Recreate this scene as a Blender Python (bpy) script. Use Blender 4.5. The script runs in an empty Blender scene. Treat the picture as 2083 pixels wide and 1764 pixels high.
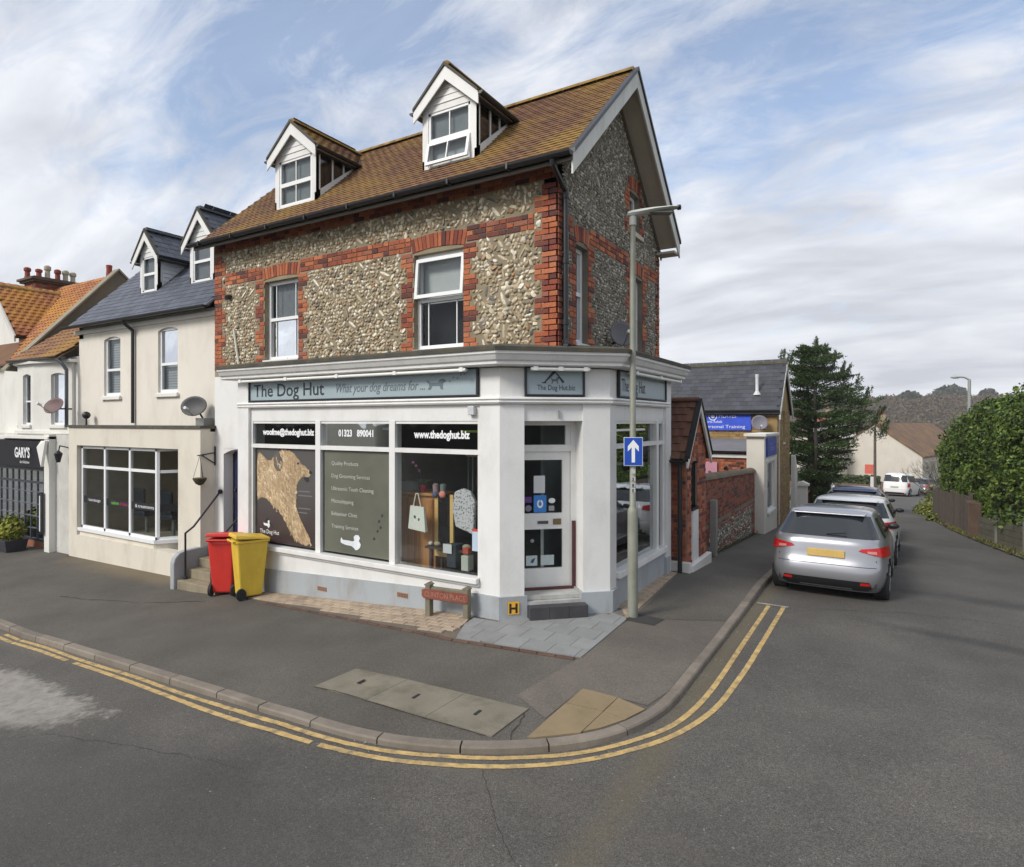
import bpy, bmesh, math, random
from mathutils import Vector, Matrix, noise
random.seed(7)
R = math.radians
SC = bpy.context.scene
COL = SC.collection

# ---------------- camera ----------------
cam_data = bpy.data.cameras.new("camera")
cam = bpy.data.objects.new("camera", cam_data); COL.objects.link(cam)
cam.location = (3.2, -6.85, 2.65)
cam.rotation_euler = (R(90), 0, R(31.1))
cam_data.sensor_width = 36.0
cam_data.lens = 36.0 * 1260.0 / 2083.0
cam_data.shift_y = -24.0 / 2083.0
cam_data.clip_end = 5000.0
SC.camera = cam
CAM = Vector(cam.location)
CFWD = Vector((-math.sin(R(31.1)), math.cos(R(31.1)), 0))

# ---------------- sky ----------------
SUN_EL, SUN_AZ = 38.0, 203.0      # azimuth clockwise from +Y
world = bpy.data.worlds.new("World"); SC.world = world; world.use_nodes = True
wt = world.node_tree; wt.nodes.clear()
def wn(t, **kw):
    n = wt.nodes.new(t)
    for k, v in kw.items(): setattr(n, k, v)
    return n
wo = wn('ShaderNodeOutputWorld'); bg1 = wn('ShaderNodeBackground'); bg2 = wn('ShaderNodeBackground'); mx = wn('ShaderNodeMixShader')
sky = wn('ShaderNodeTexSky', sky_type='NISHITA', sun_disc=False, sun_elevation=R(SUN_EL), sun_rotation=R(SUN_AZ), air_density=1.0, dust_density=1.2, ozone_density=1.5)
bg1.inputs[1].default_value = 0.13
wt.links.new(sky.outputs[0], bg1.inputs[0])
tc = wn('ShaderNodeTexCoord'); sep = wn('ShaderNodeSeparateXYZ'); wt.links.new(tc.outputs['Generated'], sep.inputs[0])
def wmath(op, a, b=None, clamp=False):
    n = wn('ShaderNodeMath', operation=op); n.use_clamp = clamp
    for i, v in enumerate((a, b)):
        if v is None: continue
        if isinstance(v, (int, float)): n.inputs[i].default_value = v
        else: wt.links.new(v, n.inputs[i])
    return n.outputs[0]
zc = wmath('ADD', wmath('MAXIMUM', sep.outputs[2], 0.0), 0.34)
px_ = wmath('DIVIDE', sep.outputs[0], zc); py_ = wmath('DIVIDE', sep.outputs[1], zc)
cmb = wn('ShaderNodeCombineXYZ'); wt.links.new(px_, cmb.inputs[0]); wt.links.new(py_, cmb.inputs[1])
mp = wn('ShaderNodeMapping'); mp.inputs['Rotation'].default_value = (0, 0, R(35)); mp.inputs['Scale'].default_value = (0.8, 1.5, 1); mp.inputs['Location'].default_value = (3.1, 1.7, 0)
wt.links.new(cmb.outputs[0], mp.inputs[0])
n1 = wn('ShaderNodeTexNoise'); n1.inputs['Scale'].default_value = 1.15; n1.inputs['Detail'].default_value = 4; n1.inputs['Roughness'].default_value = 0.5; n1.inputs['Distortion'].default_value = 0.35
n2 = wn('ShaderNodeTexNoise'); n2.inputs['Scale'].default_value = 6.0; n2.inputs['Detail'].default_value = 8; n2.inputs['Roughness'].default_value = 0.68; n2.inputs['Distortion'].default_value = 0.6
wt.links.new(mp.outputs[0], n1.inputs[0]); wt.links.new(mp.outputs[0], n2.inputs[0])
comb = wmath('ADD', wmath('MULTIPLY', n1.outputs[0], 0.60), wmath('MULTIPLY', n2.outputs[0], 0.52))
low = wmath('MULTIPLY', wmath('SUBTRACT', 0.50, sep.outputs[2], True), 0.30)     # denser cloud towards the horizon
comb2 = wmath('ADD', comb, low)
def gap(d, lo, amt):      # wide openings in the cloud
    global comb2
    vm = wn('ShaderNodeVectorMath', operation='DOT_PRODUCT'); wt.links.new(tc.outputs['Generated'], vm.inputs[0]); vm.inputs[1].default_value = d
    mr = wn('ShaderNodeMapRange'); mr.interpolation_type = 'SMOOTHSTEP'; mr.inputs[1].default_value = lo; mr.inputs[2].default_value = 1.0; mr.inputs[3].default_value = 0; mr.inputs[4].default_value = amt; wt.links.new(vm.outputs['Value'], mr.inputs[0])
    comb2 = wmath('SUBTRACT', comb2, mr.outputs[0])
gap((-.701, .517, .491), .93, .105); gap((-.607, .697, .382), .965, .05); gap((-.17, .868, .467), .95, .035)
rmp = wn('ShaderNodeValToRGB'); rmp.color_ramp.elements[0].position = 0.385; rmp.color_ramp.elements[1].position = 0.60
rmp.color_ramp.elements[0].color = (0.20, 0.20, 0.20, 1); rmp.color_ramp.elements[1].color = (1, 1, 1, 1)
wt.links.new(comb2, rmp.inputs[0])
n3 = wn('ShaderNodeTexNoise'); n3.inputs['Scale'].default_value = 2.6; n3.inputs['Detail'].default_value = 6; n3.inputs['Roughness'].default_value = 0.55; n3.inputs['Distortion'].default_value = 0.4
mp2 = wn('ShaderNodeMapping'); mp2.inputs['Location'].default_value = (8.3, 4.4, 0); mp2.inputs['Rotation'].default_value = (0, 0, R(35)); mp2.inputs['Scale'].default_value = (0.7, 1.9, 1)
wt.links.new(cmb.outputs[0], mp2.inputs[0]); wt.links.new(mp2.outputs[0], n3.inputs[0])
rc = wn('ShaderNodeValToRGB'); rc.color_ramp.elements[0].position = 0.36; rc.color_ramp.elements[1].position = 0.66
rc.color_ramp.elements[0].color = (0.43, 0.45, 0.50, 1); rc.color_ramp.elements[1].color = (0.66, 0.68, 0.72, 1)
wt.links.new(n3.outputs[0], rc.inputs[0])
wt.links.new(rc.outputs[0], bg2.inputs[0]); bg2.inputs[1].default_value = 0.95
wt.links.new(rmp.outputs[0], mx.inputs[0]); wt.links.new(bg1.outputs[0], mx.inputs[1]); wt.links.new(bg2.outputs[0], mx.inputs[2])
wt.links.new(mx.outputs[0], wo.inputs[0])

# ---------------- sun (thin cloud: soft) ----------------
sl = bpy.data.lights.new("sun", 'SUN'); sl.energy = 1.9; sl.angle = R(18); sl.color = (1.0, 0.95, 0.88)
sun = bpy.data.objects.new("sun", sl); COL.objects.link(sun)
sd = Vector((math.sin(R(SUN_AZ)) * math.cos(R(SUN_EL)), math.cos(R(SUN_AZ)) * math.cos(R(SUN_EL)), math.sin(R(SUN_EL))))
sun.rotation_euler = sd.to_track_quat('Z', 'Y').to_euler(); sun.location = sd * 60
SC.view_settings.view_transform = 'Standard'; SC.view_settings.look = 'None'
SC.view_settings.exposure = 0.68; SC.view_settings.gamma = 1; SC.view_settings.use_curve_mapping = False
SC.render.engine = 'CYCLES'
SC.cycles.max_bounces = 6; SC.cycles.transparent_max_bounces = 12; SC.cycles.caustics_reflective = False; SC.cycles.caustics_refractive = False

# ---------------- materials ----------------
MATS = {}
class NT:
    def __init__(s, name):
        s.m = bpy.data.materials.new(name); s.m.use_nodes = True; s.t = s.m.node_tree; s.n = s.t.nodes; s.l = s.t.links
        s.p = s.n['Principled BSDF']; s.out = s.n['Material Output']
        s.geo = s.n.new('ShaderNodeNewGeometry'); s.pos = s.geo.outputs['Position']
    def noise(s, scale, detail=3, rough=0.55, vec=None, stretch=None, dist=0.0):
        v = vec or s.pos
        if stretch:
            m = s.n.new('ShaderNodeMapping'); m.inputs['Scale'].default_value = stretch; s.l.new(v, m.inputs[0]); v = m.outputs[0]
        t = s.n.new('ShaderNodeTexNoise'); t.inputs['Scale'].default_value = scale; t.inputs['Detail'].default_value = detail; t.inputs['Roughness'].default_value = rough; t.inputs['Distortion'].default_value = dist
        s.l.new(v, t.inputs['Vector']); return t.outputs[0]
    def ramp(s, fac, stops, interp='LINEAR'):
        r = s.n.new('ShaderNodeValToRGB'); r.color_ramp.interpolation = interp; e = r.color_ramp.elements
        while len(e) < len(stops): e.new(0.5)
        for i, (p, c) in enumerate(stops):
            e[i].position = p; e[i].color = (*c, 1) if len(c) == 3 else c
        s.l.new(fac, r.inputs[0]); return r.outputs[0]
    def val(s, fac, a, b, lo=0.0, hi=1.0):
        r = s.n.new('ShaderNodeMapRange'); r.inputs[1].default_value = lo; r.inputs[2].default_value = hi; r.inputs[3].default_value = a; r.inputs[4].default_value = b
        s.l.new(fac, r.inputs[0]); return r.outputs[0]
    def math(s, op, a, b=None, clamp=False):
        n = s.n.new('ShaderNodeMath'); n.operation = op; n.use_clamp = clamp
        for i, v in enumerate((a, b)):
            if v is None: continue
            if isinstance(v, (int, float)): n.inputs[i].default_value = v
            else: s.l.new(v, n.inputs[i])
        return n.outputs[0]
    def mix(s, fac, a, b, mode='MIX'):
        n = s.n.new('ShaderNodeMix'); n.data_type = 'RGBA'; n.blend_type = mode; n.clamp_factor = True
        for k, v in ((0, fac), (6, a), (7, b)):
            if isinstance(v, (int, float)): n.inputs[k].default_value = v
            elif isinstance(v, (tuple, list)): n.inputs[k].default_value = (*v, 1)
            else: s.l.new(v, n.inputs[k])
        return n.outputs[2]
    def rnd(s):
        o = s.n.new('ShaderNodeObjectInfo'); return s.math('FRACT', s.math('ADD', o.outputs['Random'], s.geo.outputs['Random Per Island']))
    def scale(s, col, f):
        c = s.n.new('ShaderNodeCombineColor'); s.l.new(f, c.inputs[0]); s.l.new(f, c.inputs[1]); s.l.new(f, c.inputs[2])
        return s.mix(1.0, col, c.outputs[0], 'MULTIPLY')
    def bump(s, h, strength=0.3, dist=0.01):
        b = s.n.new('ShaderNodeBump'); b.inputs['Strength'].default_value = strength; b.inputs['Distance'].default_value = dist
        s.l.new(h, b.inputs['Height']); s.l.new(b.outputs[0], s.p.inputs['Normal'])
    def set(s, col=None, rough=None, metal=None, spec=None):
        for k, v in (('Base Color', col), ('Roughness', rough), ('Metallic', metal), ('Specular IOR Level', spec)):
            if v is None: continue
            if isinstance(v, (int, float)): s.p.inputs[k].default_value = v
            elif isinstance(v, (tuple, list)): s.p.inputs[k].default_value = (*v, 1)
            else: s.l.new(v, s.p.inputs[k])
        return s.m
def plain(name, col, rough=0.6, metal=0.0, var=0.12, scale=3.0, fine=40.0, bump=0.0, spec=0.5, dirt=None, dirtamt=0.4, island=0.0):
    """a colour with broad and fine variation, optional blotches of a second colour and per-piece variation"""
    if name in MATS: return MATS[name]
    t = NT(name)
    a = t.noise(scale, 4); b = t.noise(fine, 3)
    f = t.math('ADD', t.val(a, 1 - var, 1 + var, 0.3, 0.7), t.val(b, -var * .5, var * .5, 0.3, 0.7))
    if island: f = t.math('MULTIPLY', f, t.val(t.rnd(), 1 - island, 1 + island))
    rgb = t.n.new('ShaderNodeRGB'); rgb.outputs[0].default_value = (*col, 1)
    c = rgb.outputs[0]
    if dirt:
        d = t.noise(scale * 0.8 + 1.3, 6, 0.65, stretch=(1, 1, 0.45))
        c = t.mix(t.val(d, 0, dirtamt, 0.48, 0.72), c, dirt)
    c = t.scale(c, f)
    t.set(c, t.val(b, rough - .05, rough + .08), metal, spec)
    if bump: t.bump(b, bump, 0.004)
    MATS[name] = t.m
    return t.m
def glass_mat(name, tint=(0.86, 0.9, 0.9), refl=1.0, ior=1.45, rough=0.02):
    if name in MATS: return MATS[name]
    t = NT(name); t.n.remove(t.p)
    tr = t.n.new('ShaderNodeBsdfTransparent'); tr.inputs[0].default_value = (*tint, 1)
    gl = t.n.new('ShaderNodeBsdfGlossy'); gl.inputs['Roughness'].default_value = rough; gl.inputs[0].default_value = (0.9, 0.93, 0.95, 1)
    fr = t.n.new('ShaderNodeFresnel'); fr.inputs[0].default_value = ior
    w = t.noise(2.0, 2); bp = t.n.new('ShaderNodeBump'); bp.inputs['Strength'].default_value = 0.06; bp.inputs['Distance'].default_value = 0.05
    t.l.new(w, bp.inputs['Height']); t.l.new(bp.outputs[0], gl.inputs['Normal'])
    mxs = t.n.new('ShaderNodeMixShader'); t.l.new(t.math('MULTIPLY', fr.outputs[0], refl), mxs.inputs[0])
    t.l.new(tr.outputs[0], mxs.inputs[1]); t.l.new(gl.outputs[0], mxs.inputs[2]); t.l.new(mxs.outputs[0], t.out.inputs[0])
    MATS[name] = t.m; return t.m

# ---------------- geometry helpers ----------------
OFF = {}
def off(o):
    return OFF.get(o.name, Vector((0, 0, 0))) if o is not None else Vector((0, 0, 0))
class B:
    def __init__(s): s.v = []; s.f = []
    def add(s, vs, fs):
        n = len(s.v); s.v += [Vector(p) for p in vs]; s.f += [tuple(i + n for i in f) for f in fs]; return s
    def box(s, x0, x1, y0, y1, z0, z1):
        return s.hexa([(x0, y0, z0), (x1, y0, z0), (x1, y1, z0), (x0, y1, z0), (x0, y0, z1), (x1, y0, z1), (x1, y1, z1), (x0, y1, z1)])
    def hexa(s, p):
        a, b, c = Vector(p[1]) - Vector(p[0]), Vector(p[3]) - Vector(p[0]), Vector(p[4]) - Vector(p[0])
        fs = [(0, 3, 2, 1), (4, 5, 6, 7), (0, 1, 5, 4), (1, 2, 6, 5), (2, 3, 7, 6), (3, 0, 4, 7)]
        if a.cross(b).dot(c) < 0: fs = [tuple(reversed(f)) for f in fs]
        return s.add(p, fs)
    def quad(s, a, b, c, d): return s.add([a, b, c, d], [(0, 1, 2, 3)])
    def tube(s, p0, p1, r0, r1=None, n=10, cap=True):
        r1 = r0 if r1 is None else r1; p0 = Vector(p0); p1 = Vector(p1)
        d = (p1 - p0).normalized(); a = d.orthogonal().normalized(); b = d.cross(a)
        vs = []
        for p, r in ((p0, r0), (p1, r1)):
            for i in range(n):
                t = 2 * math.pi * i / n; vs.append(p + a * (r * math.cos(t)) + b * (r * math.sin(t)))
        fs = [(i, (i + 1) % n, n + (i + 1) % n, n + i) for i in range(n)]
        if cap: fs += [tuple(reversed(range(n))), tuple(range(n, 2 * n))]
        return s.add(vs, fs)
    def path(s, pts, r, n=8):
        for a, b in zip(pts, pts[1:]): s.tube(a, b, r, r, n)
        for p in pts[1:-1]: s.ball(p, r * 1.02, 6, 4)
        return s
    def ball(s, c, r, n=12, m=8, sq=(1, 1, 1)):
        c = Vector(c); vs = [c + Vector((0, 0, r * sq[2]))]
        for j in range(1, m):
            for i in range(n):
                th = math.pi * j / m; ph = 2 * math.pi * i / n
                vs.append(c + Vector((r * sq[0] * math.sin(th) * math.cos(ph), r * sq[1] * math.sin(th) * math.sin(ph), r * sq[2] * math.cos(th))))
        vs.append(c - Vector((0, 0, r * sq[2])))
        fs = [(0, 1 + i, 1 + (i + 1) % n) for i in range(n)]
        for j in range(m - 2):
            for i in range(n):
                a = 1 + j * n + i; b = 1 + j * n + (i + 1) % n; fs.append((a, a + n, b + n, b))
        L = len(vs) - 1; o = 1 + (m - 2) * n
        fs += [(L, o + (i + 1) % n, o + i) for i in range(n)]
        return s.add(vs, fs)
    def lathe(s, c, prof, n=16, axis='z'):
        vs = []
        for r, h in prof:
            for i in range(n):
                t = 2 * math.pi * i / n
                p = (r * math.cos(t), r * math.sin(t), h)
                if axis == 'x': p = (h, r * math.cos(t), r * math.sin(t))
                if axis == 'y': p = (r * math.sin(t), h, r * math.cos(t))
                vs.append(Vector(c) + Vector(p))
        fs = []
        for j in range(len(prof) - 1):
            for i in range(n): fs.append((j * n + i, j * n + (i + 1) % n, (j + 1) * n + (i + 1) % n, (j + 1) * n + i))
        fs.append(tuple(reversed(range(n)))); fs.append(tuple(range((len(prof) - 1) * n, len(prof) * n)))
        return s.add(vs, fs)
    def prism(s, poly, vec):
        """polygon (3D points, planar) extruded by vec"""
        n = len(poly); vec = Vector(vec); a = [Vector(p) for p in poly]; vs = a + [p + vec for p in a]
        return s.add(vs, [tuple(range(n)), tuple(reversed(range(n, 2 * n)))] + [(i, i + n, (i + 1) % n + n, (i + 1) % n) for i in range(n)])
    def build(s, name, mat, parent=None, smooth=False, bevel=0.0, fix=True, rot=None, **tags):
        o0 = off(parent)
        me = bpy.data.meshes.new(name)
        me.from_pydata([tuple(p - o0) for p in s.v], [], s.f); me.validate()
        if fix:
            bm = bmesh.new(); bm.from_mesh(me); bmesh.ops.recalc_face_normals(bm, faces=bm.faces); bm.to_mesh(me); bm.free()
        if smooth:
            me.shade_smooth() if hasattr(me, 'shade_smooth') else None
            for p in me.polygons: p.use_smooth = True
            if smooth != 'all': me.set_sharp_from_angle(angle=R(38))
        if mat: me.materials.append(mat)
        o = bpy.data.objects.new(name, me); COL.objects.link(o)
        if parent is not None: o.parent = parent
        OFF[o.name] = o0
        if bevel:
            md = o.modifiers.new('bevel', 'BEVEL'); md.width = bevel; md.segments = 2; md.limit_method = 'ANGLE'; md.harden_normals = False
        for k, v in tags.items(): o[k] = v
        return o
def thing(name, label, cat, loc=(0, 0, 0), group=None):
    o = bpy.data.objects.new(name, None); COL.objects.link(o); o.location = loc; o.empty_display_size = 0.2
    o['label'] = label; o['category'] = cat
    if group: o['group'] = group
    OFF[o.name] = Vector(loc); return o
def tag(o, label, cat, group=None):
    o['label'] = label; o['category'] = cat
    if group: o['group'] = group
    return o
class Fr:
    """a wall frame: origin, direction along the wall, outward normal (all horizontal)"""
    def __init__(s, o, u, n): s.o = Vector((o[0], o[1], 0)); s.u = Vector((u[0], u[1], 0)).normalized(); s.n = Vector((n[0], n[1], 0)).normalized()
    def pt(s, u, d, z): return s.o + s.u * u + s.n * d + Vector((0, 0, z))
    def box(s, b, u0, u1, d0, d1, z0, z1, z0b=None, z1b=None):
        z0b = z0 if z0b is None else z0b; z1b = z1 if z1b is None else z1b
        p = s.pt
        return b.hexa([p(u0, d0, z0), p(u1, d0, z0b), p(u1, d1, z0b), p(u0, d1, z0), p(u0, d0, z1), p(u1, d0, z1b), p(u1, d1, z1b), p(u0, d1, z1)])
    def mat(s, u, d, z):
        """matrix: local x along wall, y inward, z up"""
        m = Matrix.Identity(4); p = s.pt(u, d, z)
        for i in range(3):
            m[i][0] = s.u[i]; m[i][1] = -s.n[i]; m[i][2] = (0, 0, 1)[i]; m[i][3] = p[i]
        return m
FRONT = lambda y: Fr((0, y), (1, 0), (0, -1))     # u = x
SIDE = lambda x: Fr((x, 0), (0, 1), (1, 0))       # u = y
def wall(b, fr, u0, u1, z0, z1, th, holes=(), top=None, d=0.0):
    """wall sheet with thickness, openings (ua,ub,za,zb) and an optional sloping top(u)"""
    T = top or (lambda u: z1)
    us = {u0, u1}; zs = {z0, z1}
    for h in holes: us |= {h[0], h[1]}; zs |= {h[2], h[3]}
    if top:
        n = 400
        for z in list(zs):
            for i in range(n):
                a, c = u0 + (u1 - u0) * i / n, u0 + (u1 - u0) * (i + 1) / n
                if (T(a) - z) * (T(c) - z) < 0: us.add((a + c) / 2)
        mid = max((T(u0 + (u1 - u0) * i / n), u0 + (u1 - u0) * i / n) for i in range(n + 1))[1]; us.add(mid)
    us = sorted(u for u in us if u0 - 1e-6 <= u <= u1 + 1e-6); zs = sorted(z for z in zs if z0 - 1e-6 <= z <= z1 + 1e-6)
    solid = {}
    for i in range(len(us) - 1):
        for j in range(len(zs) - 1):
            um, zm = (us[i] + us[i + 1]) / 2, (zs[j] + zs[j + 1]) / 2
            hole = any(h[0] < um < h[1] and h[2] < zm < h[3] for h in holes)
            if hole: continue
            za, zb = zs[j], zs[j + 1]
            q = (min(za, T(us[i])), min(za, T(us[i + 1])), min(zb, T(us[i + 1])), min(zb, T(us[i])))
            if max(q[2] - q[1], q[3] - q[0]) < 1e-5: continue
            solid[(i, j)] = q
            A, Bq = us[i], us[i + 1]
            for dd in (d, d - th):
                b.quad(fr.pt(A, dd, q[0]), fr.pt(Bq, dd, q[1]), fr.pt(Bq, dd, q[2]), fr.pt(A, dd, q[3]))
    for (i, j), q in solid.items():
        A, Bq = us[i], us[i + 1]
        def edge(ua, za, ub, zb): b.quad(fr.pt(ua, d, za), fr.pt(ub, d, zb), fr.pt(ub, d - th, zb), fr.pt(ua, d - th, za))
        if (i - 1, j) not in solid: edge(A, q[0], A, q[3])
        if (i + 1, j) not in solid: edge(Bq, q[1], Bq, q[2])
        if (i, j - 1) not in solid: edge(A, q[0], Bq, q[1])
        if (i, j + 1) not in solid: edge(A, q[3], Bq, q[2])
    return b

# pieces: many alike small solids, the 300 that show largest become parts, the others one joined part
def mesh_of(b, name, mat, smooth=False):
    me = bpy.data.meshes.new(name); me.from_pydata([tuple(p) for p in b.v], [], b.f)
    bm = bmesh.new(); bm.from_mesh(me); bmesh.ops.recalc_face_normals(bm, faces=bm.faces); bm.to_mesh(me); bm.free()
    if smooth:
        for p in me.polygons: p.use_smooth = True
        if smooth != 'all': me.set_sharp_from_angle(angle=R(38))
    me.materials.append(mat); return me
def join_pieces(name, items, meshes, mat, parent, smooth=False):
    o0 = off(parent); vs = []; loops = []; sizes = []
    cache = [([v.co.copy() for v in m.vertices], [tuple(p.vertices) for p in m.polygons]) for m in meshes]
    vv = []; ff = []
    for M, k in items:
        n = len(vv); co, fs = cache[k]
        vv += [tuple(M @ c - o0) for c in co]; ff += [tuple(i + n for i in f) for f in fs]
    me = bpy.data.meshes.new(name); me.from_pydata(vv, [], ff)
    if smooth:
        for p in me.polygons: p.use_smooth = True
    me.materials.append(mat); o = bpy.data.objects.new(name, me); COL.objects.link(o)
    if parent is not None: o.parent = parent
    o['kind'] = 'stuff'; return o
def pieces(name, items, meshes, mat, parent, stuff_name, lim=300, smooth=False, weight=None):
    o0 = off(parent)
    def key(it):
        p = it[0].translation; dz = (p - CAM).dot(CFWD)
        s = it[0].to_scale(); w = s.x * s.z if weight is None else weight(it)
        side = abs((p - CAM).dot(Vector((CFWD.y, -CFWD.x, 0)))) / max(dz, .1)
        return -1e9 if dz < .5 or side > .86 else w / dz ** 2
    items = sorted(items, key=key, reverse=True)
    T = Matrix.Translation(-o0)
    for M, k in items[:lim]:
        o = bpy.data.objects.new(name, meshes[k]); COL.objects.link(o)
        if parent is not None: o.parent = parent
        o.matrix_local = T @ M
    if len(items) > lim: join_pieces(stuff_name, items[lim:], meshes, mat, parent, smooth)
def text(s, size, fr, u, d, z, mat, parent, name='lettering', align='LEFT', shear=0.0, width=None, bold=0.0, tilt=0.0, sign_side=1):
    cu = bpy.data.curves.new(name, 'FONT'); cu.body = s; cu.size = size; cu.align_x = align; cu.shear = shear; cu.offset = bold; cu.extrude = 0.0
    cu.resolution_u = 3
    o = bpy.data.objects.new('tmp_text', cu); COL.objects.link(o)
    dg = bpy.context.evaluated_depsgraph_get(); me = bpy.data.meshes.new_from_object(o.evaluated_get(dg)); bpy.data.objects.remove(o)
    xs = [v.co.x for v in me.vertices]; w = max(xs) - min(xs); k = 1.0 if width is None else width / w
    x0 = min(xs) if align == 'LEFT' else 0.0
    o0 = off(parent)
    for v in me.vertices:
        x = (v.co.x - x0) * k; y = v.co.y
        v.co = fr.pt(u + x, d, z + y + tilt * x) - o0
    me.materials.append(mat); ob = bpy.data.objects.new(name, me); COL.objects.link(ob)
    if parent is not None: ob.parent = parent
    return ob

# ---------------- ground heights ----------------
def sm(x, w=1.0):      # smooth max(0, x)
    return 0.5 * (x + math.sqrt(x * x + w * w)) - 0.0
def Hx(x):
    t = -(x + 1.4)
    if t <= 0: return 0.0
    return -0.068 * t if t < 6 else -0.408 - 0.012 * (t - 6)
def Vy(y):
    t = y - 4
    if t <= 0: return 0.0
    if t < 66: return -0.065 * t
    if t < 200: return -4.29 - 0.035 * (t - 66)
    return -8.98
def PV(x, y):
    c = max(0, min(1, (y + 2.9) / 2.9, (1.38 - x) / 1.38)); return Hx(x) + Vy(y) + .06 * c
def RD(x, y):
    e = 0.02 * max(0, min(1, (-x - 2.0) / 1.5)) + 0.04 * max(0, min(1, (y - 1) / 3))
    return Hx(x) + Vy(y) - .045 - e
# ---------------- shared materials ----------------
WHITE = plain('white_paint', (0.74, 0.74, 0.72), 0.5, var=.04, scale=1.6, dirt=(0.48, 0.46, 0.41), dirtamt=0.34, bump=.05)
UPVC = plain('white_upvc', (0.80, 0.81, 0.81), 0.3, var=.02)
CREAMW = plain('cream_soffit', (0.50, 0.46, 0.37), 0.6, var=.06)
BARGE = plain('barge_paint', (0.62, 0.62, 0.57), 0.55, var=.05, dirt=(0.3, 0.29, 0.25), dirtamt=.4)
PLINTH = plain('grey_plinth', (0.36, 0.39, 0.41), 0.6, var=.05, scale=1.5, dirt=(0.25, 0.235, 0.20), dirtamt=.65, bump=.08)
RENDER = plain('cream_render', (0.71, 0.67, 0.59), 0.75, var=.035, scale=1.1, fine=60, dirt=(0.42, 0.37, 0.29), dirtamt=.3, bump=.15)
RENDER2 = plain('beige_render', (0.66, 0.615, 0.52), 0.75, var=.035, scale=1.1, fine=60, dirt=(0.38, 0.33, 0.25), dirtamt=.4, bump=.15)
RENDER3 = plain('white_render', (0.72, 0.71, 0.66), 0.75, var=.035, scale=1.1, fine=60, dirt=(0.42, 0.4, 0.34), dirtamt=.3, bump=.15)
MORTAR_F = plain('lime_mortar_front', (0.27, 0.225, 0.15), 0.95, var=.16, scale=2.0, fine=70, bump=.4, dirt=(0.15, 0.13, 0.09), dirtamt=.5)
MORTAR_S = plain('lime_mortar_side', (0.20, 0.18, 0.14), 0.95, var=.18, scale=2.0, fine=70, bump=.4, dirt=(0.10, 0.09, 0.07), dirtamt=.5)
BLACKP = plain('black_plastic', (0.012, 0.013, 0.015), 0.4, var=.1)
BLACKM = plain('black_iron', (0.02, 0.02, 0.022), 0.5, var=.1, metal=.3)
GALV = plain('galvanised_steel', (0.36, 0.38, 0.35), 0.5, metal=.45, var=.08, dirt=(0.22, 0.23, 0.19), dirtamt=.4)
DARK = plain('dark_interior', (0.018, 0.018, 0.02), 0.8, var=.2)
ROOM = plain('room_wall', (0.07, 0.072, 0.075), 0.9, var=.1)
LEAD = plain('roof_felt', (0.075, 0.07, 0.058), 0.85, var=.2, scale=4, dirt=(0.14, 0.12, 0.05), dirtamt=.6, bump=.2)
RUBBER = plain('tyre_rubber', (0.018, 0.018, 0.019), 0.75, var=.1)
GLASS = glass_mat('window_glass', refl=1.1)
GLASSD = glass_mat('shop_glass', (0.80, 0.84, 0.84), refl=0.6)
NET = plain('blind_fabric', (0.62, 0.63, 0.62), 0.85, var=.05)

def brick_material(name, cols, base_dark=(0.05, 0.02, 0.018)):
    t = NT(name); r = t.rnd(); c = t.ramp(r, cols, 'CONSTANT')
    b = t.noise(45, 4, .65); c = t.scale(c, t.val(b, .72, 1.25, .3, .7))
    c = t.mix(t.val(t.noise(6, 5, .6), 0, .45, .52, .75), c, base_dark)
    t.set(c, .85); t.bump(b, .35, .004); return t.m
BRICK = brick_material('red_brick', [(0, (0.36, 0.098, 0.042)), (.22, (0.43, 0.135, 0.055)), (.40, (0.26, 0.064, 0.034)), (.58, (0.17, 0.046, 0.032)), (.72, (0.47, 0.16, 0.07)), (.84, (0.10, 0.036, 0.032)), (.93, (0.30, 0.11, 0.07))])
BRICKD = brick_material('dark_red_brick', [(0, (0.25, 0.065, 0.035)), (.3, (0.17, 0.05, 0.03)), (.5, (0.30, 0.09, 0.045)), (.7, (0.11, 0.04, 0.03)), (.85, (0.22, 0.10, 0.07))])
def flint_material(name, cols):
    t = NT(name); r = t.rnd(); c = t.ramp(r, cols, 'CONSTANT')
    b = t.noise(38, 4, .6); c = t.scale(c, t.val(b, .7, 1.25, .3, .7))
    t.set(c, t.val(b, .5, .8)); t.bump(b, .3, .004); return t.m
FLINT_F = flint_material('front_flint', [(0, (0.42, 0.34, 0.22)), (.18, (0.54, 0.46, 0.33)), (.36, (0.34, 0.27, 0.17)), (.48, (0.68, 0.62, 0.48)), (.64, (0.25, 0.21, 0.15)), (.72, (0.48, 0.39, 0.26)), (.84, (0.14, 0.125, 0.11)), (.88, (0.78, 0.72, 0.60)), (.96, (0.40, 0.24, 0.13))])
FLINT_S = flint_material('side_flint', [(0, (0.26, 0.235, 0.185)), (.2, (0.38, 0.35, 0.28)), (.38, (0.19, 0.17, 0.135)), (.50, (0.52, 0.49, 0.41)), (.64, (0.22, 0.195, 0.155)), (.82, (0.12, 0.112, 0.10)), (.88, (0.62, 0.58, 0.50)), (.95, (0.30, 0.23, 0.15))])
def lichen_tile(name, cols, lich=(0.34, 0.19, 0.025), lo=.44, hi=.62, amt=.85):
    t = NT(name); c = t.ramp(t.rnd(), cols, 'CONSTANT')
    big = t.noise(.9, 3, .5); fi = t.noise(16, 5, .7); k = t.math('ADD', t.math('MULTIPLY', big, .55), t.math('MULTIPLY', fi, .5))
    # lichen gathers near the ridge (grows on the upper slope)
    c = t.mix(t.val(k, 0, amt, lo, hi), c, lich)
    b = t.noise(60, 3); c = t.scale(c, t.val(b, .75, 1.2, .3, .7)); t.set(c, .9); t.bump(fi, .4, .01); return t.m
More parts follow.
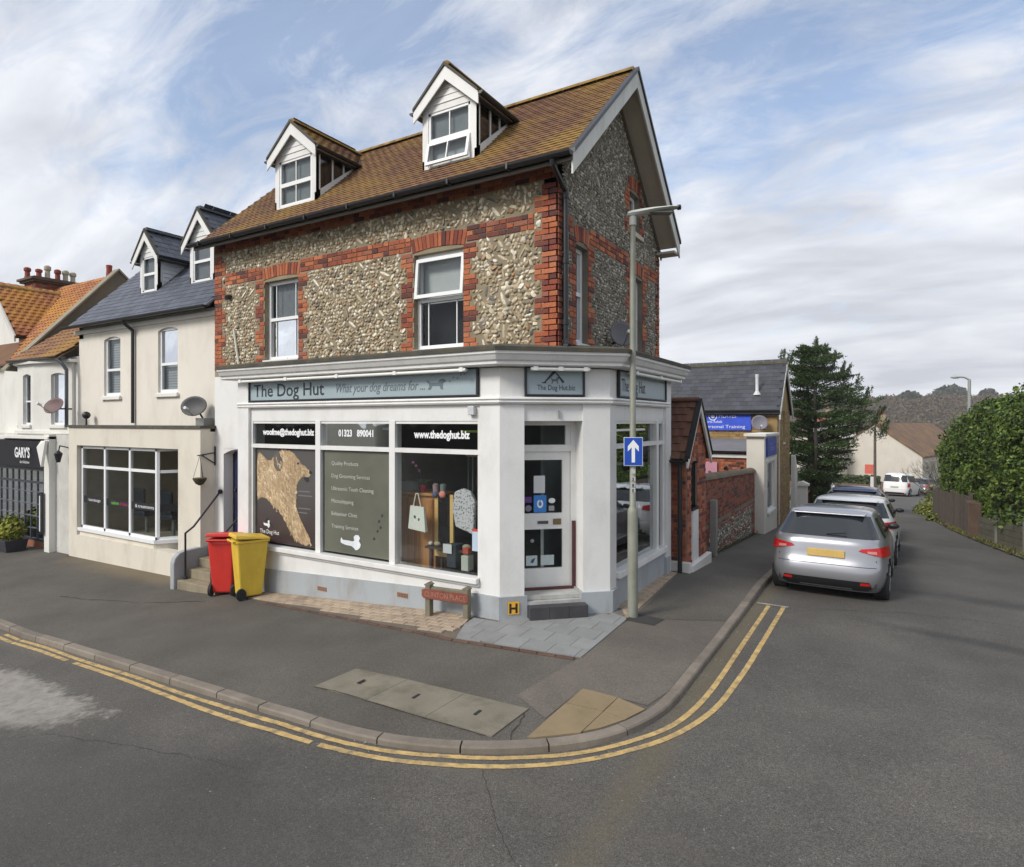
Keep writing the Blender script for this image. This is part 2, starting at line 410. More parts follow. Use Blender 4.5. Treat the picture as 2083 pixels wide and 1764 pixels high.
TILE = lichen_tile('lichened_roof_tile', [(0, (0.165, 0.082, 0.044)), (.25, (0.145, 0.07, 0.041)), (.5, (0.185, 0.092, 0.047)), (.75, (0.13, 0.064, 0.04))], (0.29, 0.18, 0.035), .45, .62)
TILE_O = lichen_tile('orange_roof_tile', [(0, (0.34, 0.12, 0.05)), (.3, (0.28, 0.10, 0.045)), (.6, (0.40, 0.16, 0.06)), (.85, (0.24, 0.10, 0.05))], (0.42, 0.22, 0.03), .47, .66, .8)
TILE_R = lichen_tile('red_roof_tile', [(0, (0.13, 0.056, 0.038)), (.4, (0.105, 0.045, 0.032)), (.7, (0.15, 0.065, 0.042))], (0.14, 0.10, 0.05), .54, .72, .5)
RIDGE = plain('lichened_ridge', (0.27, 0.165, 0.04), .9, var=.25, scale=6, fine=30, bump=.3, dirt=(0.12, 0.08, 0.05), dirtamt=.7)
SLATE = plain('blue_slate', (0.075, 0.085, 0.11), .55, var=.12, island=.28, bump=.1)
SLATE2 = plain('grey_slate', (0.05, 0.053, 0.066), .7, var=.12, island=.22, bump=.1, dirt=(0.09, 0.09, 0.05), dirtamt=.3)

# ---------------- road and pavement surfaces ----------------
def asphalt(name, base, var, patch, grain=95.0, stain=None):
    t = NT(name)
    g = t.noise(grain, 3, .75); g2 = t.noise(grain * .38, 3, .7); m = t.noise(1.1, 5, .6); w = t.noise(.35, 3, .5); s = t.noise(14, 4, .6); g3 = t.noise(260, 1, .5)
    c = t.mix(t.val(g, 0, 1, .34, .66), tuple(x * (1 - var) for x in base), tuple(x * (1 + var) for x in base))
    c = t.scale(c, t.val(g2, .80, 1.22, .32, .68)); c = t.scale(c, t.val(g3, .7, 1.35, .32, .68)); c = t.scale(c, t.val(m, .84, 1.18, .3, .7)); c = t.scale(c, t.val(w, .86, 1.16, .35, .65))
    c = t.mix(t.val(t.noise(38, 1, .4), 0, .75, .755, .78), c, patch)          # pale chippings
    if stain: c = stain(t, c, s)
    t.set(c, t.val(g2, .78, .95)); t.bump(g, .6, .008); return t.m
def ell(t, cx, cy, rx, ry, rot, edge, nz, amp=.5):
    """soft-edged patch shape in the ground plane, roughened by noise"""
    m = t.n.new('ShaderNodeMapping'); m.vector_type = 'TEXTURE'; m.inputs['Location'].default_value = (cx, cy, 0); m.inputs['Rotation'].default_value = (0, 0, R(rot)); m.inputs['Scale'].default_value = (rx, ry, 1000)
    t.l.new(t.pos, m.inputs[0]); ln = t.n.new('ShaderNodeVectorMath'); ln.operation = 'LENGTH'; t.l.new(m.outputs[0], ln.inputs[0])
    d = t.math('ADD', ln.outputs['Value'], t.math('MULTIPLY', t.math('SUBTRACT', nz, .5), amp * 2))
    return t.val(d, 1, 0, 1 - edge, 1 + edge)
def road_stain(t, c, s):
    n = t.noise(2.2, 6, .68)
    c = t.mix(t.math('MULTIPLY', ell(t, -6.9, -4.25, 3.4, .62, 5, .10, t.math('ADD', t.math('MULTIPLY', n, .7), t.math('MULTIPLY', s, .3)), .75), t.val(t.noise(9, 5, .7), .55, 1.0, .36, .62)), c, (0.30, 0.28, 0.25))       # pale worn patch
    c = t.mix(t.math('MULTIPLY', ell(t, -2.0, -4.6, 2.6, .8, 8, .3, n, .5), .35), c, (0.035, 0.035, 0.037))   # darker reinstatement
    c = t.mix(t.math('MULTIPLY', ell(t, 4.2, 2.6, 1.3, .16, -14, .5, n, .7), .5), c, (0.02, 0.02, 0.022))
    c = t.mix(t.math('MULTIPLY', ell(t, 4.7, 5.2, 1.5, .3, -10, .6, n, .7), .5), c, (0.025, 0.025, 0.028))
    # gutter dirt beside the kerbs
    c = t.mix(t.math('MULTIPLY', ell(t, 1.60, 2.0, .13, 6.0, 0, .7, n, .8), .45), c, (0.15, 0.12, 0.06))
    c = t.mix(t.math('MULTIPLY', ell(t, -6.0, -2.93, 5.0, .16, 0, .7, n, .8), .6), c, (0.16, 0.14, 0.11))
    return c
ASPH = asphalt('road_asphalt', (0.086, 0.080, 0.071), .50, (0.27, 0.26, 0.24), stain=road_stain)
def pav_stain(t, c, s):
    n = t.noise(1.6, 6, .65)
    c = t.mix(t.math('MULTIPLY', ell(t, -9.5, .1, 2.6, .5, 2, .4, n, .6), .55), c, (0.20, 0.15, 0.08))
    c = t.mix(t.math('MULTIPLY', ell(t, -4.0, -1.9, 3.2, .45, 5, .6, n, .6), .25), c, (0.07, 0.065, 0.06))
    return c
PAVE = asphalt('pavement_asphalt', (0.090, 0.081, 0.068), .36, (0.2, 0.19, 0.17), grain=110, stain=pav_stain)
PAVE2 = asphalt('pavement_asphalt_brown', (0.118, 0.102, 0.085), .30, (0.24, 0.22, 0.19), grain=120)
KERB = plain('kerb_granite', (0.20, 0.172, 0.14), .85, var=.14, scale=3, fine=80, bump=.3, island=.12, dirt=(0.12, 0.10, 0.07), dirtamt=.6)
CONC = plain('worn_concrete', (0.19, 0.17, 0.13), .9, var=.14, scale=2.5, fine=60, bump=.25, dirt=(0.10, 0.09, 0.06), dirtamt=.75)
TACT = plain('buff_slab', (0.245, 0.185, 0.105), .9, var=.1, scale=3, fine=70, bump=.35, dirt=(0.18, 0.14, 0.08), dirtamt=.6, island=.06)
YELL = plain('yellow_line_paint', (0.49, 0.34, 0.135), .8, var=.2, scale=11, fine=60, dirt=(0.15, 0.13, 0.095), dirtamt=.95)
SOIL = plain('verge_soil', (0.11, 0.10, 0.05), .95, var=.3, scale=3, fine=30, bump=.5, dirt=(0.06, 0.08, 0.02), dirtamt=.8)
FIELD = plain('ground_earth', (0.085, 0.082, 0.05), .95, var=.3, scale=.05, fine=1.2)

def lerp_pts(pts, step):
    out = [Vector(pts[0])]
    for a, b in zip(pts, pts[1:]):
        a = Vector(a); b = Vector(b); n = max(1, int((b - a).length / step))
        for i in range(1, n + 1): out.append(a + (b - a) * i / n)
    return out
def smooth_path(pts, it=2):
    for _ in range(it):
        q = [pts[0]]
        for a, b in zip(pts, pts[1:]):
            a = Vector(a); b = Vector(b); q += [a * .75 + b * .25, a * .25 + b * .75]
        pts = q + [Vector(pts[-1])]
    return [Vector(p) for p in pts]
KER = [(16, 82), (8.5, 68), (4.6, 56), (2.7, 44), (1.7, 33), (1.38, 25), (1.37, 14), (1.37, 5), (1.40, 1.1), (1.38, -.4), (1.38, -1.12), (1.28, -1.56), (1.13, -1.92), (.88, -2.23), (.35, -2.61), (-.27, -2.87), (-.9, -2.98), (-1.67, -3.0), (-2.3, -2.96), (-3.33, -2.91), (-4.8, -2.84), (-6.75, -2.74), (-9.3, -2.7), (-14, -2.7), (-24, -2.7), (-45, -2.7)]
BACK = [(13, 84), (5.5, 70), (1.9, 57), (.6, 45), (.0, 33), (-.4, 25), (-.4, 14), (-.6, 5), (-.6, 1.5), (-.6, 1.0), (-.65, .95), (-.7, .9), (-.75, .85), (-.8, .8), (-.9, .8), (-1.2, .8), (-1.5, .9), (-1.9, .9), (-2.4, .9), (-3.3, .9), (-4.6, 1.0), (-6.8, 1.1), (-9.3, 1.2), (-14, 1.5), (-24, 1.6), (-45, 1.6)]
REDG = [(60, -1.5), (30, -.6), (14, .2), (9.0, 2.5), (7.2, 6), (6.15, 10.5), (5.45, 15.5), (4.95, 20.5), (4.55, 31), (5.0, 40), (6.2, 50), (9.0, 60), (13, 70), (20, 82)]
def sheet(name, mat, rows, hf, dz, nlat=8, **tags):
    b = B(); n = nlat + 1
    for a, c in rows:
        a = Vector(a); c = Vector(c)
        for i in range(n):
            p = a + (c - a) * i / nlat; b.v.append(Vector((p.x, p.y, hf(p.x, p.y) + dz)))
    for j in range(len(rows) - 1):
        for i in range(nlat): b.f.append((j * n + i, j * n + i + 1, (j + 1) * n + i + 1, (j + 1) * n + i))
    o = b.build(name, mat, smooth='all', kind='structure', **tags)
    return o
# one ground sheet to the horizon
def gz(x, y):
    d = math.hypot(x - 3, y); z = RD(x, y) - .06
    if y > 150: z += min(1, (y - 150) / 250) * 6
    if d > 90: z = z * max(.3, 1 - (d - 90) / 900)
    return z - (1.0 if d > 60 else 0.15)
b = B(); rings = [0, 3, 6, 10, 15, 20, 27, 36, 48, 62, 80, 110, 150, 210, 300, 450, 700, 1100, 1800, 3000]; NA = 72
for r_ in rings:
    for i in range(NA):
        a = 2 * math.pi * i / NA; x, y = 3 + r_ * math.cos(a), 10 + r_ * math.sin(a); b.v.append(Vector((x, y, gz(x, y))))
for j in range(len(rings) - 1):
    for i in range(NA): b.f.append((j * NA + i, j * NA + (i + 1) % NA, (j + 1) * NA + (i + 1) % NA, (j + 1) * NA + i))
b.build('ground', FIELD, smooth='all', kind='structure')
# road sheet
b = B(); xs = [-45 + 1.5 * i for i in range(18)] + [-18 + .5 * i for i in range(52)] + [8 + 1.5 * i for i in range(19)]
ys = [-24 + 1.0 * i for i in range(16)] + [-8 + .5 * i for i in range(56)] + [20 + 1.5 * i for i in range(43)]
for y in ys:
    for x in xs: b.v.append(Vector((x, y, RD(x, y))))
for j in range(len(ys) - 1):
    for i in range(len(xs) - 1):
        if ys[j] > 24 and (xs[i] < -8 or xs[i] > 24): continue
        if -18 < xs[i] < -9 and ys[j] > 3: continue
        b.f.append((j * len(xs) + i, j * len(xs) + i + 1, (j + 1) * len(xs) + i + 1, (j + 1) * len(xs) + i))
b.build('road', ASPH, smooth='all', kind='structure')
# pavement sheet
kk = []; bb = []
for i in range(len(KER) - 1):
    a, c = Vector(KER[i]), Vector(KER[i + 1]); d, e = Vector(BACK[i]), Vector(BACK[i + 1]); n = max(1, int((c - a).length / .5))
    for k in range(n): kk.append(a + (c - a) * k / n); bb.append(d + (e - d) * k / n)
kk.append(Vector(KER[-1])); bb.append(Vector(BACK[-1]))
sheet('pavement', PAVE, list(zip(kk, bb)), PV, 0.0, 14)
# verge on the far side of the side street
vr = lerp_pts(smooth_path(REDG, 1), 1.0)
sheet('verge', SOIL, [((p.x, p.y), (p.x + 14, p.y + 3)) for p in vr], RD, 0.035, 8)

def resample(pts, ds):
    out = [pts[0].copy()]; acc = 0.0
    for a, c in zip(pts, pts[1:]):
        L = (c - a).length
        while acc + L >= ds:
            t = (ds - acc) / L; a = a + (c - a) * t; out.append(a.copy()); L = (c - a).length; acc = 0.0
        acc += L
    return out
def offset_path(pts, d):
    out = []
    for i, p in enumerate(pts):
        a = pts[max(0, i - 1)]; c = pts[min(len(pts) - 1, i + 1)]; t = (c - a).normalized(); out.append(p + Vector((t.y, -t.x)) * d)
    return out
kfine = resample(smooth_path(KER, 2), .1)
# kerb: separate stones
kerb = bpy.data.objects.new('kerb', None); COL.objects.link(kerb); kerb['kind'] = 'structure'
KW = .105
ki = kfine; ko = offset_path(kfine, -KW)
def side_sign():
    m = len(kfine) // 2; return 1
test = offset_path(kfine, -1)[len(kfine) // 2]
if (test - Vector((1.4, -2.6))).length > (offset_path(kfine, 1)[len(kfine) // 2] - Vector((1.4, -2.6))).length: ko = offset_path(kfine, KW); SG = 1
else: SG = -1
i = 0; cnt = 0
while i < len(ki) - 3:
    p = ki[i]; n = 9 if (p.x > 1.3 or p.x < -2) else 7
    if p.y > 40: n = 30
    if p.x < -24: n = 30
    j = min(i + n, len(ki) - 1)
    bs = B(); dzs = random.uniform(-.004, .004); tops = []
    seg = list(range(i, j + 1))
    dirv = (ki[j] - ki[i]).normalized(); g = .007
    for q in seg:
        s0 = g if q == seg[0] else (-g if q == seg[-1] else 0)
        a = ki[q] + dirv * s0; c = ko[q] + dirv * s0; z = PV(ki[q].x, ki[q].y) + .006 + dzs; zr = RD(c.x, c.y) - .05
        ch = (c - a).normalized()
        for pnt, zz in ((a, zr), (a, z), (c - ch * .012, z), (c, z - .014), (c + ch * .004, zr)): bs.v.append(Vector((pnt.x, pnt.y, zz)))
    m = len(seg)
    for q in range(m - 1):
        for w in range(4): bs.f.append((q * 5 + w, q * 5 + w + 1, (q + 1) * 5 + w + 1, (q + 1) * 5 + w))
    bs.f.append((0, 1, 2, 3, 4)); bs.f.append(tuple((m - 1) * 5 + w for w in (4, 3, 2, 1, 0)))
    bs.build('kerbstone', KERB, kerb); cnt += 1
    i = j
# double yellow lines
YL1 = [(1.72, 2.95), (1.72, .62), (1.71, -.45), (1.67, -1.01), (1.58, -1.46), (1.41, -1.79), (1.21, -2.1), (.99, -2.34), (.75, -2.53), (.42, -2.74), (.12, -2.88), (-.18, -3.01), (-.5, -3.1), (-1.0, -3.17), (-1.6, -3.19), (-2.3, -3.16), (-3.0, -3.13), (-4.0, -3.04), (-5.0, -3.02), (-5.8, -2.98), (-6.5, -2.92), (-7.9, -2.9)]
YL2 = [(1.92, 3.0), (1.91, .5), (1.88, -.21), (1.85, -.81), (1.75, -1.29), (1.6, -1.7), (1.39, -2.03), (1.19, -2.3), (.89, -2.58), (.55, -2.81), (.18, -2.99), (-.15, -3.12), (-.5, -3.21), (-1.0, -3.28), (-1.6, -3.32), (-2.2, -3.3), (-3.2, -3.21), (-4.1, -3.14), (-5.2, -3.09), (-5.8, -3.07), (-6.5, -3.02), (-8.0, -3.0)]
def line_paint(name, pts, w, mat, dz=.004, gaps=()):
    f = resample(smooth_path(pts, 2), .04); l = offset_path(f, w / 2); r_ = offset_path(f, -w / 2); bq = B()
    for k in range(len(f)):
        for p in (l[k], r_[k]):
          e = random.uniform(-.0035, .0035); bq.v.append(Vector((p.x, p.y + e, RD(p.x, p.y) + dz)))
    for k in range(len(f) - 1):
        if any(a <= k * .04 < c for a, c in gaps): continue
        bq.f.append((2 * k, 2 * k + 1, 2 * k + 3, 2 * k + 2))
    return bq.build(name, mat, fix=False, kind='structure')
line_paint('yellow_line', YL1, .056, YELL, gaps=((8.05, 8.07),))
line_paint('yellow_line', YL2, .058, YELL, gaps=((7.75, 7.82), (12.3, 12.5)))
bq = B()
for (x0, y0, x1, y1) in ((1.55, 2.97, 1.98, 3.03),):
    bq.v += [Vector((x, y, RD(x, y) + .009)) for x, y in ((x0, y0), (x1, y0), (x1, y1), (x0, y1))]; bq.f.append((0, 1, 2, 3))
bq.build('end_mark', plain('white_line_paint', (0.33, 0.32, 0.29), .8, var=.3, scale=8, dirt=(.12, .11, .1), dirtamt=.9), fix=False, kind='structure')
# surface patches laid on the pavement
def flat_patch(name, poly, mat, dz, n=5):
    b = B(); bm = bmesh.new(); vs = [bm.verts.new((x, y, 0)) for x, y in poly]; bm.faces.new(vs)
    bmesh.ops.triangulate(bm, faces=bm.faces)
    for _ in range(3): bmesh.ops.subdivide_edges(bm, edges=[e for e in bm.edges if e.calc_length() > .35], cuts=1, use_grid_fill=True)
    for v in bm.verts: v.co.z = PV(v.co.x, v.co.y) + dz
    me = bpy.data.meshes.new(name); bm.to_mesh(me); bm.free(); me.materials.append(mat)
    for p in me.polygons: p.use_smooth = True
    o = bpy.data.objects.new(name, me); COL.objects.link(o); o['kind'] = 'structure'; return o
def kerb_between(y0, y1):
    return [(p.x, p.y) for p in kfine if p.x > .5 and y1 <= p.y <= y0 and p.y < 3]
flat_patch('pavement_patch', [(.31, .88), (.72, 1.2), (1.375, 1.62)] + [(p[0] - .004, p[1]) for p in kerb_between(1.55, -1.25)][::4] + [(1.30, -1.26), (.66, -1.3), (.62, -2.0), (.17, -1.74), (.29, -.81), (.33, -.60)], PAVE2, .005)
flat_patch('lamp_patch', [(.25, .85), (.66, .88), (.70, 1.2), (.31, 1.2)], plain('dark_tarmac', (0.035, 0.033, 0.032), .9, var=.2, fine=90, bump=.3), .010)
# buff slabs beside the kerb
def slab(poly, mat, parent, name, dz=.012, th=.05, gap=.006):
    c = sum((Vector(p) for p in poly), Vector((0, 0))) / len(poly); q = []
    for p in poly:
        p = Vector(p); q.append(p + (c - p).normalized() * gap)
    b = B(); n = len(q)
    for p in q: b.v.append(Vector((p.x, p.y, PV(p.x, p.y) + dz)))
    for p in q: b.v.append(Vector((p.x, p.y, PV(p.x, p.y) + dz - th)))
    b.f = [tuple(range(n)), tuple(reversed(range(n, 2 * n)))] + [(i, (i + 1) % n, (i + 1) % n + n, i + n) for i in range(n)]
    return b.build(name, mat, parent)
buff = bpy.data.objects.new('slab_paving', None); COL.objects.link(buff); buff['kind'] = 'structure'
kx = lambda y: min((abs(p.y - y), p.x) for p in kfine if p.x > .2 and p.y < 3)[1]
arc = [(p.x - .01, p.y + .01) for p in kfine if p.x > .6 and -2.42 <= p.y <= -1.27][::3]
slab([(.66, -1.30), (1.02, -1.28), (1.01, -1.62), (.65, -1.66)], TACT, buff, 'slab')
a1 = [p for p in arc if p[1] > -1.64]; a2 = [p for p in arc if -2.10 < p[1] <= -1.60]; a3 = [p for p in arc if p[1] <= -2.05]
slab([(1.02, -1.28)] + a1 + [(1.01, -1.62)], TACT, buff, 'slab')
slab([(1.01, -1.62)] + a2[:1] + a2 + [(1.0, -2.05)], TACT, buff, 'slab')
slab([(.65, -1.66), (1.01, -1.62), (1.0, -2.08)] + a3 + [(.64, -2.37)], TACT, buff, 'slab')
# concrete service cover slabs with slots
cov = bpy.data.objects.new('cover_slabs', None); COL.objects.link(cov); cov['kind'] = 'structure'
A0, A1, A2, A3 = Vector((-1.71, -2.55)), Vector((-1.65, -2.04)), Vector((.41, -1.93)), Vector((.38, -2.50))
for k in range(3):
    f0, f1 = k / 3, (k + 1) / 3
    slab([tuple(A0.lerp(A3, f0)), tuple(A1.lerp(A2, f0)), tuple(A1.lerp(A2, f1)), tuple(A0.lerp(A3, f1))], CONC, cov, 'slab', gap=.003)
    c = (A0.lerp(A3, (f0 + f1) / 2) + A1.lerp(A2, (f0 + f1) / 2)) / 2
    b = B(); z = PV(c.x, c.y) + .0135
    b.hexa([(c.x - .014, c.y - .05, z), (c.x + .014, c.y - .05, z), (c.x + .014, c.y + .05, z), (c.x - .014, c.y + .05, z)] + [(c.x - .014, c.y - .05, z + .004), (c.x + .014, c.y - .05, z + .004), (c.x + .014, c.y + .05, z + .004), (c.x - .014, c.y + .05, z + .004)])
    b.build('lifting_slot', DARK, cov)
# block paving along the shop
PAVER = plain('buff_paver', (0.37, 0.29, 0.21), .9, var=.1, scale=3, fine=60, island=.16, bump=.3, dirt=(0.22, 0.16, 0.12), dirtamt=.5)
GSLAB = plain('grey_paving_slab', (0.235, 0.24, 0.235), .9, var=.08, scale=2.5, fine=70, island=.07, bump=.25, dirt=(0.15, 0.15, 0.14), dirtamt=.5)
EDGE = plain('edging_brick', (0.10, 0.058, 0.042), .9, var=.2, fine=50, island=.2, bump=.3)
pav = bpy.data.objects.new('block_paving', None); COL.objects.link(pav); pav['kind'] = 'structure'
def unit_block(lx, ly, lz, ch):
    b = B(); x, y = lx / 2, ly / 2
    b.v = [Vector(p) for p in ((-x, -y, -lz), (x, -y, -lz), (x, y, -lz), (-x, y, -lz), (-x, -y, -ch), (x, -y, -ch), (x, y, -ch), (-x, y, -ch), (-x + ch, -y + ch, 0), (x - ch, -y + ch, 0), (x - ch, y - ch, 0), (-x + ch, y - ch, 0))]
    b.f = [(8, 9, 10, 11)] + [(i, (i + 1) % 4, (i + 1) % 4 + 4, i + 4) for i in range(4)] + [(i + 4, (i + 1) % 4 + 4, (i + 1) % 4 + 8, i + 8) for i in range(4)]
    return b
def ground_matrix(x, y, dz, rot=0, s=1.0):
    z = PV(x, y) + dz; e = .05
    tx = Vector((2 * e, 0, PV(x + e, y) - PV(x - e, y))).normalized(); ty = Vector((0, 2 * e, PV(x, y + e) - PV(x, y - e))).normalized(); tz = tx.cross(ty)
    m = Matrix((tx, ty, tz)).transposed().to_4x4(); m.translation = (x, y, z)
    return m @ Matrix.Rotation(rot, 4, 'Z') @ Matrix.Scale(s, 4)
bl = [mesh_of(unit_block(.192, .094, .04, .006), 'paver', PAVER)]
front_edge = lambda x: -.46 + (x + 5.22) * (-.85 + .46) / (5.22 - 1.25)
def clip_block(rect, poly, name, mat, parent, dz=.016, th=.035, skip=(), minarea=.0012):
    bm = bmesh.new(); vs = [bm.verts.new((x, y, 0)) for x, y in rect]; bm.faces.new(vs)
    for p0, p1 in zip(poly, poly[1:] + poly[:1]):
        if p0 in skip or not bm.faces: continue
        nrm = Vector((p1[1] - p0[1], -(p1[0] - p0[0]), 0))
        bmesh.ops.bisect_plane(bm, geom=bm.verts[:] + bm.edges[:] + bm.faces[:], plane_co=(p0[0], p0[1], 0), plane_no=nrm, clear_outer=True)
    if bm.faces and sum(f.calc_area() for f in bm.faces) > minarea:
        ret = bmesh.ops.extrude_face_region(bm, geom=bm.faces[:]); top = [e for e in ret['geom'] if isinstance(e, bmesh.types.BMVert)]
        for v in bm.verts: v.co.z = PV(v.co.x, v.co.y) + (dz if v in top else -th)
        bmesh.ops.recalc_face_normals(bm, faces=bm.faces); me = bpy.data.meshes.new(name); bm.to_mesh(me); me.materials.append(mat); o = bpy.data.objects.new(name, me); COL.objects.link(o); o.parent = parent
    bm.free()
PP1 = [(-5.75, .06), (-5.75, -.42), (-5.22, -.43), (-1.25, -.815), (-1.42, -.36), (-1.47, .06)]
PP2 = [(.0, 1.02), (.285, .93), (.27, 1.4), (.135, 3.72), (.0, 3.72)]
its = []; row = 0; y = -.06
def inside(x, y, hx, hy, poly): return all(inpoly(x + a * hx, y + c * hy, poly) for a in (-1, 1) for c in (-1, 1))
def inpoly(x, y, poly):
    c = False; n = len(poly)
    for i in range(n):
        x0, y0 = poly[i]; x1, y1 = poly[(i + 1) % n]
        if (y0 > y) != (y1 > y) and x < (x1 - x0) * (y - y0) / (y1 - y0) + x0: c = not c
    return c
for poly, ya, yb, xa, xb in ((PP1, -.90, .06, -5.80, -1.2), (PP2, .9, 3.75, -.02, .34)):
    y = ya; row = 0
    while y < yb:
        x = xa + (.1 if row % 2 else 0)
        while x < xb:
            if inside(x, y, .098, .049, poly): its.append((ground_matrix(x, y, .016 + random.uniform(-.002, .002)), 0))
            elif any(inpoly(x + a * .09, y + c * .045, poly) for a in (-1, 0, 1) for c in (-1, 0, 1)): clip_block([(x - .096, y - .047), (x + .096, y - .047), (x + .096, y + .047), (x - .096, y + .047)], poly, 'paver', PAVER, pav)
            x += .2
        y += .102; row += 1
pieces('paver', its, bl, PAVER, pav, 'pavers', weight=lambda it: 1)
flat_patch('paving_bed', [(-5.9, .05), (-5.8, -.42), (-5.22, -.47), (-1.25, -.87), (.35, -.65), (.36, -.2), (.30, .88), (.31, 1.6), (.17, 3.75), (-.4, 3.75), (-.4, .9), (-1.2, .1)], plain('paving_joint', (0.13, 0.11, 0.085), .95, var=.15, fine=60), .004)
gsm = [mesh_of(unit_block(.44, .44, .04, .006), 'slab', GSLAB)]
gs = bpy.data.objects.new('grey_paving', None); COL.objects.link(gs); gs['kind'] = 'structure'
def inpoly(x, y, poly):
    c = False; n = len(poly)
    for i in range(n):
        x0, y0 = poly[i]; x1, y1 = poly[(i + 1) % n]
        if (y0 > y) != (y1 > y) and x < (x1 - x0) * (y - y0) / (y1 - y0) + x0: c = not c
    return c
gpoly = [(-1.46, -.02), (-1.40, -.40), (-1.22, -.83), (.33, -.62), (.29, .88), (.05, 1.3), (-.02, 1.0), (-1.1, -.02)]
# slabs cut to the polygon by bmesh bisecting
for iu in range(-6, 8):
    for iv in range(-8, 8):
        ang = R(-6 + 0); ux = Vector((math.cos(R(2)), math.sin(R(2)))); vy = Vector((-ux.y, ux.x)); c = Vector((-.9, -.6)) + ux * (iu * .33 + (.165 if iv % 2 else 0)) + vy * iv * .33
        bm = bmesh.new(); hs = .162
        vs = [bm.verts.new((c + ux * a + vy * d2).to_3d()) for a, d2 in ((-hs, -hs), (hs, -hs), (hs, hs), (-hs, hs))]; bm.faces.new(vs)
        for p0, p1 in zip(gpoly, gpoly[1:] + gpoly[:1]):
            if p0 == (.05, 1.3): continue
            d3 = Vector((p1[0] - p0[0], p1[1] - p0[1])); nrm = Vector((d3.y, -d3.x, 0))
            if d3.length < .03 or not bm.faces: continue
            if p0 in ((-1.1, -.02), (-.02, 1.0)): continue
            bmesh.ops.bisect_plane(bm, geom=bm.verts[:] + bm.edges[:] + bm.faces[:], plane_co=(p0[0], p0[1], 0), plane_no=nrm, clear_outer=True)
        if bm.faces and sum(f.calc_area() for f in bm.faces) > .004 and inpoly(*( sum((v.co for v in bm.verts), Vector()) / len(bm.verts)).xy, gpoly):
            ret = bmesh.ops.extrude_face_region(bm, geom=bm.faces[:])
            top = [e for e in ret['geom'] if isinstance(e, bmesh.types.BMVert)]
            for v in bm.verts: v.co.z = PV(v.co.x, v.co.y) + (.016 if v in top else -.03)
            bmesh.ops.recalc_face_normals(bm, faces=bm.faces)
            me = bpy.data.meshes.new('slab'); bm.to_mesh(me); me.materials.append(GSLAB); o = bpy.data.objects.new('slab', me); COL.objects.link(o); o.parent = gs
        bm.free()
# dark edging setts along the outer edge of the paving
em = [mesh_of(unit_block(.21, .055, .05, .008), 'edging', EDGE)]
its = []
ep = lerp_pts([(-5.3, -.48), (-1.25, -.88), (.34, -.66)], .05); ep = resample(ep, .216)
for a, c in zip(ep, ep[1:]):
    mdl = (a + c) / 2; its.append((ground_matrix(mdl.x, mdl.y - .02, .018, math.atan2((c - a).y, (c - a).x)), 0))
pieces('edging_block', its, em, EDGE, pav, 'edging_blocks')

# seams and cracks in the tarmac
CRK = plain('crack_dirt', (.022, .020, .018), .95, var=.2)
def crack(name, pts, w, hf, dz=.0045, amp=.02):
    rc_ = random.Random(int(abs(pts[0][0]) * 100)); f = resample([Vector(p) for p in pts], .07); b = B(); off_ = 0
    for k, p in enumerate(f):
        off_ = off_ * .8 + rc_.uniform(-amp, amp); a = f[max(0, k - 1)]; c = f[min(len(f) - 1, k + 1)]; t = (c - a).normalized(); n = Vector((-t.y, t.x)); q = p + n * off_; ww = w * rc_.uniform(.4, 1.2)
        for e in (-ww, ww): r_ = q + n * e; b.v.append(Vector((r_.x, r_.y, hf(r_.x, r_.y) + dz)))
    b.f = [(2 * k, 2 * k + 1, 2 * k + 3, 2 * k + 2) for k in range(len(f) - 1)]; return b.build(name, CRK, None, fix=False, kind='structure')
crack('crack', [(-6.3, -.75), (-7.6, -1.25), (-9.2, -1.7)], .008, PV)
crack('crack', [(.55, -2.86), (.95, -3.35), (1.7, -3.9), (2.1, -4.6)], .0016, RD)
crack('crack', [(-4.9, -5.4), (-3.9, -4.7), (-3.3, -4.2), (-1.0, -3.8)], .002, RD)
crack('crack', [(2.1, 3.1), (3.4, 3.6), (4.9, 3.7)], .004, RD)
crack('crack', [(.4, -1.93), (.55, -2.5)], .004, PV, .007)
crack('crack', [(-1.71, -2.56), (-.6, -2.54), (.38, -2.51)], .005, PV, .007, amp=.004)
crack('crack', [(1.36, 1.64), (.73, 1.21)], .005, PV, .012, amp=.004)

# grit, dead leaves and chips gathered in the gutter and at wall feet
gr = random.Random(77); b = B()
for _ in range(1500):
    k = gr.randrange(20, len(kfine) - 20); p = kfine[k]
    if p.y > 16 or p.x < -16: continue
    o_ = ko[k] - ki[k]; q = ko[k] + o_.normalized() * abs(gr.gauss(0, .10)); z = RD(q.x, q.y) + .004; s_ = gr.uniform(.003, .012); a = gr.uniform(0, 6.28)
    v = [Vector((q.x + s_ * math.cos(a + t), q.y + s_ * .7 * math.sin(a + t), z + gr.uniform(0, .006))) for t in (0, 2.1, 4.2)]; b.add(v, [(0, 1, 2)])
for _ in range(260):
    q = Vector((gr.uniform(-12, 4.5), gr.uniform(-6.2, -3.3))); z = RD(q.x, q.y) + .004; s_ = gr.uniform(.004, .011); a = gr.uniform(0, 6.28)
    b.add([Vector((q.x + s_ * math.cos(a + t), q.y + s_ * math.sin(a + t), z + .003)) for t in (0, 2.1, 4.2)], [(0, 1, 2)])
GRT = NT('grit'); GRT.set(GRT.ramp(GRT.rnd(), [(0, (.10, .08, .05)), (.4, (.22, .19, .14)), (.75, (.36, .33, .27)), (1, (.6, .58, .52))]), .9)
o = b.build('grit', GRT.m, None, fix=False); tag(o, 'grit, chips and dry leaf bits in the gutter and on the tarmac', 'grit'); o['kind'] = 'stuff'
assert len(KER) == len(BACK), (len(KER), len(BACK))
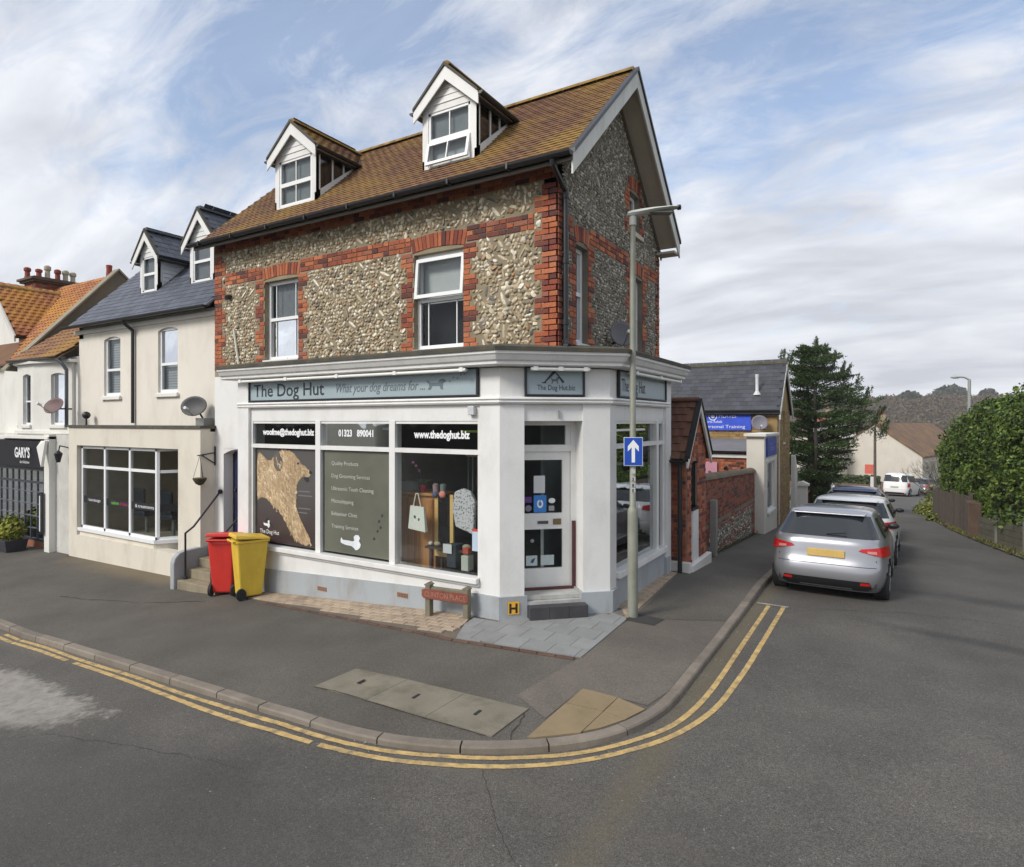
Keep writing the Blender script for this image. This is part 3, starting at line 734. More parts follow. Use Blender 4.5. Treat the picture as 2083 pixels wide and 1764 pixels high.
# ---------------- the corner building ----------------
house = thing('corner_house', 'three storey flint and red brick corner building with white shopfront below', 'building', (-3.0, 2.0, 0))
FY = 0.35; SX = -0.45; XL = -7.77; YB = 4.55
FF = FRONT(FY); FS = SIDE(SX)
ROOFZ = lambda y: 5.95 + (min(y, 4.66 - y) - .07) * .92         # roof underside plane
W1 = (-6.31, -5.42, 3.74, 5.14); W2 = (-2.86, -1.95, 3.72, 5.14)
S1 = (.90, 1.30, 3.74, 5.10); S2 = (3.02, 3.62, 3.74, 5.10); SA = (2.98, 3.46, 5.86, 6.50)
b = B(); wall(b, FF, XL, SX, 3.5, 6.12, .2, [W1, W2]); b.build('wall', MORTAR_F, house)
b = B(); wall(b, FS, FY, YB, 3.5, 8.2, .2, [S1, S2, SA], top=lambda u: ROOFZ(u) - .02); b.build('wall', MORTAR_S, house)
b = B(); b.box(XL, SX, YB - .2, YB, -.6, 6.0); b.box(XL, XL + .2, FY + .2, YB - .2, -.7, 6.0); b.box(XL + .3, SX - .2, FY + .4, YB - .3, 5.55, 5.6); b.build('rear_wall', MORTAR_S, house)
b = B(); b.v = [Vector(p) for p in ((XL, FY, 6.0), (XL, YB, 6.0), (XL, 2.33, 8.0))]; b.f = [(0, 1, 2)]; b.build('gable_wall', MORTAR_F, house)

# bricks
def brick_mesh(l, h, d=.10):
    b = B(); x, z, c = l / 2, h / 2, .004
    b.v = [Vector(p) for p in ((-x, d, -z), (x, d, -z), (x, d, z), (-x, d, z), (-x, 0, -z), (x, 0, -z), (x, 0, z), (-x, 0, z), (-x + c, -c, -z + c), (x - c, -c, -z + c), (x - c, -c, z - c), (-x + c, -c, z - c))]
    b.f = [(8, 9, 10, 11)] + [(i, (i + 1) % 4, (i + 1) % 4 + 4, i + 4) for i in range(4)] + [(i + 4, (i + 1) % 4 + 4, (i + 1) % 4 + 8, i + 8) for i in range(4)]
    return b
BH = .064; CP = .0745
bm_s = mesh_of(brick_mesh(.212, BH), 'brick_stretcher', BRICK); bm_h = mesh_of(brick_mesh(.102, BH), 'brick_header', BRICK)
BM = [bm_s, bm_h]
brick_items = []; brick_zones = []      # zones: (frame id, u0,u1,z0,z1)
def brick(fr, u, z, k, rot=0.0, d=.006, sx=1.0):
    m = fr.mat(u, d + random.uniform(-.002, .003), z)
    if rot: m = m @ Matrix.Rotation(rot, 4, 'Y')
    if sx != 1: m = m @ Matrix.Diagonal((sx, 1, 1, 1))
    return (m, k)
def brick_row(out, fr, u0, u1, z, phase):
    u = u0
    pat = phase
    while u1 - u > .05:
        w = .212 if pat % 2 == 0 else .102
        if u + w > u1 + .005: w = u1 - u
        if w > .11: out.append(brick(fr, u + w / 2, z, 0, sx=(w - .001) / .212))
        else: out.append(brick(fr, u + w / 2, z, 1, sx=(w - .001) / .102))
        u += w + .010; pat += 1
def jamb(out, fr, zone, ue, dirn, z0, z1, w=(.225, .115), blk=3):
    """toothed brick quoin starting at ue growing in dirn"""
    z = z0 + CP / 2; k = 0
    while z < z1 - .02:
        ww = w[(k // blk) % 2]; a, c = (ue, ue + ww) if dirn > 0 else (ue - ww, ue)
        brick_row(out, fr, a + .003, c, z, k); brick_zones.append((zone, a - .008, c + .012, z - CP / 2, z + CP / 2))
        z += CP; k += 1
def band(out, fr, zone, u0, u1, z0, n):
    for k in range(n): brick_row(out, fr, u0 + .002, u1 - .002, z0 + CP * (k + .5), k)
    brick_zones.append((zone, u0, u1, z0 - .006, z0 + CP * n + .006))
def arch(out, fr, zone, u0, u1, z0, h=.212):
    n = int(round((u1 - u0 + .1) / .0735)); c = (u0 + u1) / 2
    for i in range(n):
        u = u0 - .05 + (u1 - u0 + .1) * (i + .5) / n; t = (u - c) / (u1 - u0)
        rise = .035 * (1 - (2 * t) ** 2)
        out.append(brick(fr, u, z0 + h / 2 + rise, 0, rot=R(90) + t * .42))
    brick_zones.append((zone, u0 - .07, u1 + .07, z0 - .01, z0 + h + .045))
bi = brick_items
ZS = 5.205
jamb(bi, FF, 'F', SX - .0, -1, 3.62, 5.835, (.345, .235)); jamb(bi, FF, 'F', XL, 1, 3.62, 5.835, (.33, .225))
band(bi, FF, 'F', XL, SX, 5.835, 3)
band(bi, FF, 'F', XL + .34, W1[0] - .06, ZS, 3); band(bi, FF, 'F', W1[1] + .06, W2[0] - .06, ZS, 3); band(bi, FF, 'F', W2[1] + .06, SX - .35, ZS, 3)
for W in (W1, W2):
    arch(bi, FF, 'F', W[0], W[1], W[3] + .035)
    jamb(bi, FF, 'F', W[0], -1, 3.62, 5.24, (.25, .135)); jamb(bi, FF, 'F', W[1], 1, 3.62, 5.24, (.25, .135))
jamb(bi, FS, 'S', FY, 1, 3.62, 5.86, (.115, .115)); jamb(bi, FS, 'S', YB, -1, 3.62, 5.75, (.115, .225))
band(bi, FS, 'S', FY + .12, S1[0] - .06, ZS, 3); band(bi, FS, 'S', S1[1] + .06, S2[0] - .06, ZS, 3); band(bi, FS, 'S', S2[1] + .06, YB - .12, ZS, 3)
for W in (S1, S2, SA):
    arch(bi, FS, 'S', W[0], W[1], W[3] + .03)
    zt = 5.24 if W is not SA else 6.60; zb = 3.62 if W is not SA else W[2] - .08
    jamb(bi, FS, 'S', W[0], -1, zb, zt, (.22, .115)); jamb(bi, FS, 'S', W[1], 1, zb, zt, (.22, .115))
pieces('brick', bi, BM, BRICK, house, 'brickwork')

# flints
def flint_mesh(seed, flat):
    rnd = random.Random(seed); bm = bmesh.new(); bmesh.ops.create_icosphere(bm, subdivisions=1, radius=.5)
    for v in bm.verts:
        k = 1 + rnd.uniform(-.22, .2); v.co *= k
        if abs(v.co.y) > 0: v.co.y *= flat
    me = bpy.data.meshes.new('flint_shape'); bm.to_mesh(me); bm.free()
    for p in me.polygons: p.use_smooth = True
    me.set_sharp_from_angle(angle=R(50)); return me
def flints(fr, zone, u0, u1, z0, z1, cell, size, mesh_list, topf=None, holes=(), big=.04, rnd=random.Random(3)):
    out = []; zs = [q for q in brick_zones if q[0] == zone]; occ = []
    def ok(u, z, r):
        if topf and z + r > topf(u): return False
        for h in holes:
            if h[0] - .02 < u < h[1] + .02 and h[2] - .02 < z < h[3] + .05: return False
        for q in zs:
            if q[1] - r * .7 < u < q[2] + r * .7 and q[3] - r * .6 < z < q[4] + r * .6: return False
        return True
    nb = int((u1 - u0) * (z1 - z0) * 7 * big / .04)
    for _ in range(nb):
        u = rnd.uniform(u0, u1); z = rnd.uniform(z0, z1); L = rnd.uniform(.13, .24); W = rnd.uniform(.045, .065); an = rnd.choice((R(40), R(-42), R(38), R(80))) + rnd.uniform(-.3, .3)
        if not ok(u, z, L / 2): continue
        if any((u - a) ** 2 + (z - c) ** 2 < .03 for a, c, *_ in occ): continue
        occ.append((u, z, an, L / 2, W / 2)); m = fr.mat(u, -.004, z) @ Matrix.Rotation(an, 4, 'Y') @ Matrix.Diagonal((L, .05, W, 1)); out.append((m, rnd.randrange(len(mesh_list))))
    nz = int((z1 - z0) / (cell * .9))
    for j in range(nz):
        for i in range(int((u1 - u0) / cell)):
            u = u0 + (i + .5 + (j % 2) * .5 + rnd.uniform(-.28, .28)) * cell; z = z0 + (j + .5 + rnd.uniform(-.25, .25)) * cell * .9
            s = size * rnd.uniform(.62, 1.25) * (1 + (.22 * (u - u0) / (u1 - u0) if zone == 'F' else 0)); a = rnd.uniform(.5, .95)
            if u > u1 or not ok(u, z, s * .42): continue
            bad = False
            for (bu, bz, an, hl, hw) in occ:
                dx, dz = u - bu, z - bz
                if abs(dx) < .15 and abs(dz) < .15:
                    p = dx * math.cos(an) - dz * math.sin(an); q = dx * math.sin(an) + dz * math.cos(an)
                    if abs(p) < hl + s * .3 and abs(q) < hw + s * .3: bad = True; break
            if bad: continue
            an = rnd.choice((R(45), R(-45))) + rnd.gauss(0, .5)
            m = fr.mat(u, rnd.uniform(-.008, .002), z) @ Matrix.Rotation(an, 4, 'Y') @ Matrix.Diagonal((s * 1.15, .045 + s * .25, s * a, 1))
            out.append((m, rnd.randrange(len(mesh_list))))
    return out
FM = [flint_mesh(i, .8) for i in range(6)]
for m in FM: m.materials.append(FLINT_F)
FM2 = [m.copy() for m in FM]
for m in FM2: m.materials.clear(); m.materials.append(FLINT_S)
ff = flints(FF, 'F', XL + .2, SX - .2, 3.64, 5.86, .064, .070, FM, holes=(W1, W2), big=.05)
pieces('flint', ff, FM, FLINT_F, house, 'flintwork', lim=150, smooth=True)
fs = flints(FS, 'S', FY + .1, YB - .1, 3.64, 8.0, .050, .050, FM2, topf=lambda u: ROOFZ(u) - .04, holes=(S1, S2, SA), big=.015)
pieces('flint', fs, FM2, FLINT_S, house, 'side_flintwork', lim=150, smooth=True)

# windows
def sash(parent, fr, W, rec=.09, bars=True, blind=None, open_top=0.0, head_arch=False, name='window', fw=.06, mid=.52, sill=True, sillw=.03, depth=.30, glass=None, dark=DARK, vbars=(.17, .83)):
    u0, u1, z0, z1 = W; b = B(); d1 = -rec; d0 = -rec - .06
    zm = z0 + (z1 - z0) * (mid or .5)
    fr.box(b, u0, u0 + fw, d0, d1, z0, z1); fr.box(b, u1 - fw, u1, d0, d1, z0, z1); fr.box(b, u0 + fw, u1 - fw, d0, d1, z1 - fw, z1); fr.box(b, u0 + fw, u1 - fw, d0, d1, z0, z0 + fw * 1.15)
    if mid: fr.box(b, u0 + fw, u1 - fw, d0 + .01, d1 + .015, zm - fw * .45, zm + fw * .45)
    w = b.build(name, UPVC, parent)
    segs = [(z0 + fw * 1.15, zm - fw * .45, 0), (zm + fw * .45, z1 - fw, open_top)] if mid else [(z0 + fw, z1 - fw, 0)]
    for (za, zb, op) in segs:
        if op:
            s = B(); k = op; p = fr.pt
            def hx(ua, ub, ta, tb, th0=0.0, th1=.045):
                # bars of a sash hinged at its top, pushed out at the bottom
                f = lambda t: -rec + .012 + k * (1 - t)
                zz = lambda t: za + (zb - za) * t
                s.hexa([p(ua, f(ta) + th0, zz(ta)), p(ub, f(ta) + th0, zz(ta)), p(ub, f(ta) + th1, zz(ta)), p(ua, f(ta) + th1, zz(ta)), p(ua, f(tb) + th0, zz(tb)), p(ub, f(tb) + th0, zz(tb)), p(ub, f(tb) + th1, zz(tb)), p(ua, f(tb) + th1, zz(tb))])
            hh = fw / (zb - za) * .9
            hx(u0 + .01, u0 + fw, 0, 1); hx(u1 - fw, u1 - .01, 0, 1); hx(u0 + fw, u1 - fw, 0, hh); hx(u0 + fw, u1 - fw, 1 - hh, 1)
            s.build('opening_sash', UPVC, w)
            f = lambda t: -rec + .03 + k * (1 - t)
            g = B(); g.quad(p(u0 + fw, f(0), za), p(u1 - fw, f(0), za), p(u1 - fw, f(1), zb), p(u0 + fw, f(1), zb)); g.build('pane', glass or GLASS, w)
        else:
            g = B(); g.quad(fr.pt(u0 + fw, d0 + .03, za), fr.pt(u1 - fw, d0 + .03, za), fr.pt(u1 - fw, d0 + .03, zb), fr.pt(u0 + fw, d0 + .03, zb)); g.build('pane', glass or GLASS, w)
            if bars:
                s = B()
                for t in vbars: uu = u0 + fw + (u1 - u0 - 2 * fw) * t; fr.box(s, uu - .008, uu + .008, d0 + .022, d0 + .045, za, zb)
                s.build('glazing_bar', UPVC, w)
    if blind:
        k0, k1, m = blind; g = B(); zz = lambda t: z0 + (z1 - z0) * t
        g.quad(fr.pt(u0, d0 - .06, zz(k0)), fr.pt(u1, d0 - .06, zz(k0)), fr.pt(u1, d0 - .06, zz(k1)), fr.pt(u0, d0 - .06, zz(k1))); g.build('blind', m, w)
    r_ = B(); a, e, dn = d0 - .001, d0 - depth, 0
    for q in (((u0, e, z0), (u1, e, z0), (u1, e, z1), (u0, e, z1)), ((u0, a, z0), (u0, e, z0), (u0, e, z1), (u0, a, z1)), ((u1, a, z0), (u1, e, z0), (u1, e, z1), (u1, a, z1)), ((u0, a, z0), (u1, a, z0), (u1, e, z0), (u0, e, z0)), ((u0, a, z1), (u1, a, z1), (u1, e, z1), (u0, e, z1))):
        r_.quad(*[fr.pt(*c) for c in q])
    r_.build('room_backing', dark, w)
    if sill:
        s = B(); fr.box(s, u0 - .02, u1 + .02, -rec - .02, sillw, z0 - .055, z0 + .002); s.build('sill', WHITE, w)
    return w
wb = sash(house, FF, W2, blind=(.5, 1, NET), open_top=.05)
wa = sash(house, FF, W1, blind=(.52, 1, plain('grey_blind', (.33, .35, .37), .8)))
b = B(); FF.box(b, -5.78, -5.66, -.25, -.235, 3.80, 3.96); b.build('picture_frame', plain('tan_card', (.5, .38, .25), .7), wa)
sash(house, FS, S1, blind=(.5, 1, NET)); sash(house, FS, S2, blind=(.3, 1, NET)); sash(house, FS, SA, bars=False)
# stone sill / arch lintels to attic window
b = B(); FS.box(b, SA[0] - .1, SA[1] + .1, -.02, .05, SA[2] - .09, SA[2] - .02); b.build('sill', CREAMW, house)

# roof: two slabs, gable verge with barge boards and soffit
XR = -.10; XLV = -7.92
b = B()
for s_ in (0, 1):
    e, r_ = ((.02, ROOFZ(.07) - .05), (2.33, ROOFZ(2.33))) if s_ == 0 else ((4.64, ROOFZ(4.59) - .05), (2.33, ROOFZ(2.33)))
    b.hexa([(XLV, e[0], e[1]), (XR, e[0], e[1]), (XR, r_[0], r_[1]), (XLV, r_[0], r_[1]), (XLV, e[0], e[1] + .055), (XR, e[0], e[1] + .055), (XR, r_[0], r_[1] + .055), (XLV, r_[0], r_[1] + .055)])
b.build('roof', plain('roof_underlay', (.09, .06, .045), .95), house)
def tile_mesh(w, l, th, curve=.0):
    b = B(); x = w / 2
    b.v = [Vector(p) for p in ((-x, 0, 0), (x, 0, 0), (x, l, -th * .9), (-x, l, -th * .9), (-x, 0, th), (x, 0, th), (x, l, 0), (-x, l, 0), (0, 0, th + curve), (0, l, curve))]
    b.f = [(0, 1, 5, 8, 4), (4, 8, 9, 7), (8, 5, 6, 9), (1, 2, 6, 5), (3, 0, 4, 7)]
    return b
def slope_tiles(org, ud, sd, nrm, ulen, slen, w, gauge, nmesh, umin=lambda s: 0, umax=None, stag=True, jit=.004, rnd=random.Random(5)):
    ud = Vector(ud).normalized(); sd = Vector(sd).normalized(); nrm = Vector(nrm).normalized(); out = []; org = Vector(org)
    rows = int(slen / gauge)
    for j in range(rows + 1):
        s = j * gauge
        if s > slen - gauge * .2: break
        a = umin(s); c = umax(s) if umax else ulen; u = a + (w / 2 if not (stag and j % 2) else w * .99)
        while u < c - w * .3:
            m = Matrix((ud, sd, nrm)).transposed().to_4x4(); p = org + ud * u + sd * s + nrm * (.004 + rnd.uniform(0, jit)); m.translation = p
            out.append((m @ Matrix.Rotation(rnd.gauss(0, .006), 4, 'Z'), rnd.randrange(nmesh))); u += w + .003
    return out
sv = Vector((0, 1, .92)).normalized(); nv = Vector((0, -.92, 1)).normalized(); e0 = Vector((XLV, .0, ROOFZ(.07) - .02))
tm = [mesh_of(tile_mesh(.162, .125, .014, .004), 'tile_shape', TILE)]
SLEN = (2.33 - .0) / sv.y
DB = dict(x0=-2.90, x1=-1.90, y=.60); DS = dict(x0=-6.34, x1=-5.27, y=.60)
def not_under(it):
    p = it[0].translation
    for D in (DB, DS):
        if D['x0'] + .1 < p.x < D['x1'] - .1 and p.y > D['y'] + .08 and p.y < 1.9: return False
    return True
tl = [t for t in slope_tiles(e0, (1, 0, 0), sv, nv, XR - XLV, SLEN, .162, .100, 1) if not_under(t)]
# roof tiles get joined by the dormers' tiles below
ridge_items = []
def half_round(l, r):
    b = B(); n = 6
    for y in (0, l):
        for i in range(n + 1):
            t = math.pi * i / n; b.v.append(Vector((y, -r * math.cos(t), r * math.sin(t) * .8)))
    for i in range(n): b.f.append((i, i + 1, i + n + 2, i + n + 1))
    b.f += [tuple(range(n + 1)), tuple(range(2 * n + 1, n, -1))]
    return b
rm = mesh_of(half_round(.29, .10), 'ridge_tile', RIDGE, 'all')
x = XLV; zr = ROOFZ(2.33) + .03
while x < XR - .1:
    o = bpy.data.objects.new('ridge_tile', rm); COL.objects.link(o); o.parent = house; o.matrix_local = Matrix.Translation(Vector((x, 2.33, zr)) - off(house)); x += .3
# barge boards on the street gable
def slope_bar(b, x0, x1, ya, yb, dz0, dz1):
    za, zb = ROOFZ(ya), ROOFZ(yb)
    b.hexa([(x0, ya, za + dz0), (x1, ya, za + dz0), (x1, yb, zb + dz0), (x0, yb, zb + dz0), (x0, ya, za + dz1), (x1, ya, za + dz1), (x1, yb, zb + dz1), (x0, yb, zb + dz1)])
for ya, yb in ((.03, 2.33), (4.63, 2.33)):
    b = B(); slope_bar(b, XR - .0, XR + .025, ya, yb, -.22, .03); b.build('barge_board', BARGE, house)
    b = B(); slope_bar(b, SX + .002, XR - .002, max(.12, ya) if ya < 1 else 4.54, yb, -.115, -.09); b.build('soffit_board', CREAMW, house)
    b = B(); slope_bar(b, XR - .03, XR + .05, ya, yb, .035, .095); b.build('verge_trim', BLACKP, house)
    b = B(); slope_bar(b, SX + .003, SX + .03, ya if ya > 1 else .35, yb, -.22, -.118); b.build('frieze_board', plain('brown_trim', (.12, .1, .075), .7), house)
b = B(); b.box(SX + .01, XR + .0, 4.36, 4.66, 5.74, 5.78); b.build('eaves_box', CREAMW, house)
# gutter, fascia, soffit on the front
b = B(); b.box(XLV, XR + .02, .02, .045, 5.855, 5.955); b.build('fascia_board', plain('grey_fascia', (.16, .145, .12), .6, var=.1), house)
b = B(); b.hexa([(XLV, .046, 5.90), (SX, .046, 5.90), (SX, FY, 6.06), (XLV, FY, 6.06), (XLV, .046, 5.915), (SX, .046, 5.915), (SX, FY, 6.075), (XLV, FY, 6.075)]); b.build('soffit_board', plain('grey_fascia', (.16, .145, .12), .6, var=.1), house)
def gutter(b, p0, p1, r=.058, n=7, outward=Vector((0, -1, 0))):
    p0, p1 = Vector(p0), Vector(p1); vs = []
    for p in (p0, p1):
        for i in range(n + 1):
            t = math.pi * i / n; vs.append(p + outward * (r * math.cos(t)) - Vector((0, 0, r * math.sin(t))))
    b.add(vs, [(i, i + 1, i + n + 2, i + n + 1) for i in range(n)] + [tuple(range(n + 1)), tuple(range(2 * n + 1, n, -1))])
    for p in (p0, p1): pass
b = B(); gutter(b, (XLV - .03, -.045, 5.955), (XR + .03, -.045, 5.955))
xx = XLV + .3
while xx < XR: b.box(xx, xx + .03, -.108, .0, 5.885, 5.965); xx += .95
b.build('gutter', BLACKP, house)
b = B(); b.path([(-.33, -.04, 5.90), (-.33, -.02, 5.84), (-.38, .30, 5.74), (-.38, .44, 5.66)], .036); b.tube((-.38, .44, 5.68), (-.38, .44, 3.70), .036)
for z in (5.6, 4.75, 3.95): b.tube((-.38, .44, z - .035), (-.38, .44, z + .035), .047)
b.path([(-.38, .44, 3.72), (-.36, .40, 3.64), (-.3, .38, 3.62)], .036); b.build('downpipe', BLACKP, house, smooth=True)
# pipe stub and white waste pipe at the left end
b = B(); b.path([(-7.15, FY - .03, 4.36), (-6.98, FY - .04, 3.66)], .022); b.tube((-7.18, FY, 4.38), (-7.02, FY - .05, 4.40), .016); b.build('waste_pipe', plain('aged_white_pipe', (.6, .57, .47), .5), house)
b = B(); b.tube((-7.28, FY, 4.98), (-7.28, FY - .10, 4.95), .045); b.build('flue_stub', BLACKP, house)

# dormers
def dormer(D, parent, roof_at, apex_h, eave_z, cheeks_glass, tile_list, wallm=WHITE, name='dormer', over=.10, pitchw=None, back_top=None, win=True, openl=0.0, twin=True, roofmesh=True):
    x0, x1, y = D['x0'], D['x1'], D['y']; xc = (x0 + x1) / 2; zb = roof_at(y) - .01
    fr = FRONT(y); pw = .11
    d = B()
    # front posts, lintel and base, gable board
    wz0, wz1 = zb + .03, eave_z - .10
    wall(d, fr, x0, x1, zb - .10, eave_z, .07, [(x0 + pw, x1 - pw, wz0, wz1)])
    gz_ = lambda u: eave_z + (1 - abs(u - xc) / ((x1 - x0) / 2)) * (apex_h - eave_z)
    wall(d, fr, x0, x1, eave_z, apex_h, .07, top=gz_)
    # cheek sill flashing boards following the roof
    yb = y
    while roof_at(yb) < eave_z - .02 and yb < 3: yb += .01
    for xs_ in (x0, x1):
        sgn = -1 if xs_ == x0 else 1
        xa, xb_ = (xs_ - .035, xs_) if sgn > 0 else (xs_, xs_ + .035)
        d.hexa([(xa, y, roof_at(y) - .02), (xb_, y, roof_at(y) - .02), (xb_, yb, roof_at(yb) - .02), (xa, yb, roof_at(yb) - .02), (xa, y, roof_at(y) + .13), (xb_, y, roof_at(y) + .13), (xb_, yb, roof_at(yb) + .02), (xa, yb, roof_at(yb) + .02)])
        d.box(xa, xb_, y + .001, y + .10, roof_at(y), eave_z)
        d.box(xa, xb_, y, yb, eave_z - .045, eave_z)
    dm = d.build(name, wallm, parent)
    # cheeks
    for xs_ in (x0 + .018, x1 - .018):
        c = B(); c.v = [Vector(p) for p in ((xs_, y + .09, roof_at(y + .09) + .05), (xs_, yb, eave_z - .03), (xs_, y + .09, eave_z - .03))]; c.f = [(0, 1, 2)]
        if cheeks_glass:
            c.build('cheek_pane', glass_mat('cheek_glass', refl=2.2), dm)
            m = B()
            for t in (.33, .62): yy = y + .09 + (yb - y - .09) * t; m.box(xs_ - .012, xs_ + .012, yy - .015, yy + .015, roof_at(yy), eave_z - .04)
            m.build('glazing_bar', WHITE, dm)
        else:
            c.build('cheek', wallm, dm)
            bb = B(); z = roof_at(y) + .05; sg = 1 if xs_ > xc else -1
            while z < eave_z - .1:
                ys_ = y + .11; ye = ys_
                while roof_at(ye) < z and ye < 4: ye += .02
                if ye > ys_ + .05:
                    xo = xs_ + sg * .02; bb.hexa([(xs_, ys_, z), (xo + sg * .008, ys_, z), (xo + sg * .008, ye, z), (xs_, ye, z), (xs_, ys_, z + .088), (xo - sg * .006, ys_, z + .088), (xo - sg * .006, ye, z + .088), (xs_, ye, z + .088)])
                z += .092
            bb.build('cladding', plain('grey_cladding', (.80, .82, .84), .5, var=.03), dm)
    rb = B(); rb.box(x0 + .04, x1 - .04, y + .42, y + .44, zb - .1, eave_z); rb.box(x1 - .12, x1 - .10, y + .09, yb, zb - .1, eave_z - .02); rb.build('room_backing', DARK, dm)  # near-black sheets added behind the glass: shade of the dormer inside put into colour
    # gable cladding boards
    bb = B(); z = eave_z - .0
    while z < apex_h - .1:
        h_ = (1 - (z - eave_z) / (apex_h - eave_z)) * (x1 - x0) / 2 * .86; h2 = (1 - (z + .095 - eave_z) / (apex_h - eave_z)) * (x1 - x0) / 2 * .86
        fr_ = fr; p = fr.pt; bb.hexa([p(xc - h_, 0.002, z), p(xc + h_, 0.002, z), p(xc + h_, .013, z), p(xc - h_, .013, z), p(xc - h2, 0.002, z + .092), p(xc + h2, 0.002, z + .092), p(xc + h2, .005, z + .092), p(xc - h2, .005, z + .092)]); z += .098
    bb.build('cladding', wallm, dm)
    # roof planes
    hw = (x1 - x0) / 2 + over; pit = (apex_h - eave_z) / ((x1 - x0) / 2); ze = apex_h - hw * pit; yf = y - .085
    def yback(z):
        yy = y
        while roof_at(yy) < z and yy < 4: yy += .01
        return yy
    for sg in (-1, 1):
        rr = B(); xe = xc + sg * hw; th = .05
        ya, yr = yback(ze) + .05, yback(apex_h) + .05
        rr.v = [Vector(p) for p in ((xe, yf, ze), (xc, yf, apex_h), (xc, yr, apex_h), (xe, ya, ze), (xe, yf, ze + th), (xc, yf, apex_h + th), (xc, yr, apex_h + th), (xe, ya, ze + th))]
        rr.f = [(0, 1, 2, 3), (4, 5, 6, 7), (0, 1, 5, 4), (1, 2, 6, 5), (2, 3, 7, 6), (3, 0, 4, 7)]
        rr.build('roof', tile_list['mat'], dm)
        sd_ = Vector((-sg, 0, pit)).normalized(); ud_ = Vector((0, 1, 0)); nn = Vector((sg * pit, 0, 1)).normalized(); L = hw / abs(sd_.x)
        w_, g_ = tile_list['w'], tile_list['g']
        umax = lambda s, sd_=sd_: yback(ze + sd_.z * s) - yf + .02
        tile_list['items'] += slope_tiles((xe, yf, ze + th), ud_, sd_, nn, 2, L, w_, g_, 1, umax=umax)
        # barge board and gutter
        bd = B(); p0 = (xe, ze); p1 = (xc, apex_h)
        bd.hexa([(xe, yf - .02, ze - .15), (xe, yf, ze - .15), (xc, yf, apex_h - .17), (xc, yf - .02, apex_h - .17), (xe, yf - .02, ze + .03), (xe, yf, ze + .03), (xc, yf, apex_h + .03), (xc, yf - .02, apex_h + .03)])
        bd.build('barge_board', wallm, dm)
        ca = B(); ca.hexa([(xe, yf - .04, ze + .035), (xe, yf + .03, ze + .035), (xc, yf + .03, apex_h + .035), (xc, yf - .04, apex_h + .035), (xe, yf - .04, ze + .075), (xe, yf + .03, ze + .075), (xc, yf + .03, apex_h + .09), (xc, yf - .04, apex_h + .09)])
        ca.build('verge_trim', LEAD, dm)
        gt = B(); gutter(gt, (xe + sg * .035, yf - .02, ze + .03), (xe + sg * .035, ya - .05, ze + .02), .045, outward=Vector((sg, 0, 0))); gt.box(min(xe, xe - sg * (over - .02)), max(xe, xe - sg * (over - .02)), yf, ya - .1, ze - .045, ze - .03)
        gt.build('gutter', BLACKP, dm)
        sf = B(); xi = xc + sg * ((x1 - x0) / 2 + .001); sf.box(min(xi, xe), max(xi, xe), yf, ya - .12, ze - .028, ze - .012); sf.build('soffit_board', CREAMW, dm)
    # ridge
    yr = yback(apex_h)
    rg = B(); n = int((yr - yf) / .28) + 1
    rg2 = half_round(1, .085)
    for i in range(n):
        y0_, y1_ = yf + (yr + .05 - yf) * i / n, yf + (yr + .05 - yf) * (i + 1) / n - .006
        rg.add([Vector((xc - v.y, y0_ + (y1_ - y0_) * v.x, apex_h + .05 + v.z)) for v in rg2.v], rg2.f)
    rg.build('ridge', tile_list['ridge'], dm)
    return dm, (x0 + pw, x1 - pw, wz0, wz1), fr
TL = dict(items=[], w=.162, g=.10, mat=plain('roof_underlay', (.09, .06, .045), .95), ridge=RIDGE)
RA = lambda y: ROOFZ(min(y, 2.33)) + .075
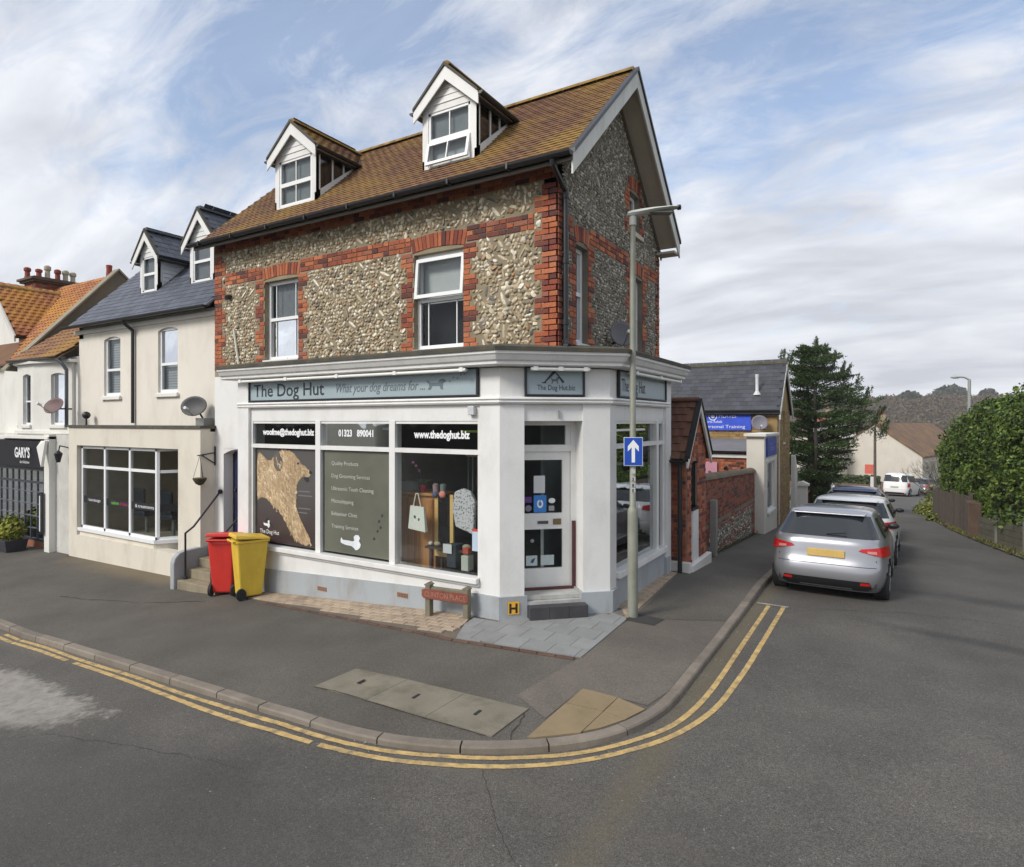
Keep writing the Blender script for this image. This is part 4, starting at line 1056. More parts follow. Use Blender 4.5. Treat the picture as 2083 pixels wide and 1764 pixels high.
for D, op in ((DB, True), (DS, False)):
    dm, W, fr = dormer(D, house, RA, 7.90, 7.45, True, TL)
    # two-light window: fixed top with bars, lower sash (open on the right-hand dormer)
    u0, u1, z0, z1 = W; zm = z0 + (z1 - z0) * .47; f = .04
    w = B(); 
    for q in ((u0, u0 + f, z0, z1), (u1 - f, u1, z0, z1), (u0, u1, z1 - f, z1 + .001), (u0 + f, u1 - f, z0, z0 + f), (u0 + f, u1 - f, zm - .035, zm + .035)): fr.box(w, q[0], q[1], -.065, -.012, q[2], q[3])
    um = (u0 + u1) / 2; fr.box(w, um - .009, um + .009, -.045, -.02, zm + .035, z1 - f)
    if not op: fr.box(w, um - .009, um + .009, -.045, -.02, z0 + f, zm - .035)
    w.build('window_frame', UPVC, dm)
    g = B(); g.quad(*[fr.pt(a, -.035, c) for a, c in ((u0 + f, zm + .03), (u1 - f, zm + .03), (u1 - f, z1 - f), (u0 + f, z1 - f))]); g.build('pane', GLASS, dm)
    k = B(); k.quad(*[fr.pt(a, -.10, c) for a, c in ((u0, z0), (u1, z0), (u1, z1), (u0, z1))]); k.build('blind', plain('pale_blind', (.40, .43, .44), .8), dm)
    p = fr.pt; ou = .07 if op else .0
    zt, zl = zm - .035, z0 + (.0 if op else f)
    F = lambda t: .0 + ou * (1 - t) if op else -.035
    g = B(); g.quad(p(u0 + f, F(0) , zl), p(u1 - f, F(0), zl), p(u1 - f, F(1), zt), p(u0 + f, F(1), zt)); g.build('pane', GLASS, dm)
    if op:
        s = B()
        def hx(ua, ub, ta, tb):
            zz = lambda t: zl + (zt - zl) * t
            s.hexa([p(ua, F(ta) - .02, zz(ta)), p(ub, F(ta) - .02, zz(ta)), p(ub, F(ta) + .02, zz(ta)), p(ua, F(ta) + .02, zz(ta)), p(ua, F(tb) - .02, zz(tb)), p(ub, F(tb) - .02, zz(tb)), p(ub, F(tb) + .02, zz(tb)), p(ua, F(tb) + .02, zz(tb))])
        hx(u0 - .005, u0 + f, 0, 1); hx(u1 - f, u1 + .005, 0, 1); hx(u0 + f, u1 - f, 0, .13); hx(u0 + f, u1 - f, .88, 1); hx(um - .009, um + .009, .13, .88)
        s.build('opening_sash', UPVC, dm)
pieces('roof_tile', tl + TL['items'], tm, TILE, house, 'roof_tiling')
# ---------------- shopfront ----------------
F0 = FRONT(0.0); S0 = SIDE(0.0)
CA = Vector((-1.12, 0)); CBp = Vector((0, 1.03)); CDv = (CBp - CA).normalized()
FC = Fr((CA.x, CA.y), (CDv.x, CDv.y), (CDv.y, -CDv.x)); CL = (CBp - CA).length
plz = lambda x: .36 + .046 * (x + 1.43)
# stall riser walls
b = B(); F0.box(b, -6.5, -1.43, -.18, 0, -.7, .5); b.build('stall_riser', WHITE, house)
b = B(); F0.box(b, -6.5, -1.43, .001, .022, -.7, plz(-6.5), z1b=plz(-1.43)); b.build('plinth', PLINTH, house)
b = B(); S0.box(b, 1.26, 3.46, -.18, 0, -.3, .47); b.build('stall_riser', PLINTH, house)
# sills
b = B(); F0.box(b, -6.24, -1.44, -.10, .075, .49, .565); F0.box(b, -6.24, -1.44, -.10, .03, .445, .49); b.build('sill', WHITE, house, bevel=.008)
b = B(); S0.box(b, 1.27, 3.45, -.10, .06, .47, .56); b.build('sill', WHITE, house, bevel=.008)
# corner pillars (prisms following the splay)
def pil(poly, z0, z1, name, mat, grow=0.0):
    c = sum((Vector(p) for p in poly), Vector((0, 0))) / len(poly); q = [Vector(p) + (Vector(p) - c).normalized() * grow for p in poly]
    b = B(); b.prism([(p.x, p.y, z0) for p in q], (0, 0, z1 - z0)); return b.build(name, mat, house)
inn = lambda u, d: tuple(FC.pt(u, -d, 0).xy)
PL = [(-1.43, 0), (-1.12, 0), inn(.33, 0), inn(.33, .36), (-1.43, .40)]
PR = [inn(1.14, 0), (0, 1.03), (0, 1.26), (-.42, 1.26), inn(1.14, .36)]
for poly in (PL, PR):
    pil(poly, -.1, 3.36, 'pilaster', WHITE)
    pil([(p[0], p[1]) for p in poly], -.12, .36, 'plinth', PLINTH, .045)
b = B(); F0.box(b, -6.53, -6.24, -.3, .03, -.7, 3.36); b.build('pilaster', WHITE, house)
b = B(); F0.box(b, -6.55, -6.22, -.3, .05, -.7, .12); b.build('plinth', PLINTH, house)
b = B(); S0.box(b, 3.45, 3.60, -.3, .03, -.3, 3.36); b.build('pilaster', WHITE, house)
b = B(); S0.box(b, 3.43, 3.62, -.3, .05, -.3, .36); b.build('plinth', PLINTH, house)
b = B(); b.box(-.55, .03, 3.60, 3.72, -.3, 3.36); b.build('return_wall', WHITE, house)
# entablature: head panel, string moulding, sign band, cornice following front, splay and side
def run(poly, name, mat, zlist, parent=house):
    """profile swept along polyline of plan points; zlist = [(projection, z)...] closed"""
    b = B(); n = len(poly); P_ = [Vector(p) for p in poly]; nm = []
    for i in range(n):
        ds = []
        if i > 0: d = (P_[i] - P_[i - 1]).normalized(); ds.append(Vector((d.y, -d.x)))
        if i < n - 1: d = (P_[i + 1] - P_[i]).normalized(); ds.append(Vector((d.y, -d.x)))
        if len(ds) == 2: m = (ds[0] + ds[1]).normalized(); m = m / max(.2, m.dot(ds[0])); nm.append(m)
        else: nm.append(ds[0])
    k = len(zlist)
    for i in range(n):
        for (pr, z) in zlist: q = P_[i] + nm[i] * pr; b.v.append(Vector((q.x, q.y, z)))
    for i in range(n - 1):
        for j in range(k): b.f.append((i * k + j, i * k + (j + 1) % k, (i + 1) * k + (j + 1) % k, (i + 1) * k + j))
    b.f.append(tuple(range(k))); b.f.append(tuple((n - 1) * k + j for j in reversed(range(k))))
    return b.build(name, mat, parent)
PLAN = [(-6.53, 0), (-1.12, 0), (0, 1.03), (0, 3.60)]
PLANX = [(-6.75, 0), (-1.12, 0), (0, 1.03), (0, 3.95)]
run([(-6.24, 0), (-1.43, 0)], 'head_panel', WHITE, [(-.14, 2.66), (-.02, 2.66), (-.02, 2.885), (-.14, 2.885)])
run([(0, 1.26), (0, 3.45)], 'head_panel', WHITE, [(-.14, 2.66), (-.02, 2.66), (-.02, 2.885), (-.14, 2.885)])
b = B(); FC.box(b, .33, 1.14, -.16, -.03, 2.66, 2.885); b.build('head_panel', WHITE, house)
run(PLAN, 'moulding', WHITE, [(-.14, 2.887), (.035, 2.887), (.05, 2.91), (.035, 2.93), (.06, 2.95), (.045, 2.975), (-.14, 2.975)])
run([(-6.24, 0), (-1.43, 0)], 'fascia_band', WHITE, [(-.16, 2.976), (-.01, 2.976), (-.01, 3.40), (-.16, 3.40)])
b = B(); FC.box(b, .33, 1.14, -.16, -.01, 2.976, 3.40); b.build('fascia_band', WHITE, house)
run([(0, 1.26), (0, 3.45)], 'fascia_band', WHITE, [(-.16, 2.976), (-.01, 2.976), (-.01, 3.40), (-.16, 3.40)])
run(PLANX, 'cornice', plain('cornice_paint', (.72, .72, .70), .55, var=.05, dirt=(.4, .39, .34), dirtamt=.3), [(-.2, 3.375), (.19, 3.375), (.21, 3.39), (.21, 3.425), (.24, 3.445), (.27, 3.50), (.29, 3.52), (.29, 3.555), (-.2, 3.555)])
run(PLANX, 'flat_roof_edge', LEAD, [(-.2, 3.556), (.31, 3.556), (.315, 3.605), (.27, 3.625), (-.2, 3.70)])
b = B(); b.prism([(-6.75, .4, 3.60), (-6.75, -.05, 3.60), (-1.1, -.05, 3.60), (-.05, 1.0, 3.60), (-.05, 3.95, 3.60), (-.45, 3.95, 3.6), (-.45, .4, 3.6)], (0, 0, .06)); b.build('flat_roof', LEAD, house)
# window frames
def shopwin(fr, u0, u1, z0, z1, trans, mulls, posts=.05):
    b = B()
    fr.box(b, u0, u0 + posts, -.10, -.02, z0, z1); fr.box(b, u1 - posts, u1, -.10, -.02, z0, z1); fr.box(b, u0, u1, -.10, -.03, z1 - .04, z1)
    fr.box(b, u0, u1, -.11, -.015, trans - .03, trans + .035)
    for m in mulls: fr.box(b, m - .055, m + .055, -.16, -.012, z0, z1)
    w = b.build('shop_window', WHITE, house)
    ed = [u0] + list(mulls) + [u1]
    for a, c in zip(ed, ed[1:]):
        for za, zb in ((z0, trans), (trans, z1)):
            g = B(); g.quad(fr.pt(a, -.07, za), fr.pt(c, -.07, za), fr.pt(c, -.07, zb), fr.pt(a, -.07, zb)); g.build('pane', GLASSD, w)
    return w
shopwin(F0, -6.24, -1.43, .565, 2.66, 2.235, (-4.56, -2.995))
shopwin(S0, 1.26, 3.45, .56, 2.66, 2.30, (3.12,), .04)
b = B(); S0.box(b, 1.30, 2.55, -.085, -.03, 2.515, 2.545); b.build('glazing_bar', WHITE, house)

# door recess
b = B(); FC.box(b, .33, 1.14, -.40, -.05, .28, .33); FC.box(b, .31, 1.16, -.36, .02, -.2, .275); b.build('threshold', plain('painted_threshold', (.45, .45, .43), .7, dirt=(.25, .24, .2), dirtamt=.6), house)
DT = plain('dark_step_tile', (.045, .043, .048), .55, var=.15, fine=80, dirt=(.10, .095, .09), dirtamt=.4)
stp = thing('door_step', 'dark tiled step in front of the shop door between the two corner pillars', 'step', FC.pt(.72, .1, 0))
for i in range(3):
    b = B(); u = .37 + i * .263; FC.box(b, u, u + .258, -.04, .17, -.04, .235); b.build('tile', DT, stp)
DZ0, DZ1 = .36, 2.24; dd = -.36
FRM = B(); FC.box(FRM, 1.07, 1.14, dd - .06, dd + .02, .33, 2.66); FC.box(FRM, .33, .37, dd - .06, dd + .02, .33, 2.66); FC.box(FRM, .37, 1.07, dd - .06, dd + .03, 2.24, 2.33); FC.box(FRM, .37, 1.07, dd - .06, dd + .02, 2.60, 2.66)
FRM.build('door_frame', WHITE, house)
g = B(); g.quad(FC.pt(.37, dd - .02, 2.33), FC.pt(1.0, dd - .02, 2.33), FC.pt(1.0, dd - .02, 2.6), FC.pt(.37, dd - .02, 2.6)); g.build('transom_pane', GLASSD, house)
b = B(); FC.box(b, 1.0, 1.07, dd - .05, dd - .0, 2.33, 2.6); b.build('door_frame', WHITE, house)
door = B(); wall(door, FC, .375, 1.065, DZ0, DZ1, .045, [(.40, .955, 1.38, 2.12), (.40, .955, .62, 1.16)], d=dd - .005)
dr = door.build('door', WHITE, house)
for za, zb in ((1.38, 2.12), (.62, 1.16)):
    g = B(); g.quad(FC.pt(.40, dd - .03, za), FC.pt(.955, dd - .03, za), FC.pt(.955, dd - .03, zb), FC.pt(.40, dd - .03, zb)); g.build('pane', GLASSD, dr)
b = B(); FC.box(b, .60, .75, dd - .005, dd + .008, 1.235, 1.275); b.build('letterbox', plain('dull_chrome', (.12, .12, .12), .35, metal=.8), dr)
b = B(); FC.box(b, .82, .935, dd - .005, dd + .006, 1.22, 1.30); b.build('brass_plate', plain('aged_brass', (.22, .17, .08), .4, metal=.7), dr)
MAROON = plain('maroon_paint', (.085, .02, .022), .5)
b = B(); FC.box(b, .38, 1.12, dd + .021, dd + .05, .331, .365); FC.box(b, 1.085, 1.13, dd + .021, dd + .045, .366, 1.27); b.build('threshold_strip', MAROON, house)
b = B(); FC.box(b, .34, 1.13, -.37, -.05, 2.655, 2.659); b.build('recess_ceiling', WHITE, house)
b = B(); FC.box(b, .80, .815, -.028, .0, 2.70, 2.80); b.build('hook', GALV, house)
# door stickers
def sheet_on(fr, u0, u1, z0, z1, d, mat, name, parent): 
    b = B(); fr.box(b, u0, u1, d, d + .002, z0, z1); return b.build(name, mat, parent)
PAPER = plain('paper', (.62, .63, .63), .7, var=.02); BLUEP = plain('blue_print', (.04, .22, .62), .6); DKTXT = plain('dark_print', (.02, .022, .03), .6); REDP = plain('red_print', (.50, .05, .03), .6)
WTXT = plain('white_vinyl', (.80, .82, .82), .5, var=.02)
ds = dd - .027
nt = thing('notice', 'plain grey paper notice stuck inside the door glass above the blue sticker', 'notice', FC.pt(.62, ds, 1.7)); sheet_on(FC, .55, .71, 1.66, 1.90, ds, PAPER, 'sheet', nt)
nt = thing('sticker', 'bright blue sticker with white ring emblem on the shop door glass', 'sticker', FC.pt(.62, ds, 1.4)); sheet_on(FC, .55, .73, 1.39, 1.63, ds, BLUEP, 'sheet', nt)
b = B()
for i in range(14):
    a0, a1 = 2 * math.pi * i / 14, 2 * math.pi * (i + 1) / 14
    if i in (3,): continue
    b.quad(FC.pt(.64 + .045 * math.cos(a0), ds + .004, 1.51 + .06 * math.sin(a0)), FC.pt(.64 + .045 * math.cos(a1), ds + .004, 1.51 + .06 * math.sin(a1)), FC.pt(.64 + .022 * math.cos(a1), ds + .004, 1.51 + .03 * math.sin(a1)), FC.pt(.64 + .022 * math.cos(a0), ds + .004, 1.51 + .03 * math.sin(a0)))
b.build('emblem', WTXT, nt, fix=False)
nt = thing('sticker', 'small white oval sticker on the door glass right of the blue sticker', 'sticker', FC.pt(.80, ds, 1.5)); b = B(); b.lathe((0, 0, 0), [(.045, 0), (.045, .002)], 16, 'y'); b.v = [FC.pt(.81 + v.x * 1.1, ds + v.y, 1.55 + v.z * .8) for v in b.v]; b.build('disc', WTXT, nt)
nt = thing('sticker', 'small grey square sticker under the white oval one on the door glass', 'sticker', FC.pt(.80, ds, 1.42)); sheet_on(FC, .765, .845, 1.41, 1.48, ds, plain('grey_print', (.35, .33, .33), .6), 'sheet', nt)
nt = thing('sticker', 'purple sticker low on the left of the upper door glass', 'sticker', FC.pt(.45, ds, 1.52)); sheet_on(FC, .42, .52, 1.53, 1.61, ds, plain('purple_print', (.10, .04, .22), .6), 'sheet', nt)
nt = thing('sticker', 'dark round badge sticker below the purple sticker on the door glass', 'sticker', FC.pt(.45, ds, 1.43)); b = B(); b.lathe((0, 0, 0), [(.045, 0), (.045, .002)], 16, 'y'); b.v = [FC.pt(.475 + v.x, ds + v.y, 1.45 + v.z) for v in b.v]; b.build('disc', plain('grey_purple_print', (.2, .18, .24), .6), nt)
for i, (a, c, lb) in enumerate(((.44, .60, 'pale blue notice with a dark drawing at the bottom of the lower door glass'), (.65, .84, 'pale grey notice at the bottom right of the lower door glass'))):
    nt = thing('notice', lb, 'notice', FC.pt(a, ds, .65)); sheet_on(FC, a, c, .655, .795, ds, plain('pale_blue_paper', (.48, .56, .56), .6), 'sheet', nt)
    if i == 0: b = B(); q = [(.50, .70), (.54, .69), (.56, .73), (.575, .765), (.54, .75), (.52, .74)]; b.add([FC.pt(u, ds + .004, z) for u, z in q], [tuple(range(6))]); b.build('drawing', plain('navy_print', (.03, .08, .16), .6), nt, fix=False)
b = B(); b.ball(FC.pt(.55, dd - .12, .98), .028, 10, 8); tag(b.build('round_white_knob', WTXT, None, smooth='all'), 'small round white disc seen through the lower door glass', 'ornament')
# hydrant plate on the pillar plinth
HY = thing('hydrant_plate', 'small yellow plate with black letter H on the grey plinth of the corner pillar', 'sign', FC.pt(.18, .06, .2))
hd = .0
for v in (0,): pass
fr_pl = Fr(tuple(FC.pt(0, .047, 0).xy), tuple(FC.u.xy), tuple(FC.n.xy))
sheet_on(fr_pl, .10, .25, .135, .30, .0, plain('hydrant_yellow', (.72, .38, .03), .5, var=.06), 'plate', HY)
text('H', .17, fr_pl, .118, .004, .155, plain('black_print', (.01, .01, .01), .5), HY, 'letter', bold=.006)
# alarm box
b = B(); F0.box(b, -1.60, -1.50, -.018, .05, 2.74, 2.86); tag(b.build('alarm_box', plain('alarm_plastic', (.55, .56, .58), .4), None, bevel=.01), 'small pale alarm box above the right shop window beside the corner pillar', 'alarm box')

# sign boards
SIGNP = plain('sign_panel', (.34, .42, .45), .35, var=.05, scale=1.0); SIGNF = plain('sign_frame', (.012, .014, .018), .4); SIGNTXT = plain('sign_lettering', (.02, .028, .035), .5); SIGNFA = plain('sign_lettering_faded', (.13, .17, .19), .5)
def board(fr, u0, u1, z0, z1, label, d=.0, fw=.03):
    t = thing('sign_board', label, 'sign', fr.pt(u0, d, z0))
    b = B(); fr.box(b, u0 + fw, u1 - fw, d - .005, d + .02, z0 + fw, z1 - fw); b.build('panel', SIGNP, t)
    b = B(); fr.box(b, u0, u1, d, d + .045, z0, z0 + fw); fr.box(b, u0, u1, d, d + .045, z1 - fw, z1); fr.box(b, u0, u0 + fw, d, d + .045, z0 + fw, z1 - fw); fr.box(b, u1 - fw, u1, d, d + .045, z0 + fw, z1 - fw); b.build('frame', SIGNF, t, bevel=.006)
    return t
t = board(F0, -6.23, -1.44, 2.985, 3.385, 'long grey shop fascia sign reading The Dog Hut over the front windows')
text('The Dog Hut', .30, F0, -6.10, .024, 3.075, SIGNTXT, t, width=1.72, bold=.002)
text('What your dog dreams for ...', .20, F0, -4.10, .024, 3.10, SIGNFA, t, width=1.75, shear=.35)
def paw(b, fr, u, z, s, d, rot=0):
    for (x, y, r_) in ((0, 0, .5), (-.55, .55, .22), (-.2, .85, .24), (.2, .85, .24), (.55, .55, .22)):
        X = x * math.cos(rot) - y * math.sin(rot); Y = x * math.sin(rot) + y * math.cos(rot)
        b.add([fr.pt(u + s * (X + r_ * math.cos(k * math.pi / 4)), d, z + s * (Y + r_ * math.sin(k * math.pi / 4))) for k in range(8)], [tuple(range(8))])
b = B()
for k, (uu, zz) in enumerate(((-1.92, 3.20), (-1.86, 3.25), (-1.79, 3.235), (-1.73, 3.285), (-1.67, 3.29))): paw(b, F0, uu, zz, .018, .024, -.9)
b.build('paw_prints', SIGNFA, t, fix=False)
b = B(); dog = [(0, 0), (.03, .05), (.02, .10), (-.02, .14), (.0, .16), (.05, .12), (.18, .12), (.22, .17), (.28, .18), (.33, .14), (.30, .12), (.27, .11), (.26, .03), (.28, 0), (.23, 0), (.21, .06), (.08, .06), (.05, 0)]
b.add([F0.pt(-2.30 + x, .024, 3.10 + z * .8) for x, z in dog], [tuple(range(len(dog)))]); b.build('dog_outline', SIGNFA, t, fix=False)
t = board(FC, .33, 1.155, 2.985, 3.385, 'square grey sign with black hut roof logo above the corner door', fw=.028)
b = B()
for (p0, p1, w) in (((.60, 3.17), (.74, 3.32), .022), ((.74, 3.32), (.86, 3.17), .016), ((.56, 3.165), (.62, 3.17), .012)):
    a = Vector(p0); c = Vector(p1); n_ = Vector((-(c - a).y, (c - a).x)).normalized() * w; b.add([FC.pt(q.x, .024, q.y) for q in (a - n_ * .3, c - n_, c + n_, a + n_ * .3)], [(0, 1, 2, 3)])
b.build('roof_logo', SIGNTXT, t, fix=False)
b = B(); b.add([FC.pt(.74 + x * .35 - .05, .024, 3.155 + z * .5) for x, z in dog], [tuple(range(len(dog)))]); b.build('dog_outline', SIGNFA, t, fix=False)
text('The Dog Hut.biz', .10, FC, .50, .024, 3.07, SIGNTXT, t, width=.52)
t = board(S0, 1.28, 3.44, 2.985, 3.385, 'grey shop sign on the side street face partly behind the lamp post')
text('The Dog Hut', .26, S0, 1.40, .024, 3.08, SIGNTXT, t, width=1.0)
# strip lights over the signs
TUBE = plain('light_housing', (.82, .82, .78), .35, var=.02)
def striplight(fr, u0, u1, z, label, d=.16):
    t = thing('strip_light', label, 'light', fr.pt(u0, d, z))
    b = B(); b.tube(fr.pt(u0, d, z), fr.pt(u1, d, z), .024, n=10); b.build('tube_housing', TUBE, t, smooth=True)
    b = B(); n = max(2, int((u1 - u0) / 1.1))
    for i in range(n + 1):
        u = u0 + .06 + (u1 - u0 - .12) * i / n; fr.box(b, u - .03, u + .03, d - .035, d + .03, z - .02, z + .034); fr.box(b, u - .012, u + .012, .03, d - .03, z + .0, z + .022)
    b.build('bracket', TUBE, t)
striplight(F0, -6.32, -1.55, 3.335, 'long white tube light along the top of the front fascia sign')
striplight(FC, .38, 1.18, 3.335, 'short white tube light above the logo sign over the corner door')
striplight(S0, 1.55, 3.85, 3.335, 'white tube light above the side street sign')

# ---------------- window graphics ----------------
gd = -.064     # just in front of the glass
olive = NT('olive_vinyl'); ow = olive.noise(1.2, 3); olive.set(olive.ramp(ow, [(0.3, (0.10, 0.105, 0.08)), (.7, (0.15, 0.15, 0.115))]), .35); OLIVE = olive.m
ps = thing('window_poster', 'olive window vinyl listing dog services in the middle pane', 'poster', F0.pt(-3.8, gd, .6))
b = B(); F0.box(b, -4.46, -3.07, gd - .003, gd, .60, 2.19); b.build('sheet', OLIVE, ps)
VTX = plain('pale_vinyl_text', (.50, .51, .46), .5)
for i, s_ in enumerate(('Quality Products', 'Dog Grooming Services', 'Ultrasonic Teeth Cleaning', 'Microchipping', 'Behaviour Clinic', 'Training Services')):
    text(s_, .085, F0, -4.30, gd + .003, 1.97 - i * .198, VTX, ps)
WD = plain('sketch_white', (.70, .74, .76), .5)
b = B(); dg = [(-.30, .05), (-.24, .02), (-.16, .0), (.0, -.01), (.07, -.06), (.10, -.10), (.16, -.08), (.22, -.02), (.24, .06), (.19, .14), (.22, .22), (.18, .28), (.10, .28), (.05, .22), (.07, .14), (.03, .11), (-.10, .12), (-.24, .12), (-.28, .18), (-.30, .12)]
b.add([F0.pt(-3.86 + x * .8, gd + .003, .735 + z * .62) for x, z in dg], [tuple(range(len(dg)))]); b.build('dog_cartoon', WD, ps, fix=False)
b = B()
for u, z in ((-3.40, .88), (-3.33, 1.0), (-3.27, 1.06), (-3.30, 1.15), (-3.24, 1.24)): paw(b, F0, u, z, .028, gd + .003, -.7)
b.build('paw_prints', DKTXT, ps, fix=False)
# photograph of a long haired dog in the left pane
fur = NT('printed_fur'); fn = fur.noise(9, 6, .62, stretch=(2.2, 1, .6), dist=1.2); fb = fur.noise(1.8, 3, .5)
fc = fur.ramp(fn, [(.28, (.24, .15, .08)), (.45, (.38, .26, .14)), (.6, (.52, .38, .22)), (.75, (.62, .48, .30))]); fur.set(fur.scale(fc, fur.val(fb, .7, 1.2, .3, .7)), .4); FUR = fur.m
bgp = NT('printed_backdrop'); bn = bgp.noise(2.5, 4); zz_ = bgp.n.new('ShaderNodeSeparateXYZ'); bgp.l.new(bgp.pos, zz_.inputs[0])
bgp.set(bgp.mix(bgp.val(bgp.math('ADD', zz_.outputs[2], bgp.math('MULTIPLY', bn, .5)), 0, 1, 1.0, 1.9), (.045, .03, .03), (.085, .08, .075)), .4)
pp = thing('window_poster', 'dark photo poster of a leaping golden long haired dog in the left pane', 'poster', F0.pt(-5.4, gd, .6))
b = B(); F0.box(b, -6.13, -4.66, gd - .003, gd, .60, 2.19); b.build('sheet', bgp.m, pp)
def blob(pts, d, mat, name, it=2, closed=True):
    p = [Vector(q) for q in pts]
    for _ in range(it): p = [x for a, c in zip(p, p[1:] + p[:1]) for x in (a * .75 + c * .25, a * .25 + c * .75)]
    # ragged hairy edge
    r_ = random.Random(len(pts)); cen = sum(p, Vector((0, 0))) / len(p)
    p = [q + (q - cen).normalized() * r_.uniform(-.012, .014) for q in p]
    from mathutils.geometry import tessellate_polygon
    tris = tessellate_polygon([[Vector((q.x, q.y, 0)) for q in p]])
    me = bpy.data.meshes.new(name); me.from_pydata([tuple(F0.pt(q.x, d, q.y) - off(pp)) for q in p], [], [tuple(t) for t in tris]); me.materials.append(mat); o = bpy.data.objects.new(name, me); COL.objects.link(o); o.parent = pp
    return p
DOGP = blob([(-6.13, 2.16), (-5.98, 2.08), (-5.80, 1.96), (-5.66, 2.08), (-5.52, 2.18), (-5.32, 2.18), (-5.14, 2.10), (-5.00, 1.96), (-4.84, 1.88), (-4.76, 1.80), (-4.84, 1.74), (-4.98, 1.76), (-5.06, 1.68), (-5.12, 1.60), (-5.12, 1.42), (-5.14, 1.26), (-5.05, 1.08), (-4.88, .86), (-4.76, .70), (-4.84, .63), (-5.08, .66), (-5.26, .78), (-5.40, .98), (-5.52, 1.14), (-5.68, 1.20), (-5.86, 1.34), (-6.02, 1.36), (-6.13, 1.30)], gd + .003, FUR, 'dog_photo')
# locks of fur printed along the body
fl_m = NT('printed_locks'); fl_m.set(fl_m.scale(fl_m.ramp(fl_m.rnd(), [(0, (.40, .28, .16)), (.2, (.47, .34, .20)), (.45, (.54, .41, .25)), (.7, (.60, .47, .30)), (.88, (.68, .56, .39))], 'CONSTANT'), fl_m.val(fl_m.noise(3.2, 3, .6), .80, 1.16, .33, .66)), .45)
rr = random.Random(11); b = B(); flat = [(q.x, q.y) for q in DOGP]
def flow(x, z):
    if z > 1.62 and x > -5.35: return R(-28)
    if z > 1.75: return R(-50)
    if z > 1.15: return R(-62)
    return R(-66)
for k in range(1500):
    x, z = rr.uniform(-6.13, -4.75), rr.uniform(.62, 2.19)
    if not inpoly(x, z, flat): continue
    a = flow(x, z) + rr.gauss(0, .35); L = rr.uniform(.04, .13) * (.45 if (z > 1.62 and x > -5.3) else 1); w = L * .11
    c, s2 = math.cos(a), math.sin(a); bend = rr.uniform(-.3, .3) * L
    if not inpoly(x + c * L, z + s2 * L, flat): L *= .5
    pts = [(x - s2 * w, z + c * w), (x + s2 * w, z - c * w), (x + c * L * .5 + s2 * w + bend * s2, z + s2 * L * .5 - c * w - bend * c), (x + c * L, z + s2 * L), (x + c * L * .5 - s2 * w + bend * s2, z + s2 * L * .5 + c * w - bend * c)]
    b.add([F0.pt(u, gd + .0036 + k * 1e-6, v) for u, v in pts], [(0, 1, 2, 3, 4)])
o = b.build('fur_print', fl_m.m, pp, fix=False); o['kind'] = 'stuff'
DFUR = plain('printed_dark_fur', (.12, .10, .085), .5, var=.3, fine=25)
blob([(-5.66, 2.14), (-5.55, 2.16), (-5.46, 2.0), (-5.48, 1.84), (-5.60, 1.80), (-5.70, 1.92)], gd + .005, DFUR, 'dog_ear')
blob([(-4.80, 1.87), (-4.74, 1.84), (-4.75, 1.79), (-4.81, 1.80)], gd + .006, DKTXT, 'dog_nose', 1)
blob([(-4.96, 1.74), (-4.84, 1.76), (-4.80, 1.68), (-4.86, 1.66)], gd + .006, DKTXT, 'dog_mouth', 1)
blob([(-5.10, 1.98), (-5.05, 1.99), (-5.04, 1.95), (-5.09, 1.94)], gd + .006, DKTXT, 'dog_eye', 1)
text('The Dog Hut', .10, F0, -6.05, gd + .004, .74, WTXT, pp, width=.5)
b = B()
for (p0, p1) in (((-5.98, .86), (-5.85, 1.0)), ((-5.85, 1.0), (-5.72, .86))):
    a = Vector(p0); c = Vector(p1); n_ = Vector((-(c - a).y, (c - a).x)).normalized() * .012; b.add([F0.pt(q.x, gd + .004, q.y) for q in (a - n_, c - n_, c + n_, a + n_)], [(0, 1, 2, 3)])
b.build('roof_logo', DKTXT, pp, fix=False)
b = B(); b.add([F0.pt(-5.86 + x * .3, gd + .005, .87 + z * .35) for x, z in dg], [tuple(range(len(dg)))]); b.build('dog_cartoon', WD, pp, fix=False)
for s_, z in (('a treat for', 1.50), ('every good dog', 1.42), ('come in', 1.22), ('and see', 1.14)): pass
b = B()
for z, w in ((1.50, .28), (1.43, .34), (1.22, .30), (1.15, .22)): F0.box(b, -5.08, -5.08 + w, gd + .002, gd + .003, z, z + .018)
b.build('small_print', plain('faint_print', (.16, .16, .16), .5), pp)
# white lettering on the top lights
tx = thing('window_lettering', 'white vinyl email address on the left top light of the shop window', 'lettering', F0.pt(-5.3, gd, 2.4)); text('woofme@thedoghut.biz', .14, F0, -5.98, gd + .001, 2.43, WTXT, tx, width=1.28, bold=.006)
tx = thing('window_lettering', 'white vinyl telephone number on the middle top light of the shop window', 'lettering', F0.pt(-3.8, gd, 2.4)); text('01323   890041', .14, F0, -4.15, gd + .001, 2.425, WTXT, tx, width=.74, bold=.006)
tx = thing('window_lettering', 'white vinyl web address on the right top light of the shop window', 'lettering', F0.pt(-2.3, gd, 2.4)); text('www.thedoghut.biz', .15, F0, -2.62, gd + .001, 2.42, WTXT, tx, width=.98, bold=.006)

